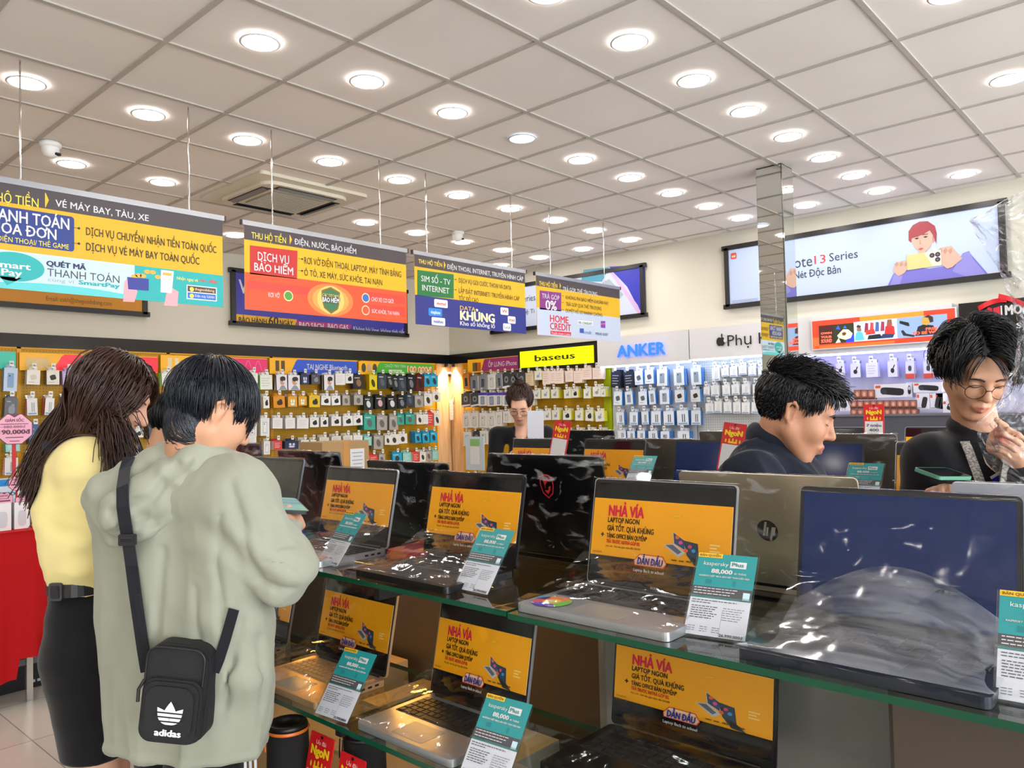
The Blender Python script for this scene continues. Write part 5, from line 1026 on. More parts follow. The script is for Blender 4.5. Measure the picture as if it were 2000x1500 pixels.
# ------------------------------------------------------------------ second and third islands
def far_island(x0, x1, y0, y1, lab, z=ZT):
    t = thing('laptop_island', lab, 'display table', Matrix.Identity(4)); MB().box(((x0 + x1) / 2, (y0 + y1) / 2, z / 2), (x1 - x0 - .1, y1 - y0 - .04, z - .02), m_lam).build('cabinet', t); MB().box(((x0 + x1) / 2, (y0 + y1) / 2, z - .006), (x1 - x0, y1 - y0, .012), mat('glass_top', '#5e6f68', .08)).build('glass_top', t)
far_island(2.73, 3.5, -.6, 3.1, 'second laptop island behind the man in the navy jacket')
far_island(3.98, 4.75, -.6, 1.9, 'third laptop island beyond the mirrored pillar')
I2 = [(2.575, .35, 'silver', True, None, 'advert laptop behind the red tag on the second island'), (2.11, .345, 'grey', True, None, 'advert laptop in the middle of the second island, before the yellow bay'),
      (1.63, .31, 'black', False, navy_scr, 'laptop with a plain dark teal-blue screen beside the navy shoulder'), (1.155, .345, 'black', False, navy_scr, 'laptop with a navy screen behind the face of the man in navy'), (.705, .34, 'silver', True, None, 'advert laptop just left of the black sleeve')]
for y, w_, c, pr, sc, lab in I2: lap(y, 2.975, ZT, lab, w=w_, lh=.26, col=c, promo=pr, screen=sc, film='clear' if pr else None, seed=int(y * 100))
for y, w_, lh_, c, lab in ((2.36, .36, .30, 'black', 'dark wrapped lid right behind the first red tag'), (1.965, .42, .26, 'brown', 'taupe wrapped lid beside the middle advert laptop'), (1.52, .40, .295, 'brown', 'taupe lid behind the dark teal-blue screen'), (1.10, .40, .285, 'brown', 'taupe wrapped lid behind the navy screen, between the men')):
    lap(y, 3.19, ZT, lab, face=FACE_AWAY, w=w_, lh=lh_, col=c, promo=False, keys=False, film='back', seed=int(y * 77))
def far_stand(x, y, z, lab): 
    M = onX(x, y, z) @ Matrix.Rotation(math.radians(-36), 4, 'X'); t = thing('price_stand', lab, 'price stand', M, 'price stands with teal headers'); link('header_card', hd_me, t); link('price_sheet', ps_me, t); holder_mesh(.113, .162, .6).build('acrylic_holder', t)
    b = MB(); b.quad((0, 0, -.001), (.113, 0, -.001), (.113, -.06, -.075), (0, -.06, -.075), m_acryl); b.build('easel_foot', t)
far_stand(2.72, 1.86, 1.165, 'small teal price stand below the middle advert laptop, second island'); far_stand(2.70, .96, 1.16, 'small teal price stand behind the silver wrapped lid')
for y, w_, c, pr, lab in ((1.49, .34, 'silver', True, 'advert laptop on the far island left of the red tag'), (1.03, .34, 'silver', True, 'advert laptop on the far island right of the red tag')): lap(y, 4.26, ZT, lab, w=w_, lh=.275, col=c, promo=pr, seed=int(y * 31))
# cardboard carton and clutter beyond the islands
t = thing('cardboard_carton', 'sealed brown carton with a white label behind the black lid', 'box', TR(3.47, 5.0, .9)); MB().box((0, 0, .2), (.42, .3, .4), mat('cardboard', '#a98a5e', .8)).build('body', t); MB().box((.0, -.151, .27), (.05, .002, .26), ink('#c08a4a', .4)).build('tape', t); b = MB(); b.box((.10, -.152, .24), (.13, .002, .2), cWh)
for k in range(6): b.box((.10, -.1535, .31 - k * .028), (.1 - .02 * (k % 2), .001, .006), ink('#8a92a8'))
b.build('shipping_label', t)
t = thing('stock_counter', 'low counter carrying the brown carton behind the first island', 'counter', TR(3.6, 5.1, 0)); MB().box((0, 0, .44), (1.6, .5, .86), m_lam).build('cabinet', t); MB().box((0, 0, .885), (1.64, .54, .03), m_white).build('top', t)
p_ = at(928, 905, X=4.6); t = thing('paper_stand', 'pale blue standee with a small green printed sheet beside the dark lid', 'sign', onX(4.6, p_.y + .11, 1.02)); MB().box((.11, .13, 0), (.22, .28, .004), ink('#b9c6d2')).build('board', t); MB().box((.11, -.51, -.01), (.03, 1.02, .012), m_chrome).build('post', t); MB().box((.11, -1.012, -.01), (.26, .014, .2), m_dark).build('foot', t); b = MB(); b.rect(.06, .04, .17, .25, .0035, cWh); b.rect(.06, .19, .17, .25, .004, ink('#7fb36a')); b.build('printed_sheet', t)
t = thing('display_counter', 'pale counter in front of the woman with the bun', 'counter', TR(4.75, 3.6, 0)); MB().box((0, 0, .5), (.5, 1.1, 1.0), m_lam).build('cabinet', t); MB().box((0, 0, 1.01), (.54, 1.14, .02), m_white).build('top', t)
# red folded cloths and blue pouch between the laptops on the first island
for k in range(3): tag(MB().rbox((0, 0, .004), (.20, .14, .007), .02, ink(('#a8323a', '#c23a40', '#9a2a34')[k], .6)).build('folded_leaflet', None, TR(1.52, 1.74, ZT + .002 + k * .009, .1 * k)), ('lowest', 'middle', 'topmost')[k] + ' of the red leaflets stacked behind the dark advert laptop', 'leaflet', 'red leaflets')
tag(MB().box((0, 0, .035), (.05, .10, .07), ink('#2a1fae', .4), taper=.6).build('blue_pouch', None, TR(1.40, 2.27, ZT + .001, .3)), 'small bright blue pouch between two laptops, upper shelf', 'pouch')
tag(MB().rbox((0, 0, .004), (.16, .2, .006), .004, cWh).build('paper_pad', None, basis((1.44, 2.86, ZT + .096), (0, -1, 0), (.34, 0, .94), (-.94, 0, .34))), 'white sheet leaning at the far end beside the glossy screen', 'paper')
# ------------------------------------------------------------------ audio wall counter and boxed speakers
XL = 6.45; zc = at(1700, 813, X=XL).z
t = thing('audio_counter', 'dark counter below the violet audio wall', 'counter', Matrix.Identity(4)); MB().box((6.76, 1.6, zc / 2), (.60, 2.4, zc), mat('counter_grey', '#4d4e58', .4)).build('cabinet', t); MB().box((6.755, 1.6, zc + .006), (.62, 2.42, .014), mat('counter_top', '#63646e', .35)).build('top', t)
zc += .013
def gift(px0, py0, px1, py1, X, lab, kind, dep=.12, grp=None, stack=None):
    a, c = at(px0, py1, X=X), at(px1, py0, X=X); w, h = a.y - c.y, c.z - a.z; z0 = a.z if stack is None else stack
    t = thing('speaker_box', lab, 'boxed speaker', onX(X, a.y, z0), grp); b = MB(); b.box((w / 2, h / 2, -dep / 2), (w, h, dep), ink('#d9d9e8', .4)); b.build('carton', t); b = MB(); b.rect(w * .04, h * .72, w * .2, h * .92, .001, ink('#d2552a')); 
    if kind == 'long': bl(b, w * .55, h * .45, w * .36, h * .28, '#1c1d22', .001, .5, -.1); bl(b, w * .3, h * .42, w * .09, h * .2, '#33353c', .0014, .2)
    elif kind == 'tube': bl(b, w * .6, h * .42, w * .2, h * .36, '#22242a', .001, .5, -.2); b.rect(w * .04, h * .05, w * .5, h * .1, .001, ink('#8a8ca0'))
    else: bl(b, w * .5, h * .4, w * .26, h * .2, '#22242a', .001, .2); bl(b, w * .5, h * .6, w * .2, h * .2, '#22242a', .001, .1); bl(b, w * .5, h * .6, w * .13, h * .13, '#d9d9e8', .0014, .1)
    b.build('printed_front', t); return z0 + h
gift(1791, 768, 1815, 799, 6.62, 'tall speaker carton, left of the pair under the flask picture box', 'tube', grp='boxed speakers'); gift(1817, 768, 1841, 799, 6.62, 'tall speaker carton, right of the pair under the flask picture box', 'tube', grp='boxed speakers')
def cube(px0, py0, px1, py1, X, lab):
    a, c = at(px0, py1, X=X), at(px1, py0, X=X); w, h = a.y - c.y, c.z - a.z; t = thing('window_box', lab, 'toy box', onX(X, a.y, a.z), 'small brown window boxes'); MB().box((w / 2, h / 2, -.03), (w * .96, h * .97, .06), ink('#7d4a3c', .35)).build('carton', t)
    b = MB(); b.rect(w * .12, h * .3, w * .88, h * .9, .001, ink('#b0786a', .25), .01); bl(b, w * .5, h * .55, w * .2, h * .22, '#d8a08a', .002, .1); b.rect(w * .1, h * .08, w * .9, h * .22, .001, ink('#4a2a24')); b.build('window', t)
for r, (y0, y1, x0, x1, nn) in enumerate(((761, 781, 1668, 1708, 3), (782, 799, 1661, 1790, 10), (799, 813, 1661, 1792, 10))):
    for k in range(nn):
        s = (x1 - x0) / nn; cube(x0 + s * k, y0 - k * .12, x0 + s * (k + 1), y1, 6.60, '%s brown window box from the left, %s row of the pile on the audio counter' % (ORD[k], ('top', 'middle', 'bottom')[r]))
gift(1708, 749, 1771, 777, 6.62, 'large flat speaker box showing a fat round speaker', 'long', .14); gift(1784, 746, 1838, 767, 6.62, 'wide box with a flask-shaped speaker picture behind the black hair', 'long', .1); gift(1771, 747, 1781, 776, 6.64, 'dark narrow box end beside the large flat speaker box', 'x', .1)
gift(1829, 768, 1842, 800, 6.62, 'narrow speaker carton beside the tall one', 'tube'); gift(1842, 782, 1872, 806, 6.60, 'low box with a clip speaker beside the glasses', 'clip'); gift(1636, 772, 1660, 803, 6.6, 'white box with a purple speaker above the navy forehead', 'clip')
# ------------------------------------------------------------------ people: smooth bodies from blended volumes
RV = Vector((_right.x, _right.y, 0)); FV = Vector((_fwd.x, _fwd.y, 0)); ZV = Vector((0, 0, 1))
def heading(a):
    """horizontal direction: 0 away from the camera, 90 towards picture right, 180 towards the camera"""
    a = math.radians(a); return (FV * math.cos(a) + RV * math.sin(a)).normalized()
def frame(o, a, pitch=0, roll=0, sc=1.0):
    """x forward (pitched down), y to the body's left, z up"""
    f = heading(a); l = ZV.cross(f); p = math.radians(pitch); x = f * math.cos(p) - ZV * math.sin(p); z = f * math.sin(p) + ZV * math.cos(p)
    r = math.radians(roll); y2 = l * math.cos(r) + z * math.sin(r); z2 = z * math.cos(r) - l * math.sin(r)
    return basis(o, x * sc, y2 * sc, z2 * sc)
class Vol:
    def __init__(s): s.ops = []
    def rc(s, a, b, ra, rb, k=.02, sub=False):
        a, b = np.array(a, float), np.array(b, float); ab = b - a; l2 = max(1e-12, ab @ ab)
        def f(P):
            t = np.clip(((P - a) @ ab) / l2, 0, 1); return np.linalg.norm(P - a - t[..., None] * ab, axis=-1) - (ra + (rb - ra) * t)
        s.ops.append((f, (a + b) / 2, math.sqrt(l2) / 2 + max(ra, rb), k, sub)); return s
    def chain(s, pts, rs, k=.02):
        t = Vol()
        for i in range(len(pts) - 1): t.rc(pts[i], pts[i + 1], rs[i], rs[i + 1])
        fs = [o[0] for o in t.ops]; c = np.mean([np.array(p, float) for p in pts], 0); R = max(np.linalg.norm(np.array(p, float) - c) + r for p, r in zip(pts, rs))
        def f(P):
            D = fs[0](P)
            for g in fs[1:]: D = Vol.mix(D, g(P), .006, False)
            return D
        s.ops.append((f, c, R, k, False)); return s
    def el(s, M, c, r, k=.02, sub=False, rot=None):
        """ellipsoid given in the frame M"""
        B = M @ Matrix.Translation(c)
        if rot is not None: B = B @ rot
        I = np.array(B.inverted()); r = np.array(r, float); sc = M.to_scale().x
        def f(P):
            q = P @ I[:3, :3].T + I[:3, 3]; k0 = np.linalg.norm(q / r, axis=-1); k1 = np.linalg.norm(q / (r * r), axis=-1); return k0 * (k0 - 1) / np.maximum(k1, 1e-9) * sc
        s.ops.append((f, np.array(B.translation), max(r) * sc, k, sub)); return s
    def cut(s, p, n):
        """keep only the side the normal points away from"""
        p, n = np.array(p, float), np.array(Vector(n).normalized(), float)
        s.ops.append((lambda P: -((P - p) @ n), None, 0, 0.004, True)); return s
    def d(s, P):
        D = np.full(P.shape[:-1], 9.0)
        for f, c, r, k, sub in s.ops: D = Vol.mix(D, f(P), k, sub)
        return D
    @staticmethod
    def mix(D, E, k, sub):
        if sub: E = -E; h = np.clip(.5 + .5 * (E - D) / k, 0, 1); return D * (1 - h) + E * h + k * h * (1 - h)
        h = np.clip(.5 + .5 * (E - D) / k, 0, 1); return E * (1 - h) + D * h - k * h * (1 - h)
    def surf(s, h, lo=None, hi=None):
        bs = [(c - r, c + r) for f, c, r, k, sub in s.ops if c is not None and not sub]
        lo = np.min([b[0] for b in bs], 0) - .03 if lo is None else np.array(lo); hi = np.max([b[1] for b in bs], 0) + .03 if hi is None else np.array(hi)
        B = 10; nb = np.ceil((hi - lo) / (h * B)).astype(int); g = np.stack(np.meshgrid(*[np.arange(n) for n in nb], indexing='ij'), -1).reshape(-1, 3)
        cen = lo + (g + .5) * B * h; dc = s.d(cen); rad = h * B * .87; keep = np.abs(dc) < rad * 1.6 + .012
        D = np.repeat(np.repeat(np.repeat(np.where(dc < 0, -1., 1.).reshape(nb), B, 0), B, 1), B, 2).astype(np.float32)
        gk = g[keep]; ck = cen[keep]; loc = np.stack(np.meshgrid(*[np.arange(B)] * 3, indexing='ij'), -1).reshape(-1, 3)
        P = lo + (gk[:, None, :] * B + loc[None]) * h; E = np.full(P.shape[:2], 9.0)
        for f, c, r, k, sub in s.ops:
            sel = np.ones(len(ck), bool) if c is None else np.linalg.norm(ck - c, axis=1) < r + rad + .06 + k
            if sel.any(): E[sel] = Vol.mix(E[sel], f(P[sel]), k, sub)
        D6 = D.reshape(nb[0], B, nb[1], B, nb[2], B); D6[gk[:, 0], :, gk[:, 1], :, gk[:, 2], :] = E.reshape(-1, B, B, B); D = D6.reshape(nb * B)
        S_ = D < 0; c8 = np.zeros(np.array(D.shape) - 1, np.int8)
        for o in np.ndindex(2, 2, 2): c8 += S_[o[0]:D.shape[0] - 1 + o[0], o[1]:D.shape[1] - 1 + o[1], o[2]:D.shape[2] - 1 + o[2]]
        act = (c8 > 0) & (c8 < 8); ii = np.argwhere(act); idx = np.full(act.shape, -1, np.int32); idx[act] = np.arange(len(ii))
        acc = np.zeros((len(ii), 3)); cnt = np.zeros(len(ii))
        for o in np.ndindex(2, 2, 2):
            for ax in range(3):
                if o[ax]: continue
                q = list(o); q[ax] = 1; d0 = D[tuple((ii + o).T)]; d1 = D[tuple((ii + q).T)]; m = (d0 < 0) != (d1 < 0); t = d0[m] / (d0[m] - d1[m])
                a = np.tile(np.array(o, float), (m.sum(), 1)); a[:, ax] += t; acc[m] += a; cnt[m] += 1
        V = lo + (ii + acc / cnt[:, None]) * h; F = []
        for ax in range(3):
            sl = [slice(1, -1)] * 3; s0, s1 = list(sl), list(sl); s0[ax] = slice(0, -1); s1[ax] = slice(1, None)
            A0, A1 = S_[tuple(s0)], S_[tuple(s1)]; e = np.argwhere(A0 != A1); flip = A0[tuple(e.T)]
            e = e + 1; e[:, ax] -= 1; u, v = (ax + 1) % 3, (ax + 2) % 3; q = []
            for du, dv in ((-1, -1), (0, -1), (0, 0), (-1, 0)): w = e.copy(); w[:, u] += du; w[:, v] += dv; q.append(idx[tuple(w.T)])
            Q = np.stack(q, 1); Q[~flip] = Q[~flip][:, ::-1]; F.append(Q)
        return V, np.concatenate(F)
def normals(V, F):
    n = np.cross(V[F[:, 2]] - V[F[:, 0]], V[F[:, 3]] - V[F[:, 1]]); o = np.zeros_like(V)
    for k in range(4): np.add.at(o, F[:, k], n)
    return o / np.maximum(1e-12, np.linalg.norm(o, axis=1))[:, None]
def _h(i, j, k, s): 
    x = (i * 374761393 + j * 668265263 + k * 2147483647 + s * 1274126177) & 0x7fffffff; x = ((x ^ (x >> 13)) * 1103515245) & 0x7fffffff; return ((x ^ (x >> 16)) & 0xffff) / 65535.0
def vn(P, sc, seed=0):
    """smooth value noise, -1..1"""
    q = P * np.asarray(sc, float); i = np.floor(q).astype(np.int64); f = q - i; f = f * f * (3 - 2 * f); r = 0
    for o in np.ndindex(2, 2, 2):
        w = np.prod([f[:, a] if o[a] else 1 - f[:, a] for a in range(3)], axis=0); r = r + w * _h(i[:, 0] + o[0], i[:, 1] + o[1], i[:, 2] + o[2], seed)
    return r * 2 - 1
def skinmesh(name, V, F, mats, parent, root, fm=None, disp=None, smooth=2):
    for _ in range(smooth):       # even out the stair steps of the grid
        a = np.zeros_like(V); c = np.zeros(len(V))
        for k in range(4):
            np.add.at(a, F[:, k], V[F[:, (k + 1) % 4]] + V[F[:, (k + 3) % 4]]); np.add.at(c, F[:, k], 2)
        V = V * .5 + .5 * a / np.maximum(c, 1)[:, None]
    if disp is not None: n = normals(V, F); V = V + n * disp(V, n)[:, None]
    me = bpy.data.meshes.new(name); me.vertices.add(len(V)); me.vertices.foreach_set('co', (V - np.array(root)).astype(np.float32).ravel())
    me.loops.add(len(F) * 4); me.loops.foreach_set('vertex_index', F.astype(np.int32).ravel()); me.polygons.add(len(F)); me.polygons.foreach_set('loop_start', np.arange(len(F), dtype=np.int32) * 4)
    try: me.polygons.foreach_set('loop_total', np.full(len(F), 4, np.int32))
    except Exception: pass
    me.update(calc_edges=True); me.polygons.foreach_set('use_smooth', np.ones(len(F), bool))
    for m in mats: me.materials.append(m)
    if fm is not None: me.polygons.foreach_set('material_index', fm(V[F].mean(1)).astype(np.int32))
    me.validate(); return link(name, me, parent)
def drapes(P, amp, sc, seed, p=2.0):
    """sharp-crested hanging folds"""
    w = .12 * vn(P, np.asarray(sc, float) * .6, seed + 3)[:, None]; r = 1 - np.abs(vn(P + w, sc, seed)); q = 1 - np.abs(vn(P + w, np.asarray(sc, float) * 2.1, seed + 1))
    return amp * (r ** p + .4 * q ** p - .55)
def folds(P, amp, sc, seed, ridge=.6):
    a = vn(P, sc, seed); b = vn(P, np.asarray(sc, float) * 2.3, seed + 5); r = 1 - np.abs(vn(P + .02 * a[:, None], np.asarray(sc, float) * 1.4, seed + 9)) * 2
    return amp * (a * .8 + b * .35 + ridge * np.clip(r, -.3, 1) * .8)
# --- head, hands, hair
def head(v, M):
    """skull, face, ears and lids in the head frame M (origin between the ears, metres)"""
    sc = M.to_scale().x; T = lambda *p: M @ Vector(p)
    def r(a, b, ra, rb, k=.012, sub=False): v.rc(T(*a), T(*b), ra * sc, rb * sc, k, sub)
    v.el(M, (-.014, 0, .036), (.095, .074, .086), .01); v.el(M, (.030, 0, -.018), (.062, .064, .082), .03)
    for y in (-1, 1):
        r((-.002, .053 * y, -.050), (.058, .020 * y, -.104), .022, .018, .03); v.el(M, (.056, .036 * y, -.030), (.030, .026, .028), .02)
    r((.066, -.008, -.108), (.066, .008, -.108), .016, .016, .02); r((.078, -.038, .026), (.078, .038, .026), .011, .011, .02)
    v.el(M, (.052, 0, -.066), (.040, .036, .034), .02)
    for y in (-1, 1): v.el(M, (.098, .032 * y, .005), (.020, .017, .013), .012, True)
    r((.086, 0, .012), (.108, 0, -.026), .0075, .0105, .012); r((.106, -.002, -.030), (.106, .002, -.030), .0105, .0105, .008)
    for y in (-1, 1):
        r((.094, .011 * y, -.034), (.097, .010 * y, -.034), .0075, .0075, .006); r((.103, .006 * y, -.040), (.100, .0065 * y, -.046), .0032, .0032, .003, True)
        v.el(M, (.0735, .032 * y, .003), (.0150, .0175, .0135), .004)
        r((.082, .018 * y, .0012), (.0765, .046 * y, -.0005), .0014, .0012, .002, True)
        for a, b in (((-.006, .070 * y, -.03), (.0, .082 * y, .016)), ((.0, .082 * y, .016), (-.012, .086 * y, .026)), ((-.012, .086 * y, .026), (-.026, .085 * y, .014)), ((-.026, .085 * y, .014), (-.018, .078 * y, -.02)), ((-.018, .078 * y, -.02), (-.006, .072 * y, -.034))): r(a, b, .0045, .0045, .005)
        v.el(M, (-.010, .073 * y, .0), (.015, .006, .024), .006)
    r((.0890, -.021, -.067), (.0958, 0, -.0630), .0045, .0062, .006); r((.0958, 0, -.0630), (.0890, .021, -.067), .0062, .0045, .006)
    r((.0880, -.015, -.075), (.0938, 0, -.0765), .005, .0070, .006); r((.0938, 0, -.0765), (.0880, .015, -.075), .0070, .005, .006)
    r((.0970, -.020, -.0707), (.1012, 0, -.0695), .0015, .0017, .003, True); r((.1012, 0, -.0695), (.0970, .020, -.0707), .0017, .0015, .003, True)
def face_mats(M, lipc):
    I = np.array(M.inverted())
    def f(C):
        q = C @ I[:3, :3].T + I[:3, 3]; x, y, z = q.T
        return np.where((x > .084) & (np.abs(y) < .0215 * (1 - ((z + .0705) / .02) ** 2)) & (np.abs(z + .0705) < .0105 - np.abs(y) * .18), 1, 0)
    return f
def brows(M, parent, root, m, thick=.0032, lash=True):
    hv = Vol(); head(hv, M); sc = M.to_scale().x; b = MB()
    def Q(*p):
        x = np.linspace(.125, .05, 151); k = np.argmax(hv.d(np.array([list(M @ Vector((q, p[1], p[2]))) for q in x])) < .0006); return M @ Vector((x[k], p[1], p[2])) - Vector(root)
    for y in (-1, 1):
        b.tube([Q(.0905, .014 * y, .0215), Q(.0905, .026 * y, .026), Q(.083, .040 * y, .0265), Q(.073, .050 * y, .022)], [thick * sc * .9, thick * sc * 1.1, thick * sc, thick * sc * .4], m, 8, flat=.8)
    b.build('eyebrows', parent)
    b = MB()
    for y in (-1, 1): b.tube([Q(.0845, .017 * y, .0), Q(.0887, .026 * y, -.0022), Q(.0885, .035 * y, -.0026), Q(.081, .047 * y, -.0004)], [.0007 * sc, .0013 * sc, .0014 * sc, .0008 * sc], m, 6)
    b.build('eyelashes', parent)
def hand(v, M, curl=(40, 45, 30), spread=0.0, thumb=((.55, .75, -.35), (.8, .5, -.35)), left=False, k=.006, sc=1.0):
    """palm and five fingers; frame M: origin wrist, x along the fingers, y towards the thumb, z out of the back of the hand"""
    T = lambda *p: M @ Vector((p[0] * sc, p[1] * sc, p[2] * sc))
    v.rc(T(-.005, 0, 0), T(.03, 0, 0), .026 * sc, .026 * sc, .02)
    for y, e in ((.026, .082), (.008, .088), (-.010, .084), (-.026, .074)): v.rc(T(.015, y * .6, 0), T(e, y, 0), .015 * sc, .0115 * sc, .012)
    v.el(M, (.035 * sc, .022 * sc, -.008 * sc), (.03 * sc, .016 * sc, .014 * sc), .012)
    for n, (y, x0, ls) in enumerate(((.027, .084, (.042, .026, .021)), (.0085, .090, (.046, .029, .022)), (-.0105, .086, (.042, .027, .021)), (-.0275, .076, (.033, .021, .018)))):
        c = curl[n] if hasattr(curl[0], '__len__') else curl; p = Vector((x0, y, -.001)); a = 0; sp = spread * (1.2 - n)
        for j, l_ in enumerate(ls):
            a += math.radians(c[j]); d = Vector((math.cos(a) * math.cos(sp), math.sin(sp), -math.sin(a))); q = p + d * l_
            v.rc(T(*p), T(*q), (.0088 - .0008 * j - (.001 if n == 3 else 0)) * sc, (.0082 - .0009 * j - (.001 if n == 3 else 0)) * sc, .004); p = q
    p = Vector((.022, .026, -.006))
    for j, (d, l_) in enumerate(zip((thumb[0], thumb[0], thumb[1]), (.030, .034, .028))):
        q = p + Vector(d).normalized() * l_; v.rc(T(*p), T(*q), (.0125 - .0015 * j) * sc, (.0112 - .0018 * j) * sc, .008); p = q
def strands(name, paths, r0, r1, m, parent, root, extra=None, sides=3):
    """many thin hairs as one mesh; paths: list of (S,3) arrays of equal length"""
    P = np.array(paths, float); n, s_, _ = P.shape; d = np.gradient(P, axis=1); d /= np.maximum(1e-9, np.linalg.norm(d, axis=2))[..., None]
    a = np.cross(d, np.array([.31, .2, .93])); a /= np.maximum(1e-9, np.linalg.norm(a, axis=2))[..., None]; b = np.cross(d, a)
    t = np.linspace(0, 1, s_); rad = (r0 * (1 - t ** 3) + r1 * t ** 3)[None, :, None]
    V = np.stack([P + rad * (a * math.cos(2 * math.pi * j / sides) + b * math.sin(2 * math.pi * j / sides)) for j in range(sides)], 2).reshape(-1, 3)
    i = np.arange(n)[:, None, None] * s_ * sides + np.arange(s_ - 1)[None, :, None] * sides; j = np.arange(sides)[None, None, :]; k = (j + 1) % sides
    F = np.stack(np.broadcast_arrays(i + j, i + k, i + sides + k, i + sides + j), -1).reshape(-1, 4)
    if extra is not None: F = np.concatenate([F, extra[1] + len(V)]); V = np.concatenate([V, extra[0]])
    return skinmesh(name, V, F, [m], parent, root, smooth=0)
HC, HR = np.array((-.014, 0, .036)), np.array((.099, .080, .091))
def cap_shell(M, inside, off=.003, n=64):
    """close-fitting scalp patch beneath the strands"""
    vs, id_, F = [], {}, []
    th = np.linspace(0, math.pi, n // 2 + 1); ph = np.linspace(0, 2 * math.pi, n + 1)[:-1]
    for a, t in enumerate(th):
        for b, p in enumerate(ph): vs.append(HC + (HR + off) * np.array((math.sin(t) * math.cos(p), math.sin(t) * math.sin(p), math.cos(t))))
    vs = np.array(vs)
    for a in range(n // 2):
        for b in range(n):
            q = [a * n + b, a * n + (b + 1) % n, (a + 1) * n + (b + 1) % n, (a + 1) * n + b]
            if inside(vs[q].mean(0)): F.append(q[::-1])
    t = np.array(M); return vs @ t[:3, :3].T + t[:3, 3], np.array(F)
def grow(M, n, inside, flow, length, steps=8, lift=.35, grav=.25, hug=.0, jit=.25, seed=1, off=.002, wave=0.0):
    """hairs from the scalp: flow(p) gives the combing direction in the head frame"""
    rg = np.random.default_rng(seed); out = []; T = np.array(M); down = np.array(M.to_3x3().inverted() @ Vector((0, 0, -1))); down = down / np.linalg.norm(down)
    while len(out) < n:
        d = rg.normal(size=3); d /= np.linalg.norm(d); p = HC + HR * d
        if not inside(p): continue
        nn = (p - HC) / HR ** 2; nn /= np.linalg.norm(nn); f = np.array(flow(p), float); f -= nn * (f @ nn); f /= max(1e-6, np.linalg.norm(f)); L_ = length(p) * rg.uniform(.65, 1.18); st = L_ / (steps - 1)
        v = f + nn * lift * rg.uniform(.6, 1.4) + rg.normal(size=3) * jit * .4; v /= np.linalg.norm(v); path = [p.copy()]; ex = rg.uniform(0, hug) ; w = rg.uniform(0, 6.28)
        for k in range(1, steps):
            v = v + down * grav * st * 20 * .5 - (nn * .12 if k > 1 else 0); v /= np.linalg.norm(v); p = p + v * st
            if wave: p = p + nn * wave * math.sin(w + k * 1.3) * st
            q = (p - HC) / (HR + off + ex); lq = np.linalg.norm(q)
            if lq < 1: p = HC + (p - HC) / lq
            nn = (p - HC) / HR ** 2; nn /= np.linalg.norm(nn); path.append(p.copy())
        out.append(np.array(path) @ T[:3, :3].T + T[:3, 3])
    return out
def push_out(paths, vol, off):
    pa = np.array(paths); fl = pa.reshape(-1, 3)
    for it in range(3):
        dd = vol.d(fl); m_ = dd < off; q = fl[m_]; g_ = np.stack([vol.d(q + np.eye(3)[k] * .003) - dd[m_] for k in range(3)], 1); g_ /= np.maximum(1e-6, np.linalg.norm(g_, axis=1))[:, None]; fl[m_] += g_ * (off - dd[m_])[:, None]
    return list(fl.reshape(pa.shape))
def skin_mat(name, c):
    if name in _mats: return _mats[name]
    m = mat(name, c, .48, spec=.35); b = m.node_tree.nodes['Principled BSDF']; b.inputs['Subsurface Weight'].default_value = .12; b.inputs['Subsurface Radius'].default_value = (.012, .005, .003); b.inputs['Subsurface Scale'].default_value = .6
    return bump(m, 160, .06, dist=.003)
def hair_mat(name, c, rough=.34): return bump(mat(name, c, rough, spec=.45), 60, .15, (1, 1, .15))
def cloth(name, c, rough=.85, c2=None, sc=7):
    m = mat(name, c, rough, spec=.2)
    if c2: vary(m, c, c2, sc, lo=.3, hi=.7)
    m.node_tree.nodes['Principled BSDF'].inputs['Sheen Weight'].default_value = .15; return bump(m, 900, .12, dist=.002)
def hit(v, px, py, off=.004, d0=.8, d1=4.0):
    """first point of volume v along the sight line of a pixel"""
    t = np.linspace(d0, d1, 900); P = np.array([list(at(px, py, d=q)) for q in (d0, d1)]); P = P[0] + (P[1] - P[0]) * ((t - d0) / (d1 - d0))[:, None]; D = v.d(P); k = np.argmax(D < off); return Vector(P[k]) if D.min() < off else Vector(P[np.argmin(D)])
def ribbon(b, pts, w, m, th=.002, nrm=None):
    """flat strap through points; nrm: outward direction per point"""
    n = len(pts); vs = []
    for i, p in enumerate(pts):
        t = (pts[min(i + 1, n - 1)] - pts[max(i - 1, 0)]).normalized(); q = nrm[i] if nrm is not None else -CF; s_ = t.cross(q).normalized(); o = s_.cross(t).normalized()
        for a, c in ((-1, 1), (1, 1), (1, -1), (-1, -1)): vs.append(tuple(p + s_ * a * w / 2 + o * c * th / 2))
    fs = [(i * 4 + j, i * 4 + (j + 1) % 4, (i + 1) * 4 + (j + 1) % 4, (i + 1) * 4 + j) for i in range(n - 1) for j in range(4)] + [(3, 2, 1, 0), (n * 4 - 4, n * 4 - 3, n * 4 - 2, n * 4 - 1)]
    return b.add(vs, fs, m)
def person(lab, foot):
    return thing('person', lab, 'person', Matrix.Translation(foot))
m_lip = lambda n, c: skin_mat(n, c)
sk1 = skin_mat('skin_fair', '#dba98f'); sk2 = skin_mat('skin_warm', '#c89678'); sk3 = skin_mat('skin_tan', '#bd886a'); lip1 = skin_mat('lips_rose', '#bd7566'); lip2 = skin_mat('lips_warm', '#a8685a')
h_br = hair_mat('hair_brown', '#3a221a'); h_bk = hair_mat('hair_black', '#0b0c12', .3); h_bb = hair_mat('hair_blueblack', '#0d1220', .3)
bez = lambda a, b, c, d, t: a * (1 - t) ** 3 + b * 3 * t * (1 - t) ** 2 + c * 3 * t * t * (1 - t) + d * t ** 3

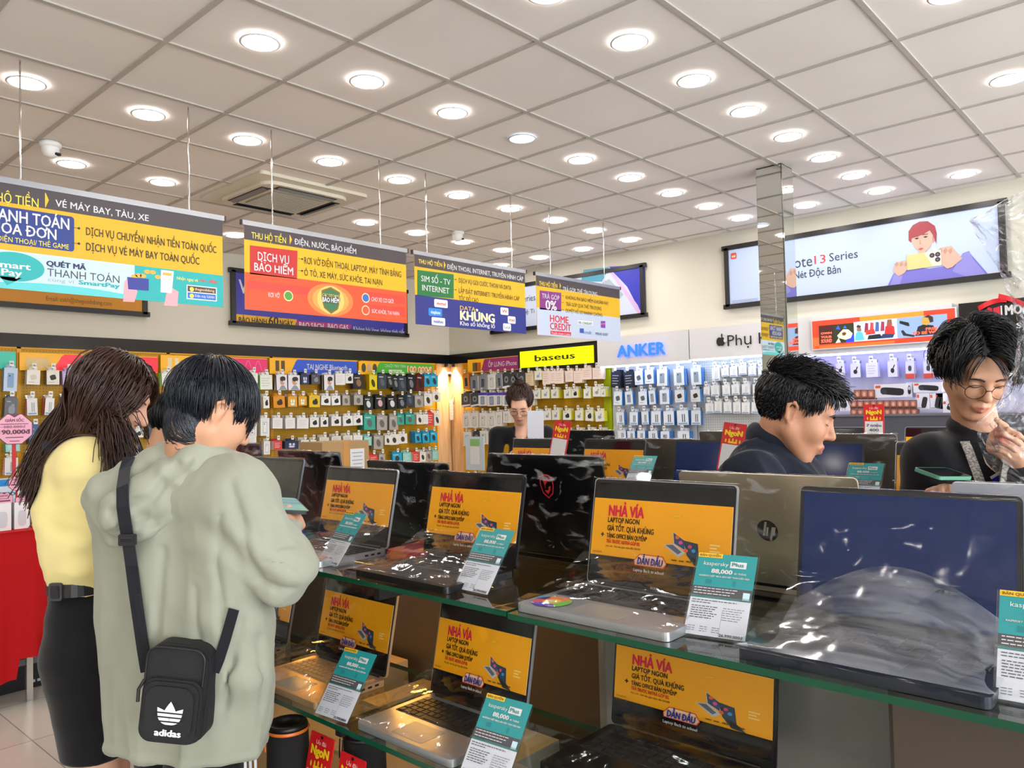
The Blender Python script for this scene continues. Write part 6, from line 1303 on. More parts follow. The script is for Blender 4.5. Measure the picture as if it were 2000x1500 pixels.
# ================= woman in the yellow shirt, long brown hair
D0 = 2.15; foot = at(185, 1470, d=D0); foot.z = 0; root = foot
pw = person('woman with long brown hair, yellow shirt and black skirt, looking down beside the hooded jacket', foot)
Hw = frame(at(217, 779, d=2.13), 78, 25, 0, .97); f_ = heading(75); l_ = ZV.cross(f_)
nb = at(172, 868, d=D0); hipc = at(182, 1262, d=D0); wst = at(168, 1128, d=D0); hem = at(196, 1463, d=D0)
v = Vol(); head(v, Hw); v.rc(Hw @ Vector((-.035, 0, -.06)), nb, .050, .056, .03)
v.chain([nb, at(158, 985, d=D0), wst], [.06, .09, .08], .05)
kn = [hem + l_ * s * .062 + f_ * .01 for s in (-1, 1)]
for s in (-1, 1):
    a = hipc + l_ * s * .055; k_ = hem + l_ * s * .048; an = Vector((k_.x, k_.y, .09)) - f_ * .02; kk = a.lerp(k_, .86); kk.z = .47; kk += f_ * .015
    v.chain([a, kk, kk * .45 + an * .55 - f_ * .012, an], [.078, .052, .050, .036], .03); v.chain([an, an + Vector((0, 0, -.05)) + f_ * .03, an + f_ * .14 + Vector((0, 0, -.07))], [.036, .034, .022], .02)
sR, eR, wR = at(170, 935, d=2.03), at(156, 1095, d=2.04), at(235, 1118, d=2.14); sL, eL, wL = at(178, 925, d=2.27), at(190, 1090, d=2.3), at(262, 1100, d=2.26)
for a, b_, c in ((sR, eR, wR), (sL, eL, wL)): v.chain([a, b_, c], [.045, .036, .027], .03)
for w_, e_ in ((wR, eR), (wL, eL)):
    d_ = (w_ - e_).normalized(); y_ = (ZV - d_ * ZV.dot(d_)).normalized(); hand(v, basis(w_, d_, y_, d_.cross(y_)), (35, 40, 25), sc=.92)
V, F = v.surf(.0042); fm = face_mats(Hw, None); body_w = skinmesh('body', V, F, [sk1, lip1], pw, root, fm)
brows(Hw, pw, root, h_br, .0022)
m_yel = cloth('cloth_yellow', '#e9d78e', .8, '#efdf9e', 5)
v = Vol()
for s in (-1, 1):
    o = l_ * s * .065; v.chain([at(165, 922, d=D0) + o, at(160, 995, d=D0) + o, at(164, 1075, d=D0) + o, at(172, 1124, d=D0) + o * .8], [.080, .100, .086, .078], .04)
v.rc(at(168, 905, d=2.03), at(178, 900, d=2.27), .07, .07, .05); v.el(frame(at(205, 985, d=D0), 75), (0, 0, 0), (.10, .12, .10), .06)
for a, b_, c in ((sR, eR, wR), (sL, eL, wL)): v.chain([a, a.lerp(b_, .5), b_, b_.lerp(c, .75)], [.062, .055, .054, .040], .025)
v.cut(at(167, 1150, d=D0), (0, 0, -1)); v.el(Matrix.Translation(nb + f_ * .02 + ZV * .03), (0, 0, 0), (.055, .055, .05), .01, True)
V, F = v.surf(.006)
def dw(P, n):
    low = np.clip((1.10 - P[:, 2]) / .12, 0, 1); return folds(P, .0035, (9, 9, 16), 3) + .009 * low * np.abs(vn(P, (16, 16, 60), 7)) + .004 * np.sin(P[:, 2] * 70 + 6 * vn(P, (8, 8, 8), 2)) * np.clip(1 - np.abs(P[:, 2] - 1.16) / .12, 0, 1)
skinmesh('shirt', V, F, [m_yel], pw, root, disp=dw); v_shirt = v
m_nav = cloth('cloth_navy', '#161a2a', .8); v = Vol(); Cw = frame(nb, 75, 25); v.el(Cw, (-.005, 0, -.015), (.080, .095, .050), .01); v.el(Cw, (-.055, 0, -.03), (.05, .10, .035), .03); v.el(Cw, (.02, 0, .055), (.062, .058, .08), .006, True)
V, F = v.surf(.005); skinmesh('collar', V, F, [m_nav], pw, root, disp=lambda P, n: folds(P, .0012, (20, 20, 20), 4))
m_skt = cloth('cloth_black_skirt', '#0e0e13', .8); v = Vol()
for s in (-1, 1):
    o = l_ * s; v.chain([at(168, 1142, d=D0) + o * .045, at(176, 1200, d=D0) + o * .055, at(184, 1264, d=D0) + o * .06, at(192, 1370, d=D0) + o * .05, hem + o * .045 - ZV * .05], [.076, .094, .116, .098, .078], .03)
v.cut(hem + ZV * .004, (0, 0, -1)); v.cut(at(168, 1132, d=D0), (0, 0, 1)); V, F = v.surf(.006)
skinmesh('skirt', V, F, [m_skt], pw, root, disp=lambda P, n: folds(P, .0015, (7, 7, 10), 12) + .002 * np.clip(1 - np.abs(P[:, 2] - .80) / .04, 0, 1))
b = MB(); ring = [at(168, 1133, d=D0) - Vector(root) + f_ * .088 * math.cos(t) + l_ * .140 * math.sin(t) for t in np.linspace(0, 2 * math.pi, 41)]
ribbon(b, ring, .034, mat('belt_black', '#17171c', .4), .006, [(ring[i] - (at(168, 1133, d=D0) - Vector(root))).normalized() for i in range(41)]); b.build('belt', pw)
b = MB(); t_ = -(math.pi / 2 + .42); q = at(168, 1133, d=D0) - Vector(root) + f_ * .092 * math.cos(t_) + l_ * .146 * math.sin(t_); b.T = basis(q, RV, ZV, -FV); b.rbox((0, 0, 0), (.034, .046, .008), .006, mat('buckle', '#3a3a42', .25)); b.rbox((0, 0, .003), (.022, .032, .008), .004, mat('belt_black', '#17171c', .4)); b.T = None; b.build('belt_buckle', pw)
# long straight hair: from the crown over the back, some strands in front of the shoulder
def insw(p): return (p[2] > -.02 and p[0] < .048) or (p[2] > .055 and p[0] < .060) or (p[0] < -.02 and p[2] > -.055)
ext = cap_shell(Hw, lambda p: insw(p) and not (p[0] > .05 and p[2] < .05), .004); rg = np.random.default_rng(4); paths = []
tips = [np.array(at(px, py, d=dd)) for px, py, dd in ((62, 948, 2.10), (78, 962, 2.06), (92, 958, 2.14), (70, 930, 2.22), (105, 940, 2.20))]
tf = [np.array(at(px, py, d=dd)) for px, py, dd in ((238, 925, 2.03), (250, 918, 2.06), (222, 915, 2.0), (262, 900, 2.10))]
Tm = np.array(Hw); Tinv = np.array(Hw.inverted()); cw = np.array(Hw @ Vector(HC))
while len(paths) < 3400:
    d = rg.normal(size=3); d /= np.linalg.norm(d); p = HC + HR * d
    if not insw(p): continue
    front = p[0] > .012 and p[1] < .03; near = p[1] < 0
    P0 = p @ Tm[:3, :3].T + Tm[:3, 3]; nrm = P0 - cw; nrm /= np.linalg.norm(nrm)
    tip = (tf if front and near else tips)[rg.integers(4 if front and near else 5)] + rg.normal(size=3) * np.array((.018, .018, .02 if not front else .05))
    side = np.array(l_) * (p[1] * .7); sg = 1 if p[1] > 0 else -1; w_ = lambda q: q @ Tm[:3, :3].T + Tm[:3, 3]
    if p[0] < -.055: mid = np.array((-.108, p[1] * .9, -.01))
    else: mid = np.array((np.clip(p[0], -.055, .042) * .88 - .006 + rg.normal() * .006, sg * (.084 + .005 * rg.random()), -.055 + rg.normal() * .012))
    d0 = (p - HC) / (HR + .004); d1 = (mid - HC) / (HR + .004); l0, l1 = np.linalg.norm(d0), np.linalg.norm(d1); path = []
    for t in np.linspace(0, 1, 8)[:-1]:
        d2 = d0 / l0 * (1 - t) + d1 / l1 * t; d2 /= np.linalg.norm(d2); path.append(w_(HC + (HR + .004 + .005 * math.sin(math.pi * t)) * d2 * (1 + (max(1, l1) - 1) * t)))
    mw = w_(mid); P2 = tip + np.array((0, 0, .16)) + (mw - tip) * np.array((.35, .35, 0)); path += [bez(mw, mw + np.array((0, 0, -.07)), P2, tip, t) for t in np.linspace(0, 1, 14)]
    paths.append(np.array(path))
pa = np.array(paths); fl = pa.reshape(-1, 3)
for it in range(3):      # keep the hair outside the skull and the shirt
    q = fl @ Tinv[:3, :3].T + Tinv[:3, 3]; e = (q - HC) / (HR + .004); le = np.linalg.norm(e, axis=1); ins = le < 1; q[ins] = HC + (q[ins] - HC) / le[ins][:, None]; fl = q @ Tm[:3, :3].T + Tm[:3, 3]
    dd = v_shirt.d(fl); m_ = dd < .008; g_ = np.stack([v_shirt.d(fl + np.eye(3)[k] * .004) - dd for k in range(3)], 1); g_ /= np.maximum(1e-6, np.linalg.norm(g_, axis=1))[:, None]; fl[m_] += g_[m_] * (.008 - dd[m_])[:, None]
strands('hair', list(fl.reshape(pa.shape)), .0026, .0012, h_br, pw, root, ext)

# ================= short-haired customer in the grey-green hooded jacket
foot = at(370, 1480, d=1.75); foot.z = 0; root = foot; X_, Yl = heading(42.3), ZV.cross(heading(42.3))
pb = person('person with short black hair in a grey-green hooded jacket, seen from behind, holding a phone', foot)
Hb = frame(at(412, 804, d=1.74), 47, 27, 4, .93)
nbk = at(375, 915, d=1.76); v = Vol(); head(v, Hb); v.rc(Hb @ Vector((-.03, 0, -.05)), nbk, .052, .056, .02); v.chain([at(368, 965, d=1.77), at(365, 1100, d=1.8), at(370, 1400, d=1.8)], [.085, .10, .10], .03)
shR, elR, wrR = at(470, 990, d=1.66), at(550, 1110, d=1.67), at(546, 1038, d=1.84); shL, elL, wrL = at(245, 985, d=1.86), at(335, 1130, d=1.97), at(500, 1072, d=2.0)
for a, b_, c in ((shR, elR, wrR), (shL, elL, wrL)): v.chain([a, b_, c], [.05, .042, .028], .03)
d_ = (at(578, 1008, d=1.93) - wrR).normalized(); up_ = (CU - d_ * CU.dot(d_)).normalized(); hand(v, basis(wrR + d_ * .008, d_, -RV * .3 + up_ * .9, d_.cross(-RV * .3 + up_ * .9)) if False else basis(wrR + d_ * .008, d_, (up_ * .8 - RV * .6).normalized(), d_.cross((up_ * .8 - RV * .6).normalized())), (38, 42, 30), .02, ((.85, .35, -.45), (.9, -.05, -.5)))
d2 = (at(540, 1050, d=2.03) - wrL).normalized(); hand(v, basis(wrL, d2, ZV, d2.cross(ZV)), (30, 40, 30))
for s in (-1, 1):
    a = at(370, 1430, d=1.80) + Yl * s * .09; v.chain([a, Vector((a.x, a.y, .45)), Vector((a.x, a.y, .08))], [.08, .055, .04], .03)
V, F = v.surf(.0042); skinmesh('body', V, F, [sk2, lip2], pb, root, face_mats(Hb, None)); brows(Hb, pb, root, h_bk, .003)
m_grn = cloth('cloth_sage', '#8e9183', .8, '#999c8c', 4)
v = Vol()
v.chain([at(262, 1000, d=1.84), at(275, 1200, d=1.82), at(303, 1445, d=1.80)], [.084, .092, .096], .05); v.chain([at(452, 1000, d=1.69), at(452, 1200, d=1.70), at(436, 1425, d=1.72)], [.088, .086, .094], .05)
v.chain([at(357, 985, d=1.77), at(362, 1200, d=1.77), at(372, 1440, d=1.78)], [.115, .12, .128], .06); v.rc(at(262, 968, d=1.86), at(468, 960, d=1.68), .072, .074, .05); v.rc(at(370, 930, d=1.76), at(440, 950, d=1.74), .07, .07, .05)
v.chain([shR, shR.lerp(elR, .55), elR, elR.lerp(wrR, .55), wrR], [.072, .070, .069, .056, .044], .018); v.chain([shL, elL, wrL], [.08, .07, .046], .03)
v.chain([at(480, 1310, d=1.66), at(495, 1400, d=1.72)], [.05, .035], .04)
# hood thrown back over the shoulders
vj = v; hd = Vol()
for a, b_, ra, rb in (((468, 924, 1.70), (270, 1036, 1.655), .024, .026), ((430, 918, 1.69), (250, 1022, 1.655), .026, .026), ((336, 892, 1.75), (212, 972, 1.73), .040, .052), ((210, 972, 1.73), (228, 1046, 1.70), .048, .026), ((385, 910, 1.70), (246, 1000, 1.675), .050, .052), ((326, 884, 1.80), (385, 882, 1.70), .030, .032), ((385, 882, 1.70), (455, 908, 1.71), .032, .028), ((455, 908, 1.71), (484, 926, 1.83), .028, .022)):
    hd.rc(at(*a[:2], d=a[2]), at(*b_[:2], d=b_[2]), ra, rb, .009)
def groove(vol, pts, r, d0=.8):
    q = [hit(vol, x, y, .001) for x, y in pts]
    for a_, b_ in zip(q, q[1:]): vol.rc(a_, b_, r, r, .012, True)
groove(v, ((450, 945), (462, 985), (474, 1030), (484, 1075), (497, 1120), (512, 1158)), .007)
groove(v, ((318, 1075), (306, 1180), (300, 1300), (296, 1440)), .006); groove(v, ((430, 1010), (424, 1100), (436, 1220), (446, 1300)), .006); groove(v, ((380, 1150), (388, 1250), (384, 1400)), .005); groove(v, ((497, 1150), (470, 1215), (452, 1290), (440, 1380)), .007)
groove(v, ((535, 1075), (560, 1060), (588, 1064)), .006); groove(v, ((520, 1095), (552, 1098), (590, 1120)), .006); groove(v, ((540, 1035), (566, 1040), (588, 1052)), .005); groove(v, ((510, 1135), (540, 1150), (575, 1150)), .006)
groove(v, ((505, 1240), (509, 1300), (511, 1370), (508, 1420)), .004)
zb = at(300, 1478, d=1.7); v.cut(zb, (0, 0, -1)); v.el(Matrix.Translation(nbk + X_ * .02 + ZV * .03), (0, 0, 0), (.06, .06, .06), .01, True)
V, F = v.surf(.006); ctr = np.array(at(365, 1200, d=1.78))
def dj(P, n):
    t = np.clip((1.25 - P[:, 2]) / .45, 0, 1); ang = np.arctan2(P[:, 1] - ctr[1], P[:, 0] - ctr[0])
    drape = drapes(P, .010, (8, 8, 1.8), 5) * (.4 + .8 * t); el_ = np.array(elR); de = np.linalg.norm(P - el_, axis=1); we = np.exp(-(de / .16) ** 2); wr_ = np.exp(-(np.linalg.norm(P - np.array(wrR), axis=1) / .09) ** 2)
    return drape + drapes(P, .0032, (11, 11, 8), 21) + we * .007 * np.sin(P @ np.array((20, -26, 60.)) + 3 * vn(P, (9, 9, 9), 3)) + wr_ * .009 * np.sin(P @ np.array((0, 30, 130.)) + 2.5 * vn(P, (14, 14, 14), 8)) + .006 * np.clip(1 - np.abs(P[:, 2] - zb.z - .012) / .012, 0, 1)
skinmesh('jacket', V, F, [m_grn], pb, root, disp=dj)
groove(hd, ((440, 934), (380, 972), (300, 1022), (262, 1052)), .004); groove(hd, ((372, 900), (330, 935), (290, 975), (275, 1030)), .005); groove(hd, ((345, 905), (318, 940), (300, 985)), .004); groove(hd, ((215, 1000), (240, 985), (275, 975)), .005); groove(hd, ((212, 1040), (250, 1022), (280, 1010)), .004)
hd.el(Matrix.Translation(nbk + X_ * .035 + ZV * .05), (0, 0, 0), (.062, .062, .075), .01, True); V, F = hd.surf(.005)
skinmesh('hood', V, F, [m_grn], pb, root, disp=lambda P, n: folds(P, .0045, (14, 14, 14), 33) + .003 * np.sin(P @ np.array((60, -40, 90.)) + 3 * vn(P, (10, 10, 10), 4)))
m_trs = cloth('cloth_black_trousers', '#0c0c10', .85); v = Vol()
for s in (-1, 1):
    a = at(372, 1462, d=1.79) + Yl * s * .08; v.chain([a, Vector((a.x, a.y, .45)) + X_ * .01, Vector((a.x, a.y, .05))], [.088, .078, .068], .03)
V, F = v.surf(.007); skinmesh('trousers', V, F, [m_trs], pb, root, disp=lambda P, n: folds(P, .004, (8, 8, 5), 41))
b = MB()
for k in range(3):
    q = [hit(v, 478 + k * 10 + (y - 1440) * .02, y, .003) - Vector(root) for y in (1440, 1470, 1500, 1540)]; ribbon(b, q, .006, cWh, .001)
b.build('side_stripes', pb)
b = MB()
for s in (-1, 1):
    a = at(372, 1440, d=1.79) + Yl * s * .085 - Vector(root); a.z = .03; b.T = basis(a + X_ * .05, Yl, X_, ZV); b.rbox((0, 0, 0), (.10, .28, .06), .045, m_wht); b.T = None
b.build('shoes', pb)
def insb(p):
    if p[0] > .05 and p[2] < .062: return False
    if p[0] > .012 and p[2] < .012: return False
    if p[2] < -.098 + max(0, p[0] + .075) * 1.0: return False
    if p[0] > -.034 and p[2] < .036 - max(0, p[0]-.012)*2.2: return False
    return True
def flb(p): c = np.array((-.05, .01, .115)); d = p - c; d[2] -= .05; d[0] += .02; return d
P_ = grow(Hb, 3200, insb, flb, lambda p: (.030 if p[0] > -.05 and p[2] < .085 and p[0] < .03 else .085) if p[2] > .06 else (.026 if p[0] > -.05 and p[0] < .02 else .055) if p[2] > .03 else .052 if p[2] > -.02 else .046, 8, .10, .5, .008, .14, 5)
nv = Vol(); nv.rc(Hb @ Vector((-.03, 0, -.05)), nbk, .052, .056, .02); nv.el(Hb, HC, HR - .002, .02); P_ = push_out(P_, nv, .003)
strands('hair', P_, .0013, .0006, h_bb, pb, root, cap_shell(Hb, insb, .004))
# crossbody bag
t = thing('crossbody_bag', 'small black crossbody bag with a white three-leaf emblem hanging behind the hooded jacket', 'bag', Matrix.Identity(4))
both = Vol(); both.ops = [o for o in vj.ops + hd.ops if not o[4]]; m_web = cloth('webbing', '#17181f', .75)
b = MB(); q = [hit(both, x, y, .012) for x, y in ((252, 893), (244, 915), (239, 950), (240, 990), (245, 1025), (251, 1060), (257, 1105), (264, 1160), (272, 1215), (280, 1270), (287, 1312))]; ribbon(b, q, .026, m_web, .003); b.build('strap', t)
b = MB(); q2 = [hit(both, x, y, .014) for x, y in ((262, 1160), (272, 1230), (280, 1290), (288, 1318))]; ribbon(b, [p + RV * .006 for p in q2], .012, m_web, .003); b.build('strap_end', t); b = MB()
q3 = [hit(both, x, y, .012) for x, y in ((418, 1312), (428, 1288), (440, 1250), (450, 1215), (457, 1190))]; ribbon(b, q3, .022, m_web, .003); b.build('side_strap', t)
b = MB(); b.T = basis(hit(both, 250, 1054, .02), RV, ZV, -FV); b.rbox((0, 0, .002), (.036, .024, .006), .004, m_dark); b.rbox((0, 0, .004), (.024, .008, .008), .002, m_web); b.T = None; b.build('strap_slider', t)
c = hit(both, 350, 1350, .035); rz = math.radians(-7); bx = (RV * math.cos(rz) + ZV * math.sin(rz)); by = (ZV * math.cos(rz) - RV * math.sin(rz)); bz = bx.cross(by); MB_ = basis(c, bx, by, bz); m_bag = bump(mat('bag_nylon', '#0f1015', .7), 700, .25)
b = MB(); b.T = MB_
for k in range(6):
    s = 1 - .10 * max(0, k - 3) ** 1.3; b.rbox((0, 0, -.028 + k * .010), (.132 * (1 - .012 * max(0, k - 3) ** 2), .196 * (1 - .008 * max(0, k - 3) ** 2), .010), .032, m_bag, n=8)
b.T = None; b.build('body', t)
b = MB(); b.T = MB_ @ Matrix.Translation((0, -.028, 0))
for k in range(4): b.rbox((0, 0, .026 + k * .005), (.124 - .003 * k * k, .130 - .003 * k * k, .006), .026, m_bag, n=8)
b.T = None; b.build('front_pocket', t)
b = MB(); b.T = MB_; arc = [(x, y) for x, y in [(-.055, .02)] + [(-.055 + .022 * (1 - math.cos(a)), .075 + .022 * math.sin(a) - .006) for a in np.linspace(0, 1.57, 6)] + [(.055 - .022 * (1 - math.cos(a)), .075 + .022 * math.sin(a) - .006) for a in np.linspace(1.57, 0, 6)] + [(.055, .02)]]
b.tube([(x * 1.06, y + .006, .034) for x, y in arc], .0022, m_dark, 6); b.tube([(-.058, .030, .036), (-.066, .012, .040), (-.064, -.012, .042)], .0035, m_dark, 6); b.T = None; b.build('zip', t)
b = MB(); b.T = MB_ @ Matrix.Translation((.004, -.028, .0456)); w_ = ink('#e9e9ea', .5)
for a_, l1, wd in ((0, .046, .0125), (38, .042, .011), (-38, .042, .011)):
    R = Matrix.Rotation(math.radians(-a_), 2); pts = []
    for k in range(13):
        u = k / 12; pts.append((wd * math.sin(math.pi * min(1, u * 1.0) ** .8), u * l1))
    pts = pts + [(-x, y) for x, y in pts[-2:0:-1]]; o_ = Vector((0, -.022)); b.poly([tuple(R @ Vector(q) + o_) for q in pts], .0002 * (1 + abs(a_) / 60), w_)
for k in range(3): b.rect(-.034, -.017 + k * .0085, .034, -.0142 + k * .0085, .0012, m_bag)
b.txt('adidas', 0, -.044, .0125, w_, .0008, w=.054, align='C', bold=.05); b.T = None; b.build('emblem', t)
# phone held by the customer
ph = [at(x, y, d=dd) for x, y, dd in ((534, 993, 1.875), (576, 995, 1.90), (593, 972, 2.02), (550, 974, 2.0))]; ux = (ph[1] - ph[0]).normalized(); n_ = ux.cross((ph[3] - ph[0])).normalized(); uy = n_.cross(ux); ctr = sum(ph, Vector()) / 4
t = thing('phone', 'phone with a teal screen held by the person in the hooded jacket', 'phone', basis(ctr, ux, uy, n_)); MB().rbox((0, 0, -.005), (.072, .150, .008), .010, m_dark).build('body', t); b = MB(); b.rect(-.033, -.071, .033, .071, -.0006, mat('phone_screen', '#5a9d96', .25, emit=.10), .006); b.rect(-.033, .0, .033, .02, -.0002, mat('phone_screen_blue', '#3a7f9c', .25, emit=.10)); b.rect(-.033, .035, .033, .045, -.0002, mat('phone_screen_blue', '#3a7f9c', .25, emit=.10)); b.build('screen', t)
# ================= man in the navy polo, in profile between the islands
foot = at(1500, 1000, d=2.17); foot.z = 0; root = foot; f_ = heading(98); l_ = ZV.cross(f_)
pn = person('man in a dark navy collared shirt, head bowed, standing between the laptop islands', foot)
Hn = frame(at(1554, 806, d=2.12), 110, 23, 0, 1.0); nb = at(1504, 884, d=2.17); v = Vol(); head(v, Hn); v.rc(Hn @ Vector((-.03, 0, -.05)), nb, .049, .055, .02); v.chain([at(1490, 930, d=2.17), at(1500, 1100, d=2.18), Vector((foot.x, foot.y, .9))], [.085, .10, .10], .03)
shR, shL = at(1470, 940, d=2.06), at(1505, 930, d=2.31); arms = []
for sh, o in ((shR, -1), (shL, 1)):
    el_ = sh - ZV * .28 + f_ * .03 + l_ * o * .03; wr = el_ + f_ * .10 - ZV * .20 - l_ * o * .03; arms.append((sh, el_, wr)); v.chain([sh, el_, wr], [.05, .042, .028], .02)
    d_ = (wr - el_).normalized(); y_ = (ZV - d_ * ZV.dot(d_)).normalized(); hand(v, basis(wr, d_, y_, d_.cross(y_)), (35, 40, 25), left=o > 0)
for s in (-1, 1): a = Vector((foot.x, foot.y, .88)) + l_ * s * .09; v.chain([a, Vector((a.x, a.y, .47)), Vector((a.x, a.y, .08))], [.08, .055, .04], .02)
V, F = v.surf(.004); skinmesh('body', V, F, [sk3, lip2], pn, root, face_mats(Hn, None)); brows(Hn, pn, root, h_bk, .0040)
m_nvy = cloth('cloth_darknavy', '#181d2b', .8); v = Vol()
v.chain([at(1500, 920, d=2.17), at(1503, 1010, d=2.18), Vector((foot.x, foot.y, 1.05))], [.105, .13, .125], .03); v.rc(shR, shL, .072, .072, .04); v.el(frame(at(1545, 945, d=2.18), 98), (0, 0, 0), (.09, .13, .09), .04)
for sh, el_, wr in arms: v.chain([sh, el_, el_.lerp(wr, .5)], [.074, .062, .052], .03)
v.cut(Vector((foot.x, foot.y, .86)), (0, 0, -1)); v.el(Matrix.Translation(nb + f_ * .03 + ZV * .03), (0, 0, 0), (.056, .056, .05), .01, True); vp = v
V, F = v.surf(.006); skinmesh('polo_shirt', V, F, [m_nvy], pn, root, disp=lambda P, n: drapes(P, .017, (7, 7, 4), 51))
v = Vol(); Cn = frame(nb + f_ * .012 + ZV * .034, 98, 24); v.el(Cn, (0, 0, .0), (.080, .080, .055), .01); v.el(Cn, (.055, .03, -.035), (.045, .045, .03), .012); v.el(Cn, (.055, -.03, -.035), (.045, .045, .03), .012); v.el(Cn, (.012, 0, .04), (.064, .062, .075), .004, True); v.cut(Cn @ Vector((0, 0, .028)), Cn.to_3x3() @ Vector((0, 0, 1)))
V, F = v.surf(.004); skinmesh('collar', V, F, [m_nvy], pn, root, disp=lambda P, n: folds(P, .001, (20, 20, 20), 4))
v = Vol()
for s in (-1, 1): a = Vector((foot.x, foot.y, .92)) + l_ * s * .085; v.chain([a, Vector((a.x, a.y, .47)), Vector((a.x, a.y, .06))], [.105, .082, .065], .03)
V, F = v.surf(.009); skinmesh('trousers', V, F, [m_trs], pn, root)
def insn(p):
    if p[0] > .058 and p[2] < .070: return False
    if p[0] > .012 and p[2] < .018: return False
    if p[2] < -.060 + max(0, p[0] + .075) * .75: return False
    return not (p[0] > -.030 and p[2] < .028 - max(0, p[0] - .012) * 1.6)
top = lambda p: p[2] > .078
P_ = grow(Hn, 1500, lambda p: insn(p) and top(p), lambda p: (1.0, p[1] * 2, .35 + .6 * max(0, p[0] * 6)), lambda p: .040 + .018 * max(0, min(1, (p[0] + .05) / .1)), 8, .62, .25, .02, .6, 8)
P_ += grow(Hn, 2400, lambda p: insn(p) and not top(p), lambda p: (.15 if p[0] > -.05 else -.2, 0, -1), lambda p: .034 if p[2] > .05 else .022 if p[2] > .02 else .012, 8, .28, .3, .007, .3, 9)
strands('hair', P_, .0013, .0006, h_bk, pn, root, cap_shell(Hn, insn, .003))

# ================= man with glasses in the black shirt
foot = at(1905, 1000, d=2.24); foot.z = 0; root = foot; f_ = heading(186); l_ = ZV.cross(f_)
pk = person('man with round thin glasses and black shirt, hand on his chin, holding a green phone', foot)
Hk = frame(at(1905, 724, d=2.18), 189, 34, -3, .97); nb = at(1908, 838, d=2.26); v = Vol(); head(v, Hk); v.rc(Hk @ Vector((-.03, 0, -.05)), nb, .054, .060, .02); v.chain([at(1908, 890, d=2.27), at(1905, 1100, d=2.27), Vector((foot.x, foot.y, .9))], [.085, .10, .10], .03)
shR, shL = at(1815, 902, d=2.26), at(2008, 892, d=2.26)
elR, wrR = at(1800, 1040, d=2.24), at(1848, 968, d=2.14); elL, wrL = at(2020, 1010, d=2.16), at(1985, 890, d=2.08)
for a, b_, c in ((shR, elR, wrR), (shL, elL, wrL)): v.chain([a, b_, c], [.05, .042, .029], .02)
dL = (at(1905, 832, d=2.06) - wrL).normalized(); zL = (-CF * .5 - CU * .6 + CR * .2); yL = zL.cross(dL); yL = (CU * .9 + CR * .1); yL = (yL - dL * yL.dot(dL)).normalized(); MLh = basis(wrL, dL, yL, dL.cross(yL)); hand(v, MLh, ((78, 70, 40), (80, 75, 40), (82, 75, 40), (85, 75, 40)), 0, ((.98, .22, -.1), (.98, .16, .1)), k=.005, sc=1.0)
dR = (at(1822, 948, d=2.04) - wrR).normalized(); yR = (CU * .4 + CR * -.1 - CF * .9); yR = (yR - dR * yR.dot(dR)).normalized(); hand(v, basis(wrR, dR, yR, dR.cross(yR)), ((50, 55, 40),) * 4, 0, ((.6, .75, -.3), (.85, .4, -.3)))
for s in (-1, 1): a = Vector((foot.x, foot.y, .88)) + l_ * s * .09; v.chain([a, Vector((a.x, a.y, .47)), Vector((a.x, a.y, .08))], [.08, .055, .04], .02)
V, F = v.surf(.0036); skinmesh('body', V, F, [sk2, lip1], pk, root, face_mats(Hk, None)); brows(Hk, pk, root, h_bk, .0030)
m_blk = cloth('cloth_black', '#101016', .85); v = Vol()
v.chain([at(1908, 900, d=2.27), at(1905, 1000, d=2.27), Vector((foot.x, foot.y, 1.0))], [.105, .125, .125], .03)
for s in (-1, 1): v.chain([at(1908, 930, d=2.27) + l_ * s * .09, Vector((foot.x, foot.y, .98)) + l_ * s * .08], [.10, .105], .04)
v.rc(shR, shL, .070, .070, .04)
for a, b_, c in ((shR, elR, wrR), (shL, elL, wrL)): v.chain([a, a.lerp(b_, .5), b_, b_.lerp(c, .72)], [.076, .07, .062, .05], .025)
v.cut(Vector((foot.x, foot.y, .84)), (0, 0, -1)); v.el(Matrix.Translation(nb + f_ * .025 + ZV * .03), (0, 0, 0), (.058, .058, .05), .01, True); vb = v
V, F = v.surf(.006); skinmesh('shirt', V, F, [m_blk], pk, root, disp=lambda P, n: drapes(P, .016, (7, 7, 4), 61))
v = Vol(); Cn = frame(nb + ZV * .008, 186, 18); v.el(Cn, (0, 0, 0), (.078, .080, .045), .01); v.el(Cn, (.05, .035, -.035), (.035, .045, .035), .015); v.el(Cn, (.05, -.035, -.035), (.035, .045, .035), .015); v.el(Cn, (.014, 0, .04), (.066, .064, .075), .004, True)
v.cut(Cn @ Vector((0, 0, .028)), Cn.to_3x3() @ Vector((0, 0, 1))); V, F = v.surf(.004); skinmesh('collar', V, F, [cloth('cloth_black_collar', '#191920')], pk, root)
v = Vol()
for s in (-1, 1): a = Vector((foot.x, foot.y, .92)) + l_ * s * .085; v.chain([a, Vector((a.x, a.y, .47)), Vector((a.x, a.y, .06))], [.105, .082, .065], .03)
V, F = v.surf(.009); skinmesh('trousers', V, F, [m_trs], pk, root)
b = MB(); q = hit(vb, 1948, 932, .006) - Vector(root); b.T = basis(q, (RV + ZV * .55).normalized(), (ZV - RV * .55).normalized(), -FV); b.rect(-.018, -.008, .018, .004, .002, ink('#2a24c0')); b.rect(-.018, .004, .018, .012, .002, cWh); b.T = None; b.build('chest_badge', pk)
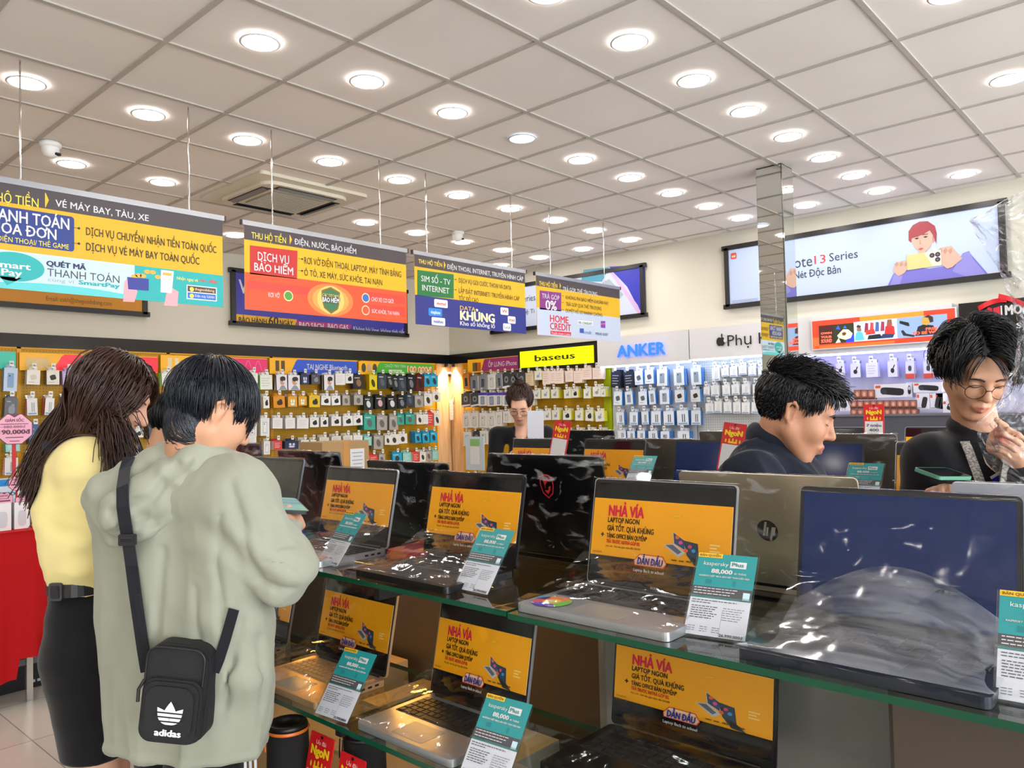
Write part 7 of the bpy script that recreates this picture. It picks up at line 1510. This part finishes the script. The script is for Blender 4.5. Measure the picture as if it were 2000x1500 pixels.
# thick parted hair sweeping to both sides
def insk(p):
    if p[0] > .048 and p[2] < .086: return False
    if p[0] > .012 and p[2] < .035: return False
    return p[2] > -.05 + max(0, p[0] + .07) * .8
part = -.018
def flk(p):
    s = 1 if p[1] > part else -1; return (.75 if p[0] > -.02 else -.4, s * (1.1 if p[2] > .07 else .35), .25 if p[2] > .09 else -.8)
P_ = grow(Hk, 4200, insk, flk, lambda p: (.085 if p[0] > .03 else .105) if p[2] > .07 else .05 if p[2] > .03 else .025, 10, .38, .75, .026, .16, 12, .010, wave=.2)
strands('hair', P_, .0014, .0006, h_bk, pk, root, cap_shell(Hk, insk, .006))
b = MB(); Q = lambda *p: Hk @ Vector(p) - Vector(root); m_wr = mat('glasses_wire', '#1a1716', .3, .6)
for y in (-1, 1):
    ring = [Q(.104 - .006 * (abs(.027 * math.cos(t)) / .027) * (1 if y * math.cos(t) > 0 else 0), .034 * y + .0265 * math.cos(t), -.008 + .0225 * math.sin(t)) for t in np.linspace(0, 2 * math.pi, 29)]
    b.tube(ring, .0010, m_wr, 6, cap=False); b.tube([Q(.098, .061 * y, -.002), Q(.075, .074 * y, .002), Q(.01, .083 * y, .012), Q(-.02, .083 * y, .0)], .0010, m_wr, 6)
b.tube([Q(.104, -.0085, -.004), Q(.108, 0, -.001), Q(.104, .0085, -.004)], .001, m_wr, 6); b.build('glasses', pk)
# woven strap and phone
b = MB(); m_st = vary(mat('strap_woven', '#8f8c86', .8), '#6f6c66', '#b5b2aa', 120, (1, 1, 3), .45, .55)
for pts in (((1884, 862), (1892, 880), (1903, 910), (1914, 940), (1926, 975), (1945, 1020)), ((1972, 890), (1968, 910), (1962, 940), (1952, 985), (1945, 1020))): ribbon(b, [hit(vb, x, y, .010) for x, y in pts], .026, m_st, .003)
tag(b.build('bag_strap'), 'grey woven bag strap over the black shirt', 'strap')
c = at(1842, 925, d=2.05); ux = (CR * .86 - CU * .06 + CF * .5).normalized(); uy = (CF * .92 - CR * .3 + CU * .22); uy = (uy - ux * uy.dot(ux)).normalized(); n_ = ux.cross(uy)
t = thing('phone', 'green phone held up by the man with glasses', 'phone', basis(c, ux, uy, n_)); MB().rbox((0, 0, 0), (.150, .074, .009), .011, mat('phone_green', '#5f9a80', .35)).build('body', t); b = MB(); b.rbox((-.05, .012, -.0055), (.034, .034, .003), .009, mat('phone_green_dark', '#3f7560', .3))
for dx, dy in ((-.008, .008), (-.008, -.008), (.008, 0)): b.disc(-.05 + dx, .012 + dy, .006, .006, -.0071, m_dark, 12)
b.build('camera_bump', t); b = MB(); b.rect(-.071, -.034, .071, .034, .0048, m_scr, .008); b.build('screen', t)

# ================= distant people, simpler
def far_person(lab, px, py, d, head_a, pitch, skin, cl, cname, cc, hairm, bun, body_a, sh, collar=True):
    o = at(px, py, d=d); f_ = heading(body_a); l_ = ZV.cross(f_); foot = o - f_ * .10; foot = Vector((foot.x, foot.y, 0)); root = foot; p = person(lab, foot); H = frame(o, head_a, pitch, 0, .97); nb = Vector((foot.x, foot.y, o.z - .155)) + f_ * .02
    v = Vol(); head(v, H); v.rc(H @ Vector((-.03, 0, -.05)), nb, .046, .050, .02); v.chain([nb - ZV * .08, nb - ZV * .35, Vector((foot.x, foot.y, .9))], [.07, .085, .10], .03); arms = []
    for s in (-1, 1):
        S_ = nb - ZV * .055 + l_ * s * sh; E_ = S_ - ZV * .25 + f_ * .06 + l_ * s * .03; W_ = E_ + f_ * .20 + ZV * .06 - l_ * s * .10; arms.append((S_, E_, W_)); v.chain([S_, E_, W_], [.045, .038, .026], .02); d_ = (W_ - E_).normalized(); y_ = (ZV - d_ * ZV.dot(d_)).normalized(); hand(v, basis(W_, d_, y_, d_.cross(y_)), (35, 40, 25), sc=.92)
    for s in (-1, 1): a = Vector((foot.x, foot.y, .88)) + l_ * s * .08; v.chain([a, Vector((a.x, a.y, .08))], [.08, .04], .02)
    V, F = v.surf(.0055); skinmesh('body', V, F, [skin, lip1], p, root, face_mats(H, None)); brows(H, p, root, hairm, .0026)
    v = Vol(); v.chain([nb - ZV * .07, nb - ZV * .30, Vector((foot.x, foot.y, .95))], [.085, .105, .10], .03); v.rc(arms[0][0], arms[1][0], .058, .058, .03)
    for a, b_, c in arms: v.chain([a, b_, b_.lerp(c, .75)], [.058, .05, .038], .02)
    v.el(Matrix.Translation(nb + f_ * .06 - ZV * .01), (0, 0, 0), (.055, .05, .085), .01, True); V, F = v.surf(.008); skinmesh('blazer', V, F, [cc], p, root, disp=lambda P, n: drapes(P, .007, (8, 8, 6), 71))
    v = Vol()
    for s in (-1, 1): a = Vector((foot.x, foot.y, .92)) + l_ * s * .08; v.chain([a, Vector((a.x, a.y, .06))], [.10, .06], .03)
    V, F = v.surf(.012); skinmesh('trousers', V, F, [m_trs], p, root)
    def ins(q): return not (q[0] > .055 and q[2] < .082) and not (q[0] > .012 and q[2] < .0) and q[2] > -.055 + max(0, q[0] + .06) * .4
    P_ = grow(H, 1300, ins, lambda q: np.array((-.06, 0, .13)) - q, lambda q: .09, 8, .08, 0, .01, .08, 14); ext = cap_shell(H, ins, .004)
    if bun:
        rg = np.random.default_rng(3); c0 = np.array((-.055, 0, .150)); T_ = np.array(H)
        for k in range(260):
            a = rg.normal(size=3); a /= np.linalg.norm(a); b_ = np.cross(a, rg.normal(size=3)); b_ /= np.linalg.norm(b_); r_ = rg.uniform(.018, .034)
            P_.append(np.array([c0 + r_ * (a * math.cos(t) + b_ * math.sin(t)) for t in np.linspace(0, 4, 8)]) @ T_[:3, :3].T + T_[:3, 3])
        for k in range(40): e_ = c0 + np.array((.02, -.02 - .01 * rg.random(), .06 + .03 * rg.random())); P_.append(np.array([c0 + (e_ - c0) * t + rg.normal(size=3) * .004 for t in np.linspace(0, 1, 8)]) @ T_[:3, :3].T + T_[:3, 3])
    strands('hair', P_, .0018, .0008, hairm, p, root, ext); return p, H, root, nb, f_, l_
p_, H, root, nb, f_, l_ = far_person('woman with a hair bun, glasses and black blazer behind the far counter', 1016, 790, 5.3, 188, 34, sk1, None, 'black', m_blk, h_br, True, 184, .165)
b = MB(); Q = lambda *p: H @ Vector(p) - Vector(root)
for y in (-1, 1):
    b.tube([Q(.103, .034 * y + .026 * math.cos(t), -.006 + .019 * math.sin(t)) for t in np.linspace(0, 2 * math.pi, 17)], .0014, m_wr, 5, cap=False); b.tube([Q(.1, .06 * y, 0), Q(.02, .083 * y, .01)], .0012, m_wr, 5)
b.build('glasses', p_)
tag(MB().rbox((0, 0, 0), (.105, .20, .003), .004, ink('#b9bac2')).build('paper_card', None, basis(at(1046, 832, d=5.02), RV, (ZV + FV * .15 + RV * .05).normalized(), RV.cross((ZV + FV * .15).normalized()))), 'white card held in front of the woman with the bun', 'card')
far_person('dark-haired person in black almost hidden between the two customers', 338, 828, 3.65, 60, 20, sk2, None, 'black', m_blk, h_bk, False, 70, .165)
# ------------------------------------------------------------------ red-draped table at the left edge
TY, TX1, TZ = 4.75, 1.43, .915
t = thing('promotion_table', 'table draped in a red cloth at the left edge of the shop', 'table', TR(.7, TY + .3, 0)); rx = lambda x: x - .7; ry = lambda y: y - TY - .3
MB().box((0, 0, TZ - .02), (1.44, .58, .03), m_lam).build('table_top', t)
for sx in (-1, 1):
    for sy in (-1, 1): MB().box((sx * .66, sy * .24, (TZ - .035) / 2), (.03, .03, TZ - .035), m_chrome).build('leg', t)
m_red = bump(mat('red_cloth', '#b50f16', .75, spec=.2), 500, .15)
def drape(u, v):
    """the cloth runs along the front and round the right end"""
    L_ = u * 2.05; px, py, nx, ny = (.0 - .72 + L_, -.295, 0, -1) if L_ < 1.44 else (.725, -.295 + (L_ - 1.44), 1, 0)
    w = v * (.022 + .012 * math.sin(L_ * 9)) * (math.sin(L_ * 38 + 1.2 * math.sin(L_ * 7)) + .4 * math.sin(L_ * 83)) + v * .03
    bot = .10 + .05 * math.sin(L_ * 5 + 1) + (.10 if L_ > 1.30 else 0); return Vector((px + nx * w, py + ny * w, TZ + .004 - v * (TZ - bot)))
b = MB(); b.grid(drape, 150, 22, m_red); o = b.build('red_cloth'); o.location = (.7, TY + .3, 0); tag(o, 'red cloth hanging in pleats from the promotion table', 'cloth')
b = MB(); b.box((0, 0, 0), (1.46, .60, .004), m_red); o2 = b.build('cloth_top', o, Matrix.Translation((0, 0, TZ + .003)))
m_pk = ink('#e5a3bd', .45); m_plum = ink('#5a1f3c', .4)
def octag(b, x, y, r, z, m): b.poly([(x + r * math.cos(math.radians(22.5 + 45 * k)), y + r * .95 * math.sin(math.radians(22.5 + 45 * k))) for k in range(8)], z, m)
def price_sign(px, py, Y, r, lab, lines, pole=None, main=False):
    p = at(px, py, Y=Y); t = thing('price_sign', lab, 'price sign', onY(*p), 'pink eight-sided price signs'); b = MB(); octag(b, 0, 0, r, -.004, m_plum); octag(b, 0, 0, r, .002, m_plum); octag(b, 0, 0, r * .95, .003, m_pk)
    for k in range(8):
        a0, a1 = math.radians(22.5 + 45 * k), math.radians(67.5 + 45 * k); q = [(r * math.cos(a), r * .95 * math.sin(a)) for a in (a0, a1)]; b.add([(q[0][0], q[0][1], -.004), (q[1][0], q[1][1], -.004), (q[1][0], q[1][1], .002), (q[0][0], q[0][1], .002)], [(0, 1, 2, 3)], m_plum)
    b.poly([(-r * .3, r * .86), (0, r * .66), (r * .3, r * .86)], .0034, m_plum)
    for s, y, h, w, bo in lines:
        if s == '-': b.rect(-w * r / 2, y * r, w * r / 2, (y + h * .6) * r, .004, m_plum); continue
        b.txt(s, 0, y * r, h * r, m_plum, .004, w=w * r, align='C', bold=bo)
    if main: b.rect(-r * .72, r * .12, r * .4, r * .135, .005, m_plum)
    b.build('board', t)
    if pole: MB().box((0, -r - pole / 2 + .02, -.008), (.018 if main else .008, pole, .01), mat('sign_pole_red', '#c0131c', .4)).build('pole', t)
Z0 = TZ + .006
z_ = at(28, 838, Y=5.0).z; price_sign(28, 838, 5.0, .098, 'large pink eight-sided price sign on a red pole at the left edge', [('GIẢM SỐC', .42, .15, .95, .03), ('-', .27, .06, 1.4, 0), ('380.000đ', .06, .15, 1.1, .0), ('190.000đ', -.28, .24, 1.6, .05), ('-', -.50, .08, .9, .03), ('-', -.70, .06, .5, 0)], z_ - .098 - Z0 + .0, True)
for px, py, lab, pr in ((33, 944, 'small pink price sign on the white and blue camera box', '290.000đ'), (8, 976, 'small pink price sign over the white box at the photo edge', '550.000đ'), (46, 978, 'small pink price sign over the right white box', '390.000đ')):
    z_ = at(px, py, Y=4.86).z; price_sign(px, py, 4.86, .044, lab, [('GIẢM SỐC', .4, .16, .9, .02), ('-', .12, .08, 1.0, 0), ('-', -.22, .24, 1.3, .05), ('-', -.52, .08, .8, 0)], z_ - .044 - Z0)
def boxed(px0, px1, ptop, Y, dep, lab, draw, name='product_box'):
    a, c = at(px0, ptop, Y=Y), at(px1, ptop, Y=Y); w, h = c.x - a.x, a.z - Z0; t = thing(name, lab, 'box', onY(a.x, Y, Z0)); MB().box((w / 2, h / 2, -dep / 2), (w, h, dep), cWh).build('carton', t); b = MB(); draw(b, w, h); b.build('printed_front', t)
def tp(b, w, h):
    b.rect(0, 0, w, h, .001, ink('#dfe9f4')); b.rect(0, h * .86, w, h, .0015, ink('#2f8fe0')); b.poly([(w * .55, 0), (w, 0), (w, h * .6), (w * .75, h * .35)], .0015, ink('#3a7fd0')); bl(b, w * .74, h * .45, w * .16, h * .26, '#e9edf2', .002, .1); bl(b, w * .70, h * .5, w * .07, h * .16, '#1c1e26', .0025, .1); b.txt('tapo', w * .1, h * .66, h * .11, ink('#2a8fb0'), .002, bold=.02)
    for k in range(3): b.rect(w * .1, h * (.5 - k * .14), w * (.45 - .05 * k), h * (.54 - k * .14), .002, ink('#8fb8e0'))
boxed(-10, 68, 938, 4.98, .12, 'white and blue boxed camera on the red table', tp)
def wb(b, w, h): b.rect(0, 0, w, h, .001, ink('#e6e7ea')); bl(b, w * .5, h * .4, w * .28, h * .3, '#c9ccd4', .0015, .4)
boxed(-12, 22, 985, 4.84, .09, 'white box at the photo edge on the red table', wb); boxed(28, 58, 982, 4.85, .09, 'white box in the middle of the red table', wb)
def yb(b, w, h): b.rect(0, 0, w * .3, h, .001, ink('#e0c020')); b.rect(w * .3, 0, w, h, .001, ink('#e6e4e6')); b.rect(w * .5, h * .2, w * .9, h * .6, .0015, ink('#c9708a'))
boxed(60, 70, 980, 4.92, .08, 'slim yellow striped box beside the white boxes', yb); boxed(70, 84, 995, 4.86, .08, 'small white and pink box at the end of the red table', yb)
p0, p1 = at(14, 1335, z=.0), at(80, 1318, z=0)
t = thing('floor_box', 'black box with small white icons on the floor under the red cloth', 'box', onY(1.28, 5.02, 0)); MB().box((.13, .085, -.15), (.30, .17, .3), ink('#17181c', .4)).build('carton', t); b = MB(); b.rect(-.02, .135, .28, .17, .001, ink('#8a8d92'))
for k in range(4): b.rect(.12 + k * .03, .03, .14 + k * .03, .045, .001, cWh)
b.build('printed_front', t)
t = thing('carton', 'brown carton with a blue mark behind the red table end', 'box', TR(1.78, 5.45, 0)); MB().box((0, 0, .42), (.42, .3, .84), mat('cardboard', '#a98a5e', .8)).build('body', t); MB().box((-.10, -.152, .70), (.12, .002, .12), ink('#2458b8')).build('blue_mark', t)
c = at(112, 1375, z=.0); t = thing('chair', 'chrome chair leg frame behind the black skirt', 'chair', TR(c.x + .30, c.y + .18, 0))
for s in (-1, 1): MB().tube([(s * .2, -.2, .44), (s * .21, -.22, .06), (s * .20, -.20, .012), (s * .19, .0, .011), (s * .2, .18, .012), (s * .21, .2, .06), (s * .2, .19, .44)], .011, m_chrome, 8).build('leg_frame', t)
MB().rbox((0, 0, .455), (.42, .42, .04), .05, m_dark).build('seat', t); MB().rbox((0, .2, .72), (.40, .03, .3), .014, m_dark).build('backrest', t)
for s in (-1, 1): MB().box((s * .17, .2, .52), (.02, .02, .14), m_chrome).build('back_post', t)

# ------------------------------------------------------------------ plastic-wrapped display at the right edge
m_pl = clear('bouquet_film', (.93, .94, .96),   .06, .06, wrinkle=1.0, scale=45, milk=.7, milkc=(.85, .88, .95), thresh=(.55, .75))
from mathutils import noise as NZ
t = thing('wrapped_display', 'tall display wrapped in crinkled clear plastic at the right edge', 'display', Matrix.Identity(4))
pp = at(2450, 750, d=1.30); MB().tube([(pp.x, pp.y, ZT), (pp.x, pp.y, 2.0)], .012, m_chrome, 10).build('pole', t); MB().lathe([(.001, .012), (.045, .012), (.05, .0), (.001, 0)], m_dark, (pp.x, pp.y, ZT + .001)).build('foot', t)
def interp(pts, v):
    for (y0, x0), (y1, x1) in zip(pts, pts[1:]):
        if y0 <= v <= y1: return x0 + (x1 - x0) * (v - y0) / (y1 - y0)
    return pts[-1][1]
def wrap(pts, y0, y1, d0, seed):
    def f(u, v):
        y = y0 + (y1 - y0) * v; xl = interp(pts, y); x = xl + (2440 - xl) * u ** 1.6; fold = 14 * NZ.noise(Vector((u * 5, v * 6, seed))) + 6 * NZ.noise(Vector((u * 16 + v * 4, v * 14, seed + 3)))
        dd = d0 + .05 * NZ.noise(Vector((u * 6 + seed, v * 5, 1))) + .035 * abs(NZ.noise(Vector((u * 15 - v * 8, v * 9, seed + 7)))) - .09 * math.sin(math.pi * min(1, u * 1.3)); return at(x + (fold if u > 0 else fold * .4), y, d=dd)
    b = MB(); b.grid(f, 60, 90, m_pl); return b
wrap([(372, 2002), (395, 1960), (415, 1925), (430, 1889), (470, 1915), (520, 1945), (575, 1972), (640, 1992)], 372, 640, 1.55, 2).build('plastic_wrap', t)
wrap([(630, 1992), (700, 1984), (750, 1962), (790, 1946), (825, 1908), (862, 1908), (905, 1930), (945, 1972), (965, 1995), (1010, 2005)], 630, 1010, 1.52, 5).build('plastic_wrap', t)
